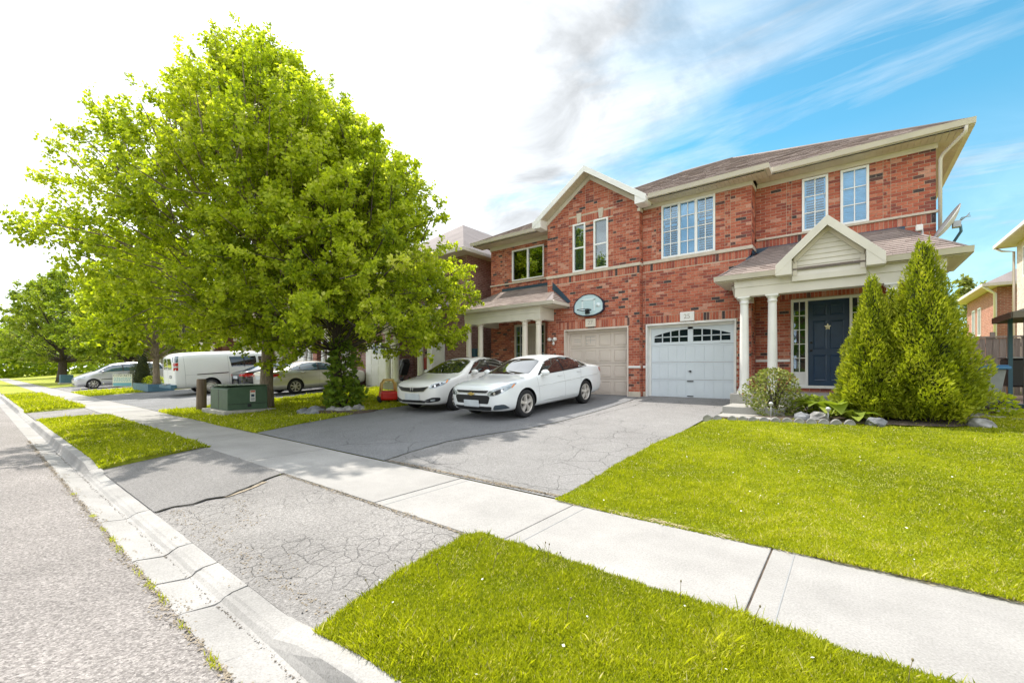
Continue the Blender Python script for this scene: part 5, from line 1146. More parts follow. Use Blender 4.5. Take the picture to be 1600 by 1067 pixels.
HL1 = [('headlight_bezel', 'plastic_black', [(2.24, .53, .612), (2.22, .56, .668), (2.15, .72, .735), (2.05, .80, .745), (2.12, .76, .66), (2.2, .64, .612)], (-.8, -.6, 0), .009, True), ('headlight_reflector', 'steel', circ(2.2, .63, .648, .034), (-.8, -.6, 0), .014, True), ('headlight_reflector', 'steel', circ(2.09, .755, .705, .034), (-.8, -.6, 0), .014, True), ('headlight', 'lens_clear', [(2.27, .47, .60), (2.26, .49, .685), (2.18, .68, .765), (1.95, .84, .835), (1.74, .90, .855), (1.76, .905, .825), (1.98, .875, .73), (2.17, .76, .63), (2.25, .60, .585)], (-.8, -.6, 0), .006, True), ('indicator', 'lens_amber', [(1.90, .87, .765), (1.80, .895, .83), (1.77, .90, .815), (1.88, .885, .745)], (-.5, -.86, 0), .010, True),
       ('tail_light', 'lens_red', [(-2.28, .88, .90), (-2.25, .88, .99), (-2.50, .78, .98), (-2.54, .72, .82), (-2.44, .82, .82)], (.35, -.94, 0), .006, True), ('brand_trim', 'steel', [(3, .52, .648), (3, 0, .648), (3, -.52, .648), (3, -.52, .656), (3, 0, .656), (3, .52, .656)], (-1, 0, 0), .007, False)]
RE1 = [('rear_plate', 'plate', [(-.26, .72), (.26, .72), (.26, .86), (-.26, .86)], .01, False)]
make_sedan('parked_car', 'white sedan with gold cross emblem parked before the beige garage', ST1, 'paint_white', 2.74, .815, .335, 'five', F1, WIN1, WS1, RE1, (-6.84, 9.60, -1, 0.03), HL1, group='cars on the driveways')
# ---- compact white sedan with a curved grille
sc = lambda st, a, b, c: [(x*a, zb*c, w*b, ws*b, zs*c, wr*b, zr*c, zt*c) for (x, zb, w, ws, zs, wr, zr, zt) in st]
def mod(st, f): return [f(*r) for r in st]
ST2 = [(2.20,.34,.44,.44,.63,.40,.71,.735),(2.16,.24,.66,.66,.68,.57,.77,.80),(2.0,.20,.79,.78,.755,.67,.845,.88),(1.66,.185,.85,.825,.80,.70,.875,.91),(1.32,.18,.872,.845,.865,.725,.93,.965),(1.02,.18,.876,.85,.91,.735,.98,1.01),(.58,.18,.88,.855,.935,.675,1.19,1.225),(.12,.18,.88,.85,.95,.60,1.375,1.42),(-.32,.18,.88,.85,.965,.58,1.405,1.452),(-.80,.18,.88,.85,.98,.575,1.375,1.42),(-1.20,.185,.88,.85,1.0,.585,1.285,1.33),(-1.58,.20,.875,.845,1.02,.63,1.16,1.19),(-1.85,.21,.865,.835,1.035,.66,1.09,1.11),(-2.15,.25,.82,.80,1.02,.64,1.06,1.08),(-2.28,.30,.72,.70,.95,.58,1.0,1.02),(-2.33,.38,.55,.55,.80,.46,.87,.89)]
WS2 = dict(front=[(.98, .67, 0), (1.07, .34, 0), (1.09, 0, 0), (1.07, -.34, 0), (.98, -.67, 0), (.25, -.54, 0), (.18, -.3, 0), (.16, 0, 0), (.18, .3, 0), (.25, .54, 0)], back=[(-1.15, .5, 0), (-1.13, 0, 0), (-1.15, -.5, 0), (-1.66, -.58, 0), (-1.72, 0, 0), (-1.66, .58, 0)])
shx = lambda L_, dx, k=1.0, dz=0: [(x*k+dx, z+dz) for x, z in L_]
WS2['hood'] = [[(1.08, .70, 0), (1.08, .707, 0), (1.65, .675, 0), (2.0, .57, 0), (2.0, .562, 0), (1.65, .668, 0)]]
WIN2 = dict(creases=[[(.9, .78), (-.6, .82), (-1.9, .87), (-1.9, .885), (-.6, .838), (.9, .792)]], surround=shx(WIN1['surround'], -.03, .95, -.002), panes=[shx(p, -.03, .95, -.002) for p in WIN1['panes']], seams=[tuple(shx(p, -.03, .95)) for p in WIN1['seams']], handles=shx(WIN1['handles'], -.03, .95), mirror=(.62, .985))
F2 = [('grille', 'plastic_black', [(-.58, .735), (-.40, .60), (0, .575), (.40, .60), (.58, .735), (.3, .70), (0, .69), (-.3, .70)], .005, False, 0), ('chrome_bow', 'steel', [(-.62, .745), (-.42, .592), (0, .562), (.42, .592), (.62, .745), (.58, .735), (.40, .604), (0, .578), (-.40, .604), (-.58, .735)], .008, False, 0),
      ('lower_grille', 'plastic_black', [(-.42, .29), (.42, .29), (.46, .33), (.4, .36), (-.4, .36), (-.46, .33)], .004, False, 0), ('fog_recess', 'plastic_black', [(.34, .325), (.56, .30), (.76, .33), (.78, .43), (.66, .44), (.50, .385)], .005, True, 0), ('fog_lamp', 'lens_clear', [(.60, .345), (.70, .35), (.71, .395), (.61, .385)], .012, True, 0), ('fog_bar', 'steel', [(.34, .335), (.56, .345), (.58, .362), (.36, .35)], .010, True, 0), ('licence_plate', 'plate', [(-.26, .36), (.26, .36), (.26, .53), (-.26, .53)], .02, False, .012)]
for xx in (-.045, .045): F2.append(('emblem', 'steel', [(xx-.012, .605), (xx+.012, .605), (xx+.016*(1 if xx > 0 else .4), .69), (xx-.016*(1 if xx < 0 else .4), .69)], .018, False, .012))
F2.append(('emblem', 'steel', [(-.05, .638), (.05, .638), (.05, .656), (-.05, .656)], .018, False, .012))
HL2 = [('headlight_bezel', 'plastic_black', [(2.09, .60, .70), (2.06, .63, .755), (1.96, .73, .80), (1.84, .79, .81), (1.95, .76, .74), (2.04, .68, .70)], (-.8, -.6, 0), .009, True), ('headlight_reflector', 'steel', circ(2.03, .68, .738, .032), (-.8, -.6, 0), .014, True), ('headlight_reflector', 'steel', circ(1.92, .76, .785, .028), (-.8, -.6, 0), .014, True), ('headlight', 'lens_clear', [(2.13, .55, .675), (2.10, .60, .775), (1.95, .74, .83), (1.62, .84, .895), (1.60, .85, .865), (1.85, .83, .76), (2.05, .70, .68)], (-.8, -.6, 0), .006, True), ('indicator', 'lens_amber', [(1.76, .84, .81), (1.65, .845, .875), (1.63, .85, .855), (1.74, .845, .785)], (-.5, -.86, 0), .010, True),
       ('sunroof', 'car_glass', [(-.05, .34, 3), (-.05, -.34, 3), (-.55, -.34, 3), (-.55, .34, 3)], (0, 0, -1), .003, False), ('wiper', 'plastic_black', [(1.06, .5, 3), (1.075, .5, 3), (1.10, -.15, 3), (1.085, -.15, 3)], (0, 0, -1), .012, False)]
make_sedan('parked_car', 'white compact sedan with dark curved grille left of the gold emblem sedan', ST2, 'paint_pearl', 2.67, .775, .325, 'ten', F2, WIN2, WS2, RE1, (-9.52, 9.66, -1, -.10), HL2, group='cars on the driveways')
# ---- silver sedan seen from behind right
TL3 = [('tail_light', 'lens_red', [(-2.12, .90, .84), (-2.05, .90, .94), (-2.45, .82, .97), (-2.54, .72, .88), (-2.44, .82, .80)], (.35, -.94, 0), .006, True)]
RE3 = RE1+[('tail_light_inner', 'lens_red', [(.42, .84), (.72, .85), (.74, .95), (.44, .93)], .006, True), ('bumper_inset', 'plastic_black', [(-.6, .33), (.6, .33), (.55, .43), (-.55, .43)], .004, False)]
WIN3 = dict(WIN1); WIN3['handle_mat'] = 'steel'
make_sedan('parked_car', 'silver beige sedan parked nose to house behind the ivy clad trunk', ST1, 'paint_silver', 2.79, .815, .335, 'seven', F1[:3], WIN3, WS1, RE3, (-20.4, 10.5, 1, 0.0), TL3, glass='car_glass_blue', group='cars on the driveways')
make_sedan('parked_car', 'glossy black sedan between the white van and the silver sedan', ST2, 'paint_black', 2.67, .775, .325, 'ten', F1[:3], WIN2, WS2, RE3, (-23.15, 10.3, 1, 0.0), [('tail_light', 'lens_red', [(-1.90, .85, .84), (-1.85, .85, .95), (-2.22, .76, .97), (-2.29, .68, .88), (-2.2, .76, .80)], (.35, -.94, 0), .006, True)], glass='car_glass_blue', group='cars on the driveways')
# ---- minivan
ST4 = [(2.45,.36,.46,.46,.58,.42,.68,.71),(2.39,.26,.70,.70,.66,.60,.76,.80),(2.20,.21,.86,.85,.78,.72,.88,.92),(1.85,.20,.95,.92,.92,.78,1.02,1.06),(1.52,.20,.985,.955,1.0,.80,1.12,1.16),(1.15,.20,.99,.96,1.05,.77,1.30,1.34),(.70,.20,.995,.965,1.07,.735,1.56,1.61),(.30,.20,.995,.965,1.08,.72,1.68,1.73),(-.5,.20,.995,.965,1.09,.715,1.72,1.775),(-1.5,.21,.995,.965,1.10,.71,1.71,1.765),(-2.1,.23,.985,.955,1.11,.70,1.67,1.72),(-2.42,.26,.96,.93,1.10,.69,1.57,1.62),(-2.58,.30,.90,.88,1.08,.68,1.30,1.34),(-2.64,.40,.80,.80,.95,.62,1.08,1.1)]
WS4 = dict(front=[(1.42, .70, 0), (1.50, 0, 0), (1.42, -.70, 0), (.62, -.66, 0), (.52, 0, 0), (.62, .66, 0)], back=[(-2.45, .55, 0), (-2.45, -.55, 0), (-2.55, -.6, 0), (-2.55, .6, 0)])
WIN4 = dict(surround=[(1.25, 1.12), (.72, 1.48), (.35, 1.60), (-.5, 1.64), (-1.6, 1.63), (-2.2, 1.56), (-2.38, 1.18), (-1, 1.14)], panes=[[(1.15, 1.135), (.70, 1.45), (.36, 1.565), (-.05, 1.59), (-.05, 1.15)], [(-.12, 1.15), (-.12, 1.60), (-1.1, 1.605), (-1.1, 1.17)], [(-1.18, 1.17), (-1.18, 1.60), (-2.1, 1.55), (-2.28, 1.21)]],
    seams=[((1.2, 1.08), (1.1, .36)), ((-.08, 1.13), (-.12, .32)), ((-1.15, 1.13), (-1.1, .8)), ((1.1, .70), (-1.1, .70))], handles=[(.12, .95), (-.95, .97)], mirror=(1.02, 1.13), handle_mat='plastic_black')
F4 = [('grille', 'plastic_black', [(-.45, .66), (.45, .66), (.5, .78), (-.5, .78)], .004, False, 0), ('lower_grille', 'plastic_black', [(-.5, .32), (.5, .32), (.55, .44), (-.55, .44)], .004, False, 0)]
HL4 = [('headlight', 'lens_clear', [(2.38, .50, .68), (2.36, .54, .80), (2.2, .80, .87), (1.92, .93, .90), (1.95, .94, .80), (2.25, .84, .70)], (-.8, -.6, 0), .006, True), ('side_strip', 'plastic_black', [(1.12, 2, .60), (1.12, 2, .64), (-1.15, 2, .66), (-1.15, 2, .62)], (0, -1, 0), .012, True)]
make_sedan('parked_car', 'silver minivan parked nose to street far left beside the dark cedar', ST4, 'paint_minivan', 3.03, .87, .335, 'cover', F4, WIN4, WS4, [], (-42.1, 6.9, -1, 0.0), HL4, glass='car_glass_blue', group='cars on the driveways')
# ---- white cargo van
VL = 1.12
ST5 = [(x_*VL, *r_) for (x_, *r_) in [(2.55,.42,.70,.70,.62,.62,.75,.78),(2.50,.34,.86,.86,.76,.74,.90,.94),(2.25,.32,.97,.95,.96,.80,1.06,1.10),(1.75,.32,1.0,.985,1.10,.83,1.20,1.24),(1.45,.32,1.005,.99,1.16,.83,1.34,1.38),(1.02,.32,1.01,.995,1.22,.82,1.74,1.79),(.72,.32,1.01,.995,1.24,.82,1.96,2.01),(.3,.32,1.01,1.0,1.25,.83,2.03,2.09),(-.8,.32,1.01,1.0,1.25,.84,2.04,2.105),(-2.2,.33,1.01,1.0,1.25,.84,2.03,2.095),(-2.78,.34,1.005,.995,1.24,.835,2.0,2.06),(-2.95,.36,.99,.98,1.22,.82,1.90,1.96),(-3.0,.42,.95,.94,1.18,.80,1.75,1.8)]]
WS5 = dict(front=[(1.38, .76, 0), (1.42, 0, 0), (1.38, -.76, 0), (.86, -.74, 0), (.80, 0, 0), (.86, .74, 0)], back=[])
def make_van():
    global wheels_z
    wheels_z = .37; root = thing('parked_van', 'white cargo van parked nose to house, rear doors towards the street', 'van')
    wl = [(1.92, .86), (1.92, -.86), (-1.9, .86), (-1.9, -.86)]; me, bvh = smooth_body(ST5, wl, .45, 'paint_van'); b = bpy.data.objects.new('body', me); COL.objects.link(b); b.parent = root
    for x, y in wl: wheel(root, x, y, .37, 'steel', .23)
    D = lambda poly, d, off, m_, nm, mir=False, th=0, rnd=1: decal(bvh, [(p_[0]*VL, p_[1], p_[2]) for p_ in poly], d, off, m_, nm, root, .08, mir, th, rnd)
    D(WS5['front'], (0, 0, -1), .004, 'car_glass', 'windscreen', rnd=2); sd = lambda pts: [(x, 2, z) for x, z in pts]
    D(sd([(1.30, 1.26), (.98, 1.66), (.86, 1.76), (.30, 1.78), (.30, 1.26)]), (0, -1, 0), .005, 'car_glass', 'side_window', True)
    D([(.20, -2, 1.28), (.20, -2, 1.80), (-.92, -2, 1.80), (-.86, -2, 1.28)], (0, 1, 0), .005, 'car_glass', 'side_window'); D([(-.30, -2, 1.28), (-.30, -2, 1.80), (-.345, -2, 1.80), (-.345, -2, 1.28)], (0, 1, 0), .008, 'plastic_black', 'window_bar', rnd=0)
    D(sd([(-1.0, .99), (-1.0, 1.03), (-2.2, 1.01), (-2.2, .97)]), (0, -1, 0), .012, 'plastic_black', 'door_track', True, rnd=0)
    for x0 in (.25, -.98, -2.62): D(sd([(x0, .45), (x0+.01, .45), (x0+.01, 1.85), (x0, 1.85)]), (0, -1, 0), .002, 'print_grey', 'door_seam', True, rnd=0)
    D(sd([(-.95, 1.0), (-2.62, .985), (-2.62, .992), (-.95, 1.007)]), (0, -1, 0), .002, 'print_grey', 'body_crease', True, rnd=0)  # flat grey strip, the shade line of a crease painted on
    rd = lambda pts: [(-4, y, z) for y, z in pts]
    for sg in (1, -1): D(rd([(sg*.06, 1.28), (sg*.66, 1.28), (sg*.62, 1.72), (sg*.54, 1.80), (sg*.06, 1.80)]), (1, 0, 0), .006, 'car_glass', 'rear_window')
    D(rd([(-.006, .55), (.006, .55), (.006, 1.86), (-.006, 1.86)]), (1, 0, 0), .004, 'plastic_black', 'door_gap', rnd=0); D(rd([(-.55, .86), (-.25, .86), (-.25, 1.0), (-.55, 1.0)]), (1, 0, 0), .008, 'plastic_black', 'plate_recess'); D(rd([(-.50, .885), (-.35, .885), (-.35, .975), (-.50, .975)]), (1, 0, 0), .014, 'plate', 'licence_plate', rnd=0)
    for sg in (1, -1):
        for z0, z1, m_ in ((1.22, 1.36, 'lens_red'), (1.37, 1.42, 'lens_clear'), (1.43, 1.58, 'lens_red')): D([(-2.86, sg*1.0, z0), (-2.86, sg*1.0, z1), (-2.985, sg*.86, z1), (-2.985, sg*.86, z0)], (.55, -sg*.83, 0), .008, m_, 'tail_light', rnd=0)
        D([(-2.84, sg*.96, 1.6), (-2.82, sg*.90, 1.92), (-2.97, sg*.74, 1.86), (-2.985, sg*.80, 1.6)], (.55, -sg*.83, 0), .005, 'car_glass_blue', 'corner_panel', rnd=1)
    m = MB(); m.box(-3.14*VL, -2.93*VL, -.98, .98, .40, .56); m.build('rear_bumper', 'planter_blue', root, bevel=.02); m = MB(); m.box(-3.16*VL, -3.0*VL, -.30, .35, .563, .60); m.build('bumper_step', 'grey_metal', root)
    for sg in (1, -1): m = MB(); m.ell((0, 0, 0), (.07, .11, .16), 14, 9); o = m.build('mirror', 'plastic_black', root); o.location = (1.22*VL, sg*1.13, 1.36)
    place(root, -25.75, 9.35, 1, 0.0); return root
make_van()
# ================================================================== TREES AND PLANTS
def rot_frames(d, roll):
    """unit vectors (N,3) -> two unit normals, rolled"""
    ref = np.where(np.abs(d[:, 2:3]) < .9, np.array([[0, 0, 1.0]]), np.array([[1.0, 0, 0]])); u = np.cross(d, ref); u /= np.linalg.norm(u, axis=1, keepdims=True); v = np.cross(d, u)
    c, s = np.cos(roll)[:, None], np.sin(roll)[:, None]; return u*c+v*s, -u*s+v*c
def leaf_quads(P, d, size, rng, fold=.25, aspect=.72):
    n = len(P); d = d/np.linalg.norm(d, axis=1, keepdims=True); u, v = rot_frames(d, rng.uniform(0, 2*np.pi, n)); L_ = size[:, None]
    W_ = L_*aspect*.5; base = P; tip = P+d*L_; mid = P+d*L_*.45
    return np.stack([base, mid+u*W_+v*W_*fold, tip-v*L_*.12, mid-u*W_+v*W_*fold], 1)
def tree(name, label, base, height, z_low, radius, ntwig, leaf, per, mat, bark, trunk_r, seed, lean=(0, 0), group=None, up=.5, squash=1.0, fork=None, limbs=16, shape=1.0, drop=None, cat='tree', droop=.35):
    rng = np.random.default_rng(seed); rn = random.Random(seed); root = thing(name, label, cat, base, 0, group); H = height
    m = MB(); top = np.array([lean[0], lean[1], H*.82])
    axis = lambda t: np.array([lean[0]*t+.10*math.sin(t*5+seed), lean[1]*t+.08*math.cos(t*4+seed)-.08, H*.82*t])
    m.tube([tuple(axis(t)) for t in np.linspace(0, 1, 12)], [trunk_r*(1.35 if t == 0 else 1)*(1-.92*t)**.8+.012 for t in np.linspace(0, 1, 12)], 10)
    tr = m.build('trunk', bark, root)
    # crown envelope: radius against relative height
    def env(q): return radius*np.clip(np.sin(np.clip((q*.90+.10), 0, 1)**(.72*shape)*np.pi)**.62, 0.02, 1)
    # boughs fill the envelope; each carries a plume of twigs, with gaps between the plumes
    tpb = 9; nb = ntwig//tpb; ntwig = nb*tpb; Z1 = np.array([[0, 0, 1.0]])
    bq = rng.random(nb)**.85; ang = rng.uniform(0, 2*np.pi, nb); rr = .92*rng.random(nb)**.40
    lump = 1+.06*np.sin(ang*3+seed+bq*5)+.08*np.sin(ang*5-bq*9+seed*2); er = env(bq)*lump; zlo = z_low
    bz = zlo+(H-zlo)*bq*(1-.10*rr*rr)+.2*np.sin(ang*4+seed); sc_ = (radius/4.2)**.6
    B = np.stack([np.cos(ang)*er*rr*squash+lean[0]*(bz/H), np.sin(ang)*er*rr+lean[1]*(bz/H), bz], 1)
    out = np.stack([np.cos(ang), np.sin(ang), np.zeros(nb)], 1)
    bd = out*((.30+.75*rr)*(1-.62*bq))[:, None]+Z1*(up*(.25+1.4*bq))[:, None]-Z1*((1-bq)*droop*rr)[:, None]+rng.normal(0, .20, (nb, 3)); bd /= np.linalg.norm(bd, axis=1, keepdims=True)
    Lb = rng.uniform(.9, 1.7, nb)*sc_; crest = (bq > .55) & (rr > .40) & (rng.random(nb) < .6); Lb[crest] *= 1.3; bd[crest] = bd[crest]*.5+Z1*.8; bd /= np.linalg.norm(bd, axis=1, keepdims=True)
    bi = np.repeat(np.arange(nb), tpb); tt_ = rng.random(ntwig)**.8; q = bq[bi]
    uu_, vv_ = rot_frames(bd[bi], rng.uniform(0, 2*np.pi, ntwig)); spread = (.30*(1-tt_)+.05)*sc_
    C = B[bi]-bd[bi]*(.35*Lb[bi])[:, None]+bd[bi]*(Lb[bi]*tt_)[:, None]+uu_*(spread*rng.random(ntwig))[:, None]
    d = bd[bi]*.62+uu_*(.75*(1-.55*tt_))[:, None]+rng.normal(0, .15, (ntwig, 3)); d /= np.linalg.norm(d, axis=1, keepdims=True); Lt = rng.uniform(.28, .60, ntwig)*(1-.35*tt_)*sc_
    # limbs towards a sample of twigs
    b = MB(); ids = rng.choice(nb, min(nb, limbs*12), replace=False)
    for i, j in enumerate(ids):
        e = B[j]-bd[j]*.3*Lb[j]; tt = np.clip((e[2]*.62-.2*np.hypot(e[0], e[1]))/(H*.82), .25, .92); s = axis(tt); big = i < limbs; r0 = (trunk_r*.42 if big else trunk_r*.13)*(1-.5*tt)
        mid = s*.5+e*.5+np.array([0, 0, -.06*np.linalg.norm(e-s)+.02])+rng.normal(0, .10, 3); q1 = s*.78+mid*.22+(mid-s)*.1
        b.tube([tuple(s), tuple((s+mid)/2+rng.normal(0, .05, 3)), tuple(mid), tuple((mid+e)/2+rng.normal(0, .06, 3)), tuple(e)], [r0, r0*.8, r0*.6, r0*.4, .008], 5, False)
    for j in range(nb): b.tube([tuple(B[j]-bd[j]*.33*Lb[j]), tuple(B[j]+bd[j]*.15*Lb[j]), tuple(B[j]+bd[j]*.62*Lb[j])], [.022*sc_, .014*sc_, .005], 4, False)
    tag(b.build('limbs', bark, root, fix=False), kind='stuff')
    # leaves along the twigs
    n = ntwig*per; idx = np.repeat(np.arange(ntwig), per); t = rng.random(n); P = C[idx]+d[idx]*(Lt[idx]*t)[:, None]+rng.normal(0, .042, (n, 3))*(radius/4.2)
    u, v = rot_frames(d[idx], rng.uniform(0, 2*np.pi, n)); ld = d[idx]*.45+u*.9+np.array([[0, 0, -.25]])+rng.normal(0, .2, (n, 3))
    sz = leaf*rng.uniform(.65, 1.25, n); V = leaf_quads(P, ld, sz, rng); rnd = np.clip(rng.normal(.45, .2, n)+rng.normal(0, .07, ntwig)[idx]+rng.normal(0, .13, nb)[bi][idx]+.12*(q[idx]-.5), 0, 1)
    quads_mesh('crown', V, mat, root, rnd); return root
tree('maple_tree', 'tallest broad leafy tree behind the green utility box, grey bare trunk', (-15.0, 6.1, gz(0, 6.1)), 11.0, 2.65, 4.85, 6600, .105, 32, 'leaf_lime', 'bark_grey', .20, 5, group='street trees', up=.62, limbs=18)
tree('linden_tree', 'leafy tree with ivy clad dark trunk beside the driveway rocks', (-12.35, 7.1, gz(0, 7.1)), 8.7, 1.75, 3.75, 4300, .105, 30, 'leaf_lime', 'bark_dark', .15, 9, lean=(-.2, .3), group='street trees', up=.5, limbs=18, shape=.92)
# further trees along the street
far = [('shade_tree', 'tree with pale trunk left of the white van', (-32.6, 7.1), 9.0, 2.6, 3.3, 'leaf_lime', .17, 21), ('shade_tree', 'dark trunked leafy tree behind the silver minivan', (-52, 9.2), 9.5, 2.2, 4.6, 'leaf_green', .34, 22), ('shade_tree', 'round green tree over the far left sidewalk', (-63, 6.0), 10.5, 2.2, 5.6, 'leaf_green', .36, 23),
       ('shade_tree', 'pale distant tree at the left edge of the street', (-92, 8.5), 11.5, 2.0, 6.0, 'leaf_pale', .35, 24), ('shade_tree', 'distant tree between the round tree and the pale one', (-78, 12), 10.5, 2.2, 5.5, 'leaf_green', .35, 25), ('shade_tree', 'background tree above the far brick houses', (-46, 20), 9.5, 2.5, 4.5, 'leaf_green', .3, 26)]
for i, (nm, lb, (x, y), h, zl, r_, mt, tr_, sd) in enumerate(far): tree(nm, lb, (x, y, gz(0, y)), h, zl, r_, 1700, .24, 14, mt, 'bark_dark' if i else 'bark_grey', tr_, sd, group='street trees', limbs=10)
tree('backyard_tree', 'thin pale green tree behind the wooden fence at right', (7.2, 47, .55), 7.4, 2.0, 3.0, 240, .30, 9, 'leaf_pale', 'bark_grey', .25, 31, limbs=14)

# ---- cedars: upright conifers of many small sprays
def cedar(name, label, base, H, r, n, mat, seed, group=None, lumps=.14, skirt=.12, lean=0.0):
    rng = np.random.default_rng(seed); root = thing(name, label, 'cedar', base, 0, group)
    m = MB(); m.tube([(0, 0, 0), (0, 0, H*.55)], [.07, .03], 8)
    for k in range(5): a = k*1.3+seed; m.tube([(0, 0, .05), (.22*math.cos(a), .22*math.sin(a), .5), (.3*math.cos(a), .3*math.sin(a), H*.4)], [.04, .03, .01], 6)
    m.build('trunk', 'bark_dark', root)
    q = 1-np.sqrt(1-rng.random(n)*.995); ang = rng.uniform(0, 2*np.pi, n)
    prof = np.clip((1-q)**.90*1.08, .02, 1)*np.clip((q+.05)/.16, .45, 1)**.5
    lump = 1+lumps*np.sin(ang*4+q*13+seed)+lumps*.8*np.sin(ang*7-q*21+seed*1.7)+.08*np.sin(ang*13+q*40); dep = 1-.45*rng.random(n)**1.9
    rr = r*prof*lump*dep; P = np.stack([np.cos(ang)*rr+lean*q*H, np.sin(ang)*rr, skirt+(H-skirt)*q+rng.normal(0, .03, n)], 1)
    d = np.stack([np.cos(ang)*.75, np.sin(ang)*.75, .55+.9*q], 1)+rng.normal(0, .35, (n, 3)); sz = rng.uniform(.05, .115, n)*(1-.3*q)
    V = leaf_quads(P-d/np.linalg.norm(d, axis=1, keepdims=True)*sz[:, None]*.4, d, sz, rng, .1, .34); rnd = np.clip(.46+.9*(dep-.82)+.16*np.sin(ang*4+q*13+seed)+rng.normal(0, .17, n), 0, 1)  # deeper sprays and hollows darker: shade of the gaps put into the tone
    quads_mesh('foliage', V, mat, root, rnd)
    # core so that the plant is not hollow, coloured dark as inner shade
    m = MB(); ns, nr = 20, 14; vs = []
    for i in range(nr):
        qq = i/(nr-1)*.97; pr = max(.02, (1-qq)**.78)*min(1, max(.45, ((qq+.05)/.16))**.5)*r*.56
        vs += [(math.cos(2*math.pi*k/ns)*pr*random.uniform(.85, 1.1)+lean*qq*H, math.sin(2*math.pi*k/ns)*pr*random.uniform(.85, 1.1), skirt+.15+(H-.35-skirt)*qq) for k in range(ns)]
    m.add(vs, [(i*ns+k, i*ns+(k+1) % ns, (i+1)*ns+(k+1) % ns, (i+1)*ns+k) for i in range(nr-1) for k in range(ns)]); m.build('shade_core', 'cedar_shade', root); return root
plain('cedar_shade', (.025, .034, .012), .95, .4, 9, bump=.5)
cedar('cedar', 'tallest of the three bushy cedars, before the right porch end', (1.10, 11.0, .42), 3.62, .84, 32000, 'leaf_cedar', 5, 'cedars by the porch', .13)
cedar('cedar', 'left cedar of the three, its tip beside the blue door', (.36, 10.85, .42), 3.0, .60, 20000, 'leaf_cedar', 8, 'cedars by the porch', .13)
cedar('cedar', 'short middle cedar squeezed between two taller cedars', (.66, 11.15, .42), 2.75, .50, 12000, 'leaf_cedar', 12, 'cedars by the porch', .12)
cedar('cedar', 'dark columnar cedar on the far lawn before the silver minivan', (-38.9, 7.55, .2), 2.9, .95, 6000, 'leaf_dark', 14, None, .10)
# ---- ivy and suckers round the linden trunk
def bush(name, label, base, rx, ry, h, n, leaf, mat, seed, cat='shrub', stems=9, group=None, twig='bark_dark', lift=.25):
    rng = np.random.default_rng(seed); root = thing(name, label, cat, base, 0, group); m = MB(); rn = random.Random(seed)
    for k in range(stems): a = rn.uniform(0, 6.28); m.tube([(rn.uniform(-.05, .05), rn.uniform(-.05, .05), 0), (math.cos(a)*rx*.35, math.sin(a)*ry*.35, h*.5), (math.cos(a)*rx*.75, math.sin(a)*ry*.75, h*rn.uniform(.7, .98))], [.014, .010, .004], 5)
    tag(m.build('stems', twig, root), kind='stuff')
    q = rng.random(n); ang = rng.uniform(0, 2*np.pi, n); e = np.sqrt(np.clip(1-((q-.42)/.60)**2, 0, 1)); rr = e*rng.random(n)**.35*(1+.14*np.sin(ang*5+seed)+.1*np.sin(ang*3+q*8))
    P = np.stack([np.cos(ang)*rx*rr, np.sin(ang)*ry*rr, h*q], 1); d = np.stack([np.cos(ang), np.sin(ang), lift+0*q], 1)+rng.normal(0, .6, (n, 3)); sz = leaf*rng.uniform(.6, 1.3, n)
    quads_mesh('foliage', leaf_quads(P, d, sz, rng), mat, root, np.clip(rng.normal(.45, .2, n)+.25*(q-.5), 0, 1)); return root
bush('ivy', 'leafy shoots climbing round the dark trunk above the rocks', (-11.95, 7.0, gz(0, 7)), .62, .5, .95, 900, .15, 'leaf_ivy', 41, 'ivy', 14)
bush('ivy', 'upper leafy shoots on the ivy clad trunk', (-12.15, 7.05, gz(0, 7)+.8), .42, .38, 1.35, 480, .16, 'leaf_ivy', 43, 'ivy', 10)
bush('rose_bush', 'rounded bush with reddish tips before the porch columns', (-1.28, 10.72, .42), .52, .48, 1.0, 3000, .055, 'leaf_rose', 42, 'shrub', 22)
for i, (x, y, r_, lb) in enumerate(((-.62, 10.9, .3, 'small lime plant between the rose bush and the hosta'), (-33.4, 7.0, .55, 'weedy plants growing in the blue planter box'), (2.2, 12.3, .35, 'weeds in front of the blue bin'))): bush('low_plant', lb, (x, y, gz(x, y)+(.25 if i == 1 else 0)), r_, r_, .42 if i != 1 else .6, 500, .07, 'leaf_hosta' if i == 0 else 'leaf_lime', 60+i, 'plant', 6)
for i, (x, y, rx, h, lb) in enumerate(((-70, 13, 3.5, 1.6, 'far low hedge behind the far left lawn'), (-58, 11.5, 2.6, 1.3, 'pale flowering shrub left of the silver minivan'), (-84, 14, 5, 2.2, 'distant hedge at the end of the street'))): bush('hedge', lb, (x, y, .5), rx, 1.2, h, 2500, .22, 'leaf_pale' if i == 1 else 'leaf_green', 70+i, 'hedge', 10)
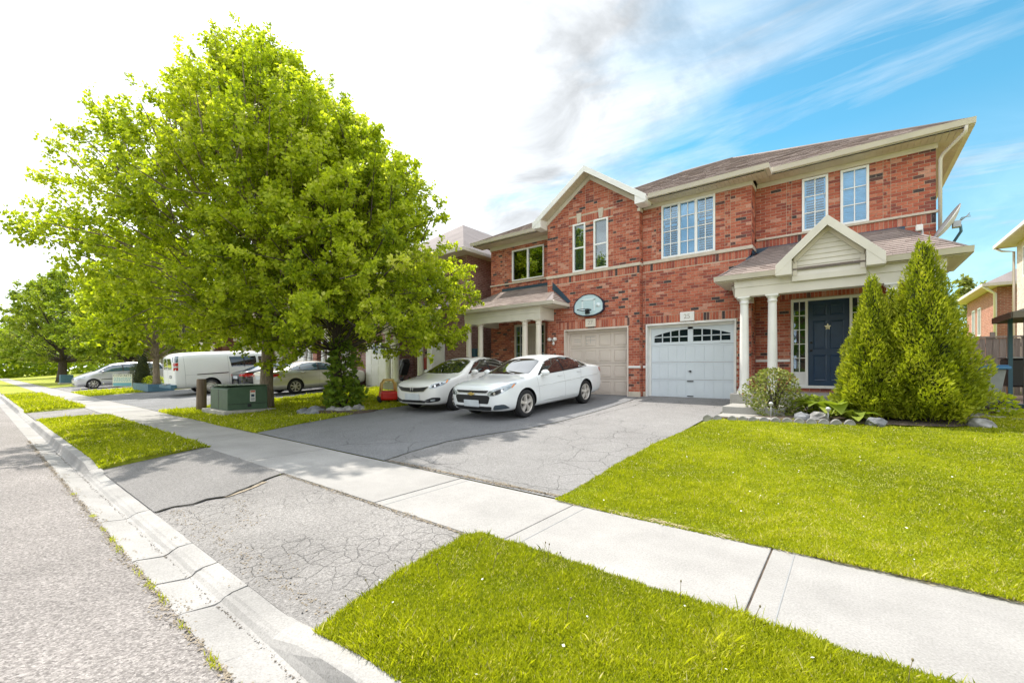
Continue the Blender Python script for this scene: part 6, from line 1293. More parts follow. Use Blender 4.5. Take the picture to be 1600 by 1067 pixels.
# ---- hosta: every large leaf by itself
def hosta(label, base, n, L_, seed):
    rn = random.Random(seed); root = thing('hosta', label, 'hosta', base)
    for k in range(n):
        a = k*2.4+rn.uniform(-.3, .3); el = rn.uniform(.55, 1.25); ll = L_*rn.uniform(.75, 1.15); m = MB(); N_, vs = 9, []; dr = rn.uniform(.35, .75)
        for i in range(N_+1):
            t = i/N_; s = ll*t; w = .012 if t < .3 else .012+ll*.25*math.sin(math.pi*((t-.3)/.7)**.8)**.8; rad = .03+s*math.cos(el)+.25*s*t; z = .02+s*math.sin(el)-dr*ll*t*t*t
            for q, dz in ((-1, .045), (0, -.005), (1, .045)): vs.append((math.cos(a)*rad-math.sin(a)*w*q, math.sin(a)*rad+math.cos(a)*w*q, z+dz*abs(q)*min(1, w*6)))
        m.smooth = True; m.add(vs, [(3*i+j, 3*i+j+1, 3*i+j+4, 3*i+j+3) for i in range(N_) for j in (0, 1)]); o = m.build('leaf', 'leaf_hosta', root, fix=False)
        at = o.data.attributes.new('rnd', 'FLOAT', 'POINT'); at.data.foreach_set('value', [rn.random()]*len(vs))
hosta('large lime leaved hosta left of the cedars', (-.30, 10.62, .46), 20, .66, 1); hosta('low hosta against the stone edging before the cedars', (.08, 10.3, .42), 13, .42, 2)
# dandelion stems and pale flowers in the grass
def stalks(label, pts, zf):
    root = thing('dandelion_stalks', label, 'weeds')
    for x, y, h in pts:
        m = MB(); z = zf(x, y); dx, dy = random.uniform(-.05, .05), random.uniform(-.04, .04); m.tube([(x, y, z), (x+dx*.4, y+dy*.4, z+h*.6), (x+dx, y+dy, z+h)], .0016, 5); m.ell((x+dx, y+dy, z+h), (.005, .005, .008), 8, 6); m.build('stalk', 'stem_brown', root)
stalks('thin dry dandelion stalks along the boulevard edge of the sidewalk', [(-1.72, 2.55, .13), (-1.69, 2.56, .125), (-1.55, 2.58, .10), (-.78, 2.60, .16), (-.40, 2.60, .15), (-2.1, 1.9, .12), (-1.9, 2.2, .14), (-1.2, 2.0, .15), (.2, 2.5, .13)], blv)
stalks('dry stalks at the left corner of the near boulevard lawn', [(-2.34, 1.55, .10), (-2.36, 1.75, .11), (-2.30, 2.0, .10), (-2.28, 1.4, .09), (-2.2, 2.35, .10)], blv)
def petals():
    n = 160; x = RNG.uniform(-2.4, 2.5, n); y = np.where(RNG.random(n) < .3, RNG.uniform(1.3, 2.6, n), RNG.uniform(4.0, 9.5, n)); s = RNG.uniform(.004, .010, n)
    z = np.where(y < 3, .05, gza(y)+.05); a = RNG.uniform(0, 6.28, n); u = np.stack([np.cos(a), np.sin(a), .3+0*a], 1)*s[:, None]; v = np.stack([-np.sin(a), np.cos(a), .2+0*a], 1)*s[:, None]; P = np.stack([x, y, z], 1)
    tag(quads_mesh('clover_flowers', np.stack([P-u, P+v, P+u, P-v], 1), 'white_petal', None, RNG.random(n)), 'tiny pale clover flowers scattered in the lawns', 'flowers', None, 'stuff')
petals()

# trees across the street, behind the viewpoint
for i, (x, y, lb) in enumerate(((-24, -13, 'tree across the street opposite the white van'), (-13, -12, 'tree across the street opposite the compact sedan'), (-2, -13, 'tree across the street straight behind the camera'), (9, -12.5, 'tree across the street to the right'))): tree('shade_tree', lb, (x, y, -.1), 8.5, 2.0, 3.6, 500, .30, 12, 'leaf_green', 'bark_dark', .2, 80+i, group='trees across the street', limbs=8)

def far_wood(label, pts, seed, mat):
    rng = np.random.default_rng(seed); P = []; 
    for (x, y, r_, h) in pts:
        k = 1500; a = rng.uniform(0, 6.28, k); q = rng.random(k); rr = r_*np.sqrt(np.clip(1-((q-.5)/.55)**2, 0, 1))*rng.random(k)**.3; P.append(np.stack([x+np.cos(a)*rr, y+np.sin(a)*rr, .2+h*q], 1))
    P = np.concatenate(P); d = rng.normal(0, 1, P.shape); V = leaf_quads(P, d, rng.uniform(.5, 1.1, len(P)), rng); tag(quads_mesh('distant_wood', V, mat, None, np.clip(rng.normal(.45, .2, len(P)), 0, 1)), label, 'trees', None, 'stuff')
far_wood('hazy mass of trees closing the far end of the street', [(-112-rn_x*7, -22+rn_y, 6.5, 9) for rn_x, rn_y in [(i % 4, i*5) for i in range(17)]], 5, 'leaf_green')
far_wood('low trees behind the back yards at right', [(14+i*6, 62+(i % 3)*4, 5, 7) for i in range(7)], 6, 'leaf_pale')
# ================================================================== NEIGHBOURING HOUSES
def hip_roof(parent, x0, x1, y0, y1, ze, rise, mat, oh=.45):
    x0, x1, y0, y1 = x0-oh, x1+oh, y0-oh, y1+oh; h = min(x1-x0, y1-y0)/2; m = MB()
    if x1-x0 < y1-y0: r0, r1 = ((x0+x1)/2, y0+h), ((x0+x1)/2, y1-h)
    else: r0, r1 = (x0+h, (y0+y1)/2), (x1-h, (y0+y1)/2)
    A, B, C, D = (x0, y0, ze), (x1, y0, ze), (x1, y1, ze), (x0, y1, ze); P, Q = (*r0, ze+rise), (*r1, ze+rise)
    if x1-x0 < y1-y0: fs = [(A, B, P), (B, C, Q, P), (C, D, Q), (D, A, P, Q)]
    else: fs = [(A, B, Q, P), (B, C, Q), (C, D, P, Q), (D, A, P)]
    for f in fs: m.quad(*f)
    m.quad((x0, y0, ze-.01), (x0, y1, ze-.01), (x1, y1, ze-.01), (x1, y0, ze-.01)); rf = m.build('roof', mat, parent, fix=True)
    m = MB()
    for a in ((x0-.06, x1+.06, y0-.06, y0+.02), (x0-.06, x1+.06, y1-.02, y1+.06), (x0-.06, x0+.02, y0+.021, y1-.021), (x1-.02, x1+.06, y0+.021, y1-.021)): m.box(*a, ze-.13, ze+.01)
    m.build('gutter', 'gutter_paint', parent); m = MB(); m.box(x0+.03, x1-.03, y0+.03, y1-.03, ze-.12, ze-.10); m.build('soffit', 'soffit', parent); return rf
def simple_window(parent, x0, x1, z0, z1, yy, side=None):
    """side None: facing the street at y = yy; 'x+'/'x-': on a side wall at x = yy"""
    m, g = MB(), MB(); f = .06
    def B(mm, a, b, c, d, e0, e1):
        if side is None: mm.box(a, b, yy-e1, yy-e0, c, d)
        else: sg = 1 if side == 'x+' else -1; mm.box(yy+sg*e0, yy+sg*e1, a, b, c, d)
    for a, b, c, d in ((x0, x0+f, z0, z1), (x1-f, x1, z0, z1), (x0+f, x1-f, z0, z0+f), (x0+f, x1-f, z1-f, z1), ((x0+x1)/2-.025, (x0+x1)/2+.025, z0+f, z1-f)): B(m, a, b, c, d, -.04, .03)
    w = m.build('window', 'window_vinyl', parent); B(g, x0+f, x1-f, z0+f, z1-f, -.02, .008); g.build('pane', 'car_glass_blue', w); return w
def neighbour(label, x0, x1, brick, roofm, pier, yf=13.6, depth=11.5, group='neighbouring houses', name='neighbour_house'):
    """a house of the same kind, entry on the right, garage bay left of it"""
    h = thing(name, label, 'house', (0, 0, 0), 0, group); ze = 6.6; xm = x0+(x1-x0)*.5
    m = MB(); m.box(x0, x1, yf+.2, yf+depth, .4, ze); m.build('wall', brick, h); m = MB(); m.box(x0, xm, yf-.6, yf+.2, .4, ze); m.build('bay_wall', brick, h)
    hip_roof(h, x0, x1, yf, yf+depth, ze, 2.9, roofm)
    gx_, hw = (x0+xm)/2, (xm-x0)/2+.25; m = MB()
    for sg in (-1, 1): slab3(m, [(gx_+sg*hw, yf-.95, ze-.02), (gx_+sg*hw, yf+.9, ze-.02), (gx_, yf+3.2, ze+1.6), (gx_, yf-.95, ze+1.6)], .05)
    m.build('gable_roof', roofm, h); m = MB(); m.prism([(x0, ze), (xm, ze), (gx_, ze+1.45)], 'y', yf-.6, yf-.3); m.build('gable_wall', brick, h)
    for sg in (-1, 1): m = MB(); m.prism([(gx_, ze+1.66), (gx_+sg*hw, ze+.04), (gx_+sg*hw, ze-.16), (gx_, ze+1.46)], 'y', yf-.98, yf-.94); m.build('rake_board', 'trim_white', h)
    # garage
    ga, gb = xm-2.75, xm-.45; g = MB(); g.box(ga, gb, yf-.66, yf-.60, .55, 2.75); gd = g.build('garage_door', 'trim_white', h)
    for r_ in range(4):
        for k in range(4):
            q = MB(); a, b = ga+(gb-ga)*k/4+.06, ga+(gb-ga)*(k+1)/4-.06; q.box(a, b, yf-.675, yf-.661, .60+r_*.54, 1.05+r_*.54); q.build('panel', 'car_glass_blue' if r_ == 3 and k in (1, 2) else 'trim_white', gd)
    m = MB(); m.box(xm-.45, xm+.02, yf-.68, yf-.6, .5, 3.0); m.build('pier', pier, h)
    # porch
    m = MB(); m.box(xm+.1, x1-.02, yf-1.7, yf+.2, .3, .85); m.build('porch_floor', 'concrete_step', h); m = MB(); m.box(xm+.15, x1-.05, yf-1.75, yf-1.5, 3.1, 3.5); m.build('porch_beam', 'trim_beige', h)
    m = MB(); slab3(m, [(xm-.1, yf-2.0, 3.55), (x1+.2, yf-2.0, 3.55), (x1-.6, yf+.2, 4.6), (xm+.3, yf+.2, 4.6)], .05); m.build('porch_roof', roofm, h); m = MB(); m.box(xm-.1, x1+.2, yf-2.08, yf-1.98, 3.44, 3.57); m.build('porch_gutter', 'gutter_paint', h)
    for cx in (xm+.45, xm+1.05, x1-.35, x1-.95): column(cx, yf-1.6, .85, 3.1, .13, 'trim_white', h)
    m = MB(); m.box(xm+1.3, xm+2.3, yf+.14, yf+.19, .85, 3.0); m.build('door', 'trim_white', h)
    simple_window(h, x0+.8, x0+1.3, 4.8, 6.3, yf-.6); simple_window(h, x0+1.8, x0+2.3, 4.8, 6.3, yf-.6); simple_window(h, xm+.8, xm+2.2, 4.9, 6.2, yf+.2); return h
nb = neighbour('purple brick house with white porch columns, left of the red house', -20.6, -13.25, 'brick_purple', 'shingle_grey', 'brick_tan', 13.4)
simple_window(nb, 15.6, 16.3, 1.95, 2.75, -13.25, 'x+'); simple_window(nb, 16.6, 17.4, 4.9, 6.1, -13.25, 'x+')
m = MB(); m.box(-13.25, -13.02, 12.55+1.35, 13.0+1.35, 1.7, 2.35); mm_ = m.build('meter_box', 'planter_blue', nb, bevel=.01); m = MB(); m.lathe([(.10, .23), (.10, .33), (.06, .36)], 18, (-13.25, 14.12, 2.1), 'x'); m.build('meter_dial', 'grey_metal', mm_)
m = MB(); m.tube([(-13.2, 13.75, .5), (-13.2, 13.75, 3.0)], .03, 8); m.build('conduit', 'gutter_paint', nb)
# corner soldier pattern on the purple wall
for i, (a, b, br, lb) in enumerate(((-28.6, -21.6, 'brick_far', 'red brick house behind the white van'), (-37.6, -30.3, 'brick_tan', 'tan brick house beyond the white van'), (-47.5, -39.5, 'brick_far', 'red brick house behind the silver minivan'), (-60, -51, 'brick_tan', 'tan brick house behind the far trees'), (-76, -66, 'brick_far', 'distant red brick house at the end of the street'))): neighbour(lb, a, b, br, 'shingle_grey', br, 13.6)
# right neighbour: mostly its pale side wall and eave
rh = thing('neighbour_house', 'pale brick house at the right edge of the picture', 'house', (0, 0, 0), 0, 'neighbouring houses')
m = MB(); m.box(5.35, 12, 14.5, 26.2, .4, 6.5); m.build('wall', 'brick_pale', rh); hip_roof(rh, 5.35, 12, 14.5, 26.2, 6.6, 2.8, 'shingle_grey', .5)
simple_window(rh, 24.9, 25.3, 5.0, 6.2, 5.35, 'x-'); m = MB(); m.tube([(4.85, 26.6, 6.45), (5.0, 26.45, 6.3), (5.28, 26.25, 6.2), (5.28, 26.25, .6)], .04, 8); m.build('downspout', 'gutter_paint', rh)
fh = thing('far_house', 'red brick house with white downspout beyond the wooden fence', 'house', (0, 0, 0), 0)
m = MB(); m.box(5.5, 13, 30, 36.4, .4, 5.3); m.build('wall', 'brick_far', fh); hip_roof(fh, 5.5, 13, 30, 36.4, 5.45, 2.2, 'shingle_grey', .5); simple_window(fh, 33.0, 33.7, 3.2, 4.7, 5.5, 'x-'); simple_window(fh, 34.3, 35.0, 3.2, 4.7, 5.5, 'x-')
m = MB(); m.tube([(5.0, 29.55, 5.35), (5.2, 29.7, 5.15), (5.44, 29.95, 5.0), (5.44, 29.95, .6)], .06, 8); m.build('downspout', 'trim_white', fh)

# ================================================================== THINGS OUTSIDE
# wooden fence between the houses, board by board
fe = thing('wooden_fence', 'weathered grey board fence between the houses at right', 'fence', (0, 0, 0)); x = 1.75; fy = 19.2
while x < 5.3:
    w = random.uniform(.13, .15); m = MB(); m.box(x, x+w-.008, fy+random.uniform(-.006, .006), fy+.022, .55+random.uniform(0, .04), 2.36+random.uniform(-.015, .015)); m.build('board', 'wood_grey', fe); x += w
m = MB(); m.box(1.7, 5.34, fy-.05, fy+.09, 2.37, 2.42); m.build('cap_rail', 'wood_grey', fe)
m = MB(); m.box(1.7, 5.34, fy+.03, fy+.08, 2.1, 2.2); m.build('rail', 'wood_grey', fe)
for xx in (1.66, 3.4): m = MB(); m.box(xx, xx+.1, fy+.03, fy+.13, .5, 2.55); m.build('post', 'wood_grey', fe)
# side strip, patio and its blue edging
struct(sheet('gravel_strip', [(1.75, 11.9), (2.75, 11.6), (3.2, 13.2), (2.9, 19), (1.75, 19)], lambda x, y: gz(x, y)+.018, 'gravel', 0.004))
m = MB(); m.prism([(2.72, 13.6), (3.15, 11.9), (5.3, 11.9), (5.3, 19.0), (2.75, 19.0)], 'z', .50, .66); struct(m.build('patio', 'patio'))
m = MB(); m.prism([(2.66, 13.6), (3.09, 11.86), (3.16, 11.86), (2.74, 13.6), (2.74, 19), (2.66, 19)], 'z', .48, .70); tag(m.build('patio_edging', 'teal_paint'), 'dark teal timber edging along the patio', 'edging')
gzb = thing('gazebo', 'small patio shelter with brown roof and teal posts at right edge', 'gazebo', (0, 0, .66))
for (x, y) in ((2.95, 13.8), (4.9, 13.8), (2.95, 14.95), (4.9, 14.95)): m = MB(); m.box(x-.035, x+.035, y-.035, y+.035, .012, 1.98); m.box(x-.12, x+.12, y-.12, y+.12, 0, .012); m.build('post', 'teal_paint', gzb)
m = MB(); ap_ = (3.95, 14.4, 2.5); e4 = [(2.72, 13.6, 1.96), (5.25, 13.6, 1.96), (5.25, 15.2, 1.96), (2.72, 15.2, 1.96)]
for i in range(4): slab3(m, [e4[i], e4[(i+1) % 4], ap_], .05)
m.build('roof', 'canopy', gzb); m = MB()
for a in ((2.72, 5.25, 13.58, 13.62), (2.72, 5.25, 15.18, 15.22), (2.70, 2.74, 13.62, 15.18), (5.23, 5.27, 13.62, 15.18)): m.box(*a, 1.84, 1.97)
m.build('valance', 'canopy', gzb)
bq = thing('storage_box', 'black covered grill on short wooden legs under the patio shelter', 'grill', (3.45, 16.3, .66)); m = MB(); m.box(-.35, .8, -.35, .35, .32, 1.02); m.build('cover', 'plastic_black', bq, bevel=.04)
for dx in (-.3, .75): m = MB(); m.box(dx-.04, dx+.04, -.3, -.22, 0, .32); m.build('leg', 'toy_yellow', bq)
m = MB(); m.box(-.38, .83, -.38, .38, 1.021, 1.06); m.build('lid_edge', 'grey_metal', bq, bevel=.01)
# blue-lidded bin
bn = thing('wheeled_bin', 'grey wheeled bin with blue lid beside the cedars', 'bin', (2.17, 12.75, gz(0, 12.75)), R(20))
m = MB(); b0, t0 = [(-.13, -.14), (.13, -.14), (.13, .16), (-.13, .16)], [(-.22, -.22), (.22, -.22), (.22, .26), (-.22, .26)]
m.add([(x, y, .06) for x, y in b0]+[(x, y, .86) for x, y in t0], [(3, 2, 1, 0), (4, 5, 6, 7)]+[(i, (i+1) % 4, 4+(i+1) % 4, 4+i) for i in range(4)]); m.build('bin_body', 'bin_grey', bn, bevel=.02)
m = MB(); m.box(-.26, .26, -.27, .30, .861, .92); m.box(-.24, .24, -.24, .28, .92, .945); m.build('lid', 'paint_blue_bin', bn, bevel=.012)
for dx in (-.15, .15): m = MB(); m.lathe([(.09, -.03), (.10, 0), (.09, .03)], 18, (dx, .18, .10), 'x'); m.build('wheel', 'tyre', bn)
# satellite dish: mast behind, long feed arm to the left
sd_ = thing('satellite_dish', 'grey satellite dish with long feed arm at the house corner', 'satellite dish', (1.74, 13.2, 4.55))
dv = Vector((-.85, -.10, .5)).normalized(); q_ = dv.to_track_quat('Z', 'Y')
pr_ = [(.43*k/8+.0005, .10*(k/8)**2) for k in range(9)]
m = MB(); m.lathe(pr_+[(r_, h_-.014) for r_, h_ in pr_[::-1]], 36, (0, 0, 0), 'z', True); o = m.build('dish', 'dish_paint', sd_); o.rotation_mode = 'QUATERNION'; o.rotation_quaternion = q_
bot = Vector((0, 0, 0))-(Vector((0, 0, 1))-dv*dv.z).normalized()*.36; m = MB(); m.tube([tuple(bot), tuple(bot+Vector((-.25, 0, .06))), (-.46, -.10, -.01)], .024, 10); m.build('feed_arm', 'dish_paint', sd_)
m = MB(); m.box(-.56, -.44, -.16, -.04, -.06, .08); m.build('feed_horn', 'trim_white', sd_, bevel=.02)
m = MB(); m.tube([(.04, 0, -.02), (.16, .02, -.04), (.17, .04, -.16), (.08, .2, -.34), (-.10, .46, -.45)], .028, 10); m.build('mast', 'planter_blue', sd_)
m = MB(); m.box(.03, .16, -.06, .06, -.08, .06); m.build('bracket', 'grey_metal', sd_, bevel=.01)
for k in (-1, 0, 1): m = MB(); m.tube([(.12, 0, .02), (.20+.03*k, .02*k, .12), (.30, .05*k, .16+.05*k)], .008, 6); m.build('cable', 'grey_metal', sd_)
# transformer box on a concrete pad and wooden bollard
tf = thing('utility_box', 'green utility transformer box with white sticker on concrete pad', 'utility box', (-15.05, 5.25, gz(0, 5.25)))
m = MB(); m.box(-.95, .95, -.72, .72, -.12, .12); m.build('pad', 'concrete_pad', tf, bevel=.02)
m = MB(); m.prism([(-.55, .12), (.55, .12), (.55, .80), (.50, .84), (-.48, .80), (-.55, .74)], 'x', -.72, .72); cab = m.build('cabinet', 'transformer_green', tf, bevel=.015)
m = MB(); m.box(-.74, .74, -.57, .58, .842, .862); m.build('lid', 'transformer_green', tf, bevel=.006)
m = MB(); m.box(.7205, .728, -.54, .54, .295, .31); m.box(-.01, .01, -.556, -.551, .13, .73); m.build('door_seam', 'plastic_black', tf)
m = MB(); m.box(.7215, .726, .05, .20, .36, .70); stk = m.build('warning_sticker', 'sticker', tf); m = MB(); m.box(.7262, .7275, .06, .19, .64, .69); m.build('sticker_band', 'sticker_red', stk); m = MB(); m.box(.7262, .7275, .08, .17, .50, .58); m.box(.7262, .7275, .07, .18, .40, .42); m.box(.7262, .7275, .07, .18, .44, .46); m.build('sticker_print', 'print_dark', stk)
m = MB(); m.box(.726, .75, -.02, .08, .20, .29); m.build('padlock', 'black_metal', tf)
po = thing('wooden_bollard', 'short weathered round timber post left of the green box', 'bollard', (-16.95, 4.80, gz(0, 4.80)))
m = MB(); m.lathe([(.15, -.1), (.145, .3), (.14, .8), (.135, 1.02), (.12, 1.045), (.0001, 1.05)], 22, (0, 0, 0)); m.build('post', 'wood_post', po)
# rocks round the linden and along the drive
def rock(name, label, c, r_, mat, seed, group=None, cat='rock'):
    m = MB(); m.ell((0, 0, 0), r_, 8, 6, .30, seed); m.sm = [False]*len(m.sm); o = m.build(name, mat, bevel=.02); o.location = c; o.rotation_euler = (random.uniform(-.2, .2), random.uniform(-.2, .2), seed); return tag(o, label, cat, group)
RK = [(-12.35, 6.02, .26, .17, 'rock_grey', 'dark leftmost rock of the ring round the ivy trunk'), (-12.0, 6.22, .24, .18, 'rock_grey', 'grey rock second from left in the ring round the trunk'), (-11.78, 6.45, .22, .13, 'rock_pale', 'pale flat rock in the ring round the trunk'), (-11.5, 6.55, .22, .16, 'rock_pale', 'pale rock in the middle of the ring'), (-11.28, 6.72, .24, .17, 'rock_pale', 'pale lumpy rock nearest the driveway in the ring'), (-11.12, 7.0, .2, .15, 'rock_pale', 'small pale rock at the right end of the ring')]
for i, (x, y, r_, h, mt, lb) in enumerate(RK): rock('rock', lb, (x+random.uniform(-.05, .05), y+random.uniform(-.06, .06), gz(x, y)+h*.25), (r_*(.8+.5*(i % 2)), r_*.75, h*(.8+.35*((i*7) % 3)/2)), mt, i+3, 'rocks round the tree')
m = MB(); m.prism([(-12.9+1.1*math.cos(a)*1.2+.9, 7.0+.85*math.sin(a)) for a in np.linspace(0, 2*math.pi, 24)[:-1]], 'z', gz(0, 6.2), gz(0, 7.9)); struct(m.build('soil_bed', 'soil'))
struct(sheet('flower_bed', [(-2.25, 9.72), (-1.1, 9.80), (.2, 10.05), (1.4, 10.3), (2.0, 11.0), (2.0, 11.6), (-1.0, 11.6), (-1.0, 10.5), (-2.25, 9.85)], lambda x, y: gz(x, y)+.03, 'soil', .012))
# scalloped edging stones before the bed
ex = [(-2.33, 9.60), (-2.14, 9.60), (-1.86, 9.63), (-1.68, 9.66), (-1.50, 9.68), (-1.31, 9.70), (-1.12, 9.74), (-.93, 9.77), (-.74, 9.80), (-.55, 9.84), (-.36, 9.88), (-.18, 9.92), (.02, 9.96)]
ORD = 'first second third fourth fifth sixth seventh eighth ninth tenth eleventh twelfth thirteenth'.split()
for i, (x, y) in enumerate(ex):
    m = MB(); m.prism([(-.088, -.06)]+[(.088*math.cos(a), .10*math.sin(a)) for a in np.linspace(math.pi, 0, 11)]+[(.088, -.06)], 'y', -.035, .035); o = m.build('edging_stone', 'rock_pale', bevel=.012); o.location = (x, y, gz(x, y)+.015); o.rotation_euler = (random.uniform(-.12, .12), random.uniform(-.06, .06), .2+random.uniform(-.1, .1))
    tag(o, ORD[i]+' scalloped edging stone from the left before the flower bed', 'edging stone', 'scalloped edging stones')
for i, (x, y, r_, h, mt, lb) in enumerate([(-.72, 10.15, .17, .13, 'rock_grey', 'bluish rock beside the rose bush'), (-.42, 10.2, .19, .14, 'rock_pale', 'pale striped rock under the hosta'), (.38, 10.05, .19, .11, 'rock_grey', 'flat blue grey rock at the cedar foot'), (1.75, 10.6, .22, .11, 'rock_pale', 'pale rock right of the cedars')]): rock('rock', lb, (x, y, gz(x, y)+h*.45), (r_, r_*.8, h), mt, i+31)
def path_light(label, x, y, h=.36):
    t_ = thing('path_light', label, 'garden light', (x, y, gz(x, y))); m = MB(); m.tube([(0, 0, 0), (0, 0, h-.05)], .009, 8); m.build('stake', 'grey_metal', t_); m = MB(); m.lathe([(.022, h-.06), (.032, h-.025), (.042, h-.018), (.034, h+.008), (.014, h+.022)], 16, (0, 0, 0)); m.build('cap', 'dish_paint', t_)
path_light('small solar path light in the bed before the rose bush', -1.22, 9.95); path_light('small solar path light before the pale rock', -.30, 10.0, .3)
path_light('left of two small path lights by the far sidewalk', -40.0, 5.0, .45); path_light('right of two small path lights by the far sidewalk', -37.9, 5.4, .45)
# toy car, planter, lawn sign, stroller, person
ty = thing('toy_car', 'red and yellow plastic ride-on toy car beside the compact sedan', 'toy', (-12.2, 8.75, gz(0, 8.75)), R(-30))
m = MB(); m.box(-.42, .42, -.28, .28, .10, .40); m.build('shell', 'toy_red', ty, bevel=.07)
for (x, y) in ((-.28, -.29), (.28, -.29), (-.28, .29), (.28, .29)): m = MB(); m.lathe([(.09, -.04), (.11, -.02), (.11, .02), (.09, .04)], 18, (x, y, .11), 'y'); m.build('wheel', 'tyre', ty)
for sx in (-.22, .24): m = MB(); m.tube([(sx, -.24, .36), (sx+.02, -.22, .64), (sx+.02, -.12, .76), (sx+.02, .12, .76), (sx+.02, .22, .64), (sx, .24, .36)], .034, 10); m.build('arch', 'toy_yellow', ty)
m = MB(); m.box(-.24, .30, -.17, .17, .75, .80); m.build('top', 'toy_yellow', ty, bevel=.03)
pb = thing('planter_box', 'long blue wooden planter box on the lawn before the white van', 'planter', (-33.2, 6.8, gz(0, 6.8))); m = MB()
for a in ((-1.2, 2.4, -.6, -.55), (-1.2, 2.4, .55, .6), (-1.2, -1.15, -.55, .55), (2.35, 2.4, -.55, .55)): m.box(*a, 0, .42)
m.build('sides', 'planter_blue', pb); m = MB(); m.box(-1.15, 2.35, -.55, .55, 0, .36); m.build('fill', 'soil', pb)
sg_ = thing('lawn_sign', 'blue and white lettered lawn sign at the far sidewalk', 'sign', (-36.6, 6.1, gz(0, 6.1)), R(52)); m = MB(); m.box(-.52, .52, -.012, .012, .22, 1.0); pn = m.build('panel', 'sticker', sg_); m = MB(); m.box(-.50, .50, -.0145, -.0125, .24, .45); m.build('panel_band', 'sign_blue', pn)
for dx in (-.38, .38): m = MB(); m.tube([(dx, 0, -.05), (dx, 0, .25)], .008, 6); m.build('wire_leg', 'grey_metal', sg_)
text_obj('lettering', 'CONCRETE', .19, (0, -.016, .90), (R(90), 0, 0), 'print_dark', sg_, .001)
m = MB(); rn_ = random.Random(5)
for r_ in range(4):
    xx = -.46
    while xx < .42: w = rn_.uniform(.04, .12); m.box(xx, xx+w, -.0155, -.0135, .52+r_*.075, .56+r_*.075); xx += w+.03
m.build('small_lettering', 'sign_blue', sg_)
st_ = thing('stroller', 'dark folded stroller standing on the purple house porch', 'stroller', (-16.45, 12.6, .85)); m = MB()
m.tube([(-.3, -.2, .1), (.0, -.2, .55), (.25, -.2, 1.05)], .018, 8); m.tube([(-.3, .2, .1), (.0, .2, .55), (.25, .2, 1.05)], .018, 8); m.tube([(.25, -.2, 1.05), (.25, .2, 1.05)], .02, 8); m.build('frame', 'grey_metal', st_)
m = MB(); m.prism([(-.35, .35), (.1, .30), (.35, .85), (.2, .98), (-.02, .58), (-.35, .48)], 'y', -.19, .19); m.build('seat', 'plastic_black', st_, bevel=.02); m = MB(); m.prism([(.0, .75), (.28, .72), (.30, 1.0), (.14, 1.06), (-.06, .96)], 'y', -.2, .2); m.build('hood', 'plastic_black', st_, bevel=.04)
for (x, y) in ((-.32, -.22), (-.32, .22), (.2, -.22), (.2, .22)): m = MB(); m.lathe([(.09, -.02), (.11, 0), (.09, .02)], 16, (x, y, .11), 'y'); m.build('wheel', 'tyre', st_)
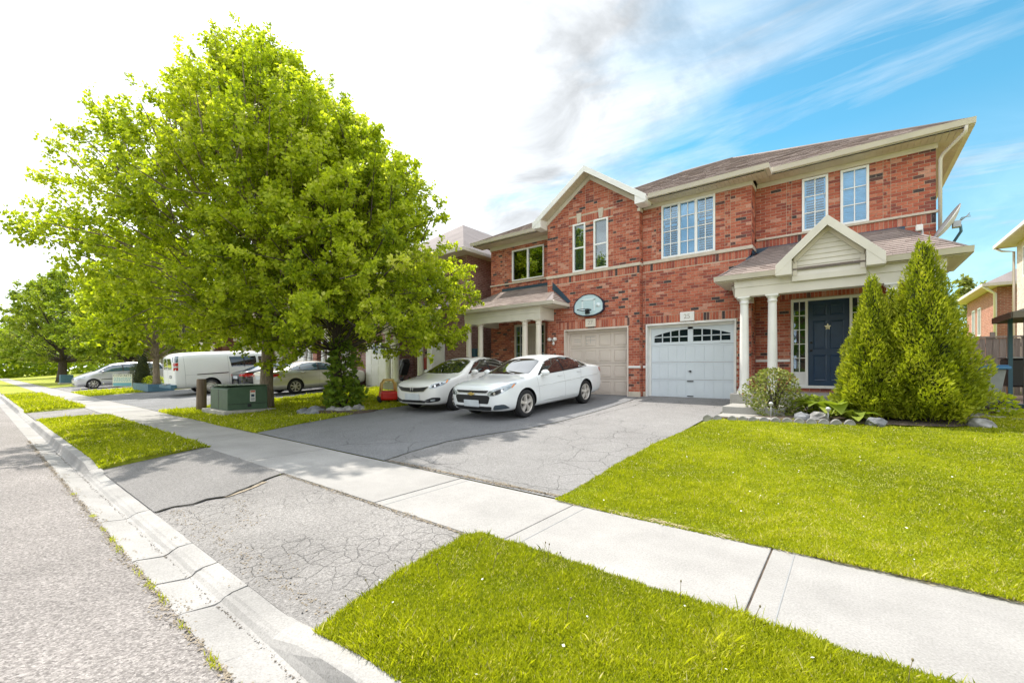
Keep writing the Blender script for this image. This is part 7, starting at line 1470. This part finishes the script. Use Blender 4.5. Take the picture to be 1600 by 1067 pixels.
def person():
    t_ = thing('person', 'dark haired person in a red top standing behind the compact sedan', 'person', (-14.25, 12.2, gz(0, 12.2)), R(200))
    J = {'pel': (0, 0, .92), 'spn': (0, 0, 1.12), 'chs': (0, .01, 1.30), 'nek': (0, .0, 1.43), 'hd0': (0, .015, 1.50), 'hd1': (0, .02, 1.58)}
    V = [(0, 0, .90), (0, 0, 1.10), (0, .01, 1.30), (0, 0, 1.42), (0, .02, 1.49), (0, .025, 1.60)]; E_ = [(0, 1), (1, 2), (2, 3), (3, 4), (4, 5)]; rad = [(.15, .11), (.13, .10), (.15, .11), (.055, .055), (.075, .09), (.065, .085)]
    for s in (-1, 1):
        o = len(V); V += [(s*.10, 0, .84), (s*.10, .01, .46), (s*.10, -.02, .08), (s*.11, .10, .035)]; rad += [(.085, .085), (.058, .058), (.042, .042), (.04, .03)]; E_ += [(0, o), (o, o+1), (o+1, o+2), (o+2, o+3)]
        o = len(V); V += [(s*.18, 0, 1.36), (s*.22, -.01, 1.10), (s*.22, .06, .88), (s*.215, .08, .80)]; rad += [(.055, .055), (.042, .042), (.032, .032), (.038, .02)]; E_ += [(2, o), (o, o+1), (o+1, o+2), (o+2, o+3)]
    me = bpy.data.meshes.new('p'); me.from_pydata(V, E_, []); ob = bpy.data.objects.new('p', me); COL.objects.link(ob); sk = ob.modifiers.new('s', 'SKIN'); ss = ob.modifiers.new('u', 'SUBSURF'); ss.levels = 2
    for i, r_ in enumerate(rad): me.skin_vertices[0].data[i].radius = r_
    me.skin_vertices[0].data[0].use_root = True; dg = bpy.context.evaluated_depsgraph_get(); dg.update(); bm_ = bpy.data.meshes.new_from_object(ob.evaluated_get(dg)); bpy.data.objects.remove(ob)
    for mm in ('skin', 'shirt', 'trousers'): bm_.materials.append(MATS[mm])
    for p in bm_.polygons: c = p.center; p.material_index = 2 if c.z < .92 and abs(c.x) < .19 else (1 if .92 <= c.z < 1.41 and not (abs(c.x) > .17 and c.z < 1.15) else 0); p.use_smooth = True
    b = bpy.data.objects.new('body', bm_); COL.objects.link(b); b.parent = t_
    m = MB(); m.ell((0, -.005, 1.615), (.088, .105, .085), 16, 10, .03, 2); m.build('hair', 'hair_black', t_)
    for s in (-1, 1): m = MB(); m.ell((s*.03, .105, 1.565), (.011, .007, .007), 8, 6); m.build('eye', 'hair_black', t_); m = MB(); m.ell((s*.08, .02, 1.55), (.012, .022, .03), 8, 6); m.build('ear', 'skin', t_)
    m = MB(); m.ell((0, .115, 1.54), (.014, .02, .024), 8, 6); m.build('nose', 'skin', t_); m = MB(); m.ell((0, .102, 1.50), (.024, .008, .007), 8, 6); m.build('mouth', 'shirt', t_)
person()
# far left: low red fence and utility box
rf_ = thing('low_fence', 'low dark red fence at the far end of the street', 'fence', (0, 0, 0))
for k in range(26): m = MB(); m.box(-72+k*.6, -71.5+k*.6, 9.6, 9.65, .35, 1.5); m.build('board', 'red_fence', rf_)
fb = thing('utility_box', 'distant teal utility box on the far lawn', 'utility box', (-57, 5.6, .1)); m = MB(); m.box(-.6, .6, -.5, .5, 0, .12); m.build('pad', 'concrete_pad', fb); m = MB(); m.box(-.5, .5, -.42, .42, .121, .85); m.build('cabinet', 'planter_blue', fb, bevel=.02)

# houses across the street
for i, (a, lb) in enumerate(((0, 'house across the street behind the camera'), (11, 'house across the street to the right'), (-12, 'house across the street to the left'), (-24, 'house across the street far left'))):
    h_ = neighbour(lb, -20.0, -12.6, ('brick_far', 'brick_tan', 'brick_purple', 'brick_far')[i], 'shingle_grey', 'brick_tan', 13.6, group='houses across the street'); h_.rotation_euler = (0, 0, math.pi); h_.location = (-16.3+a, -5.0, -.45)
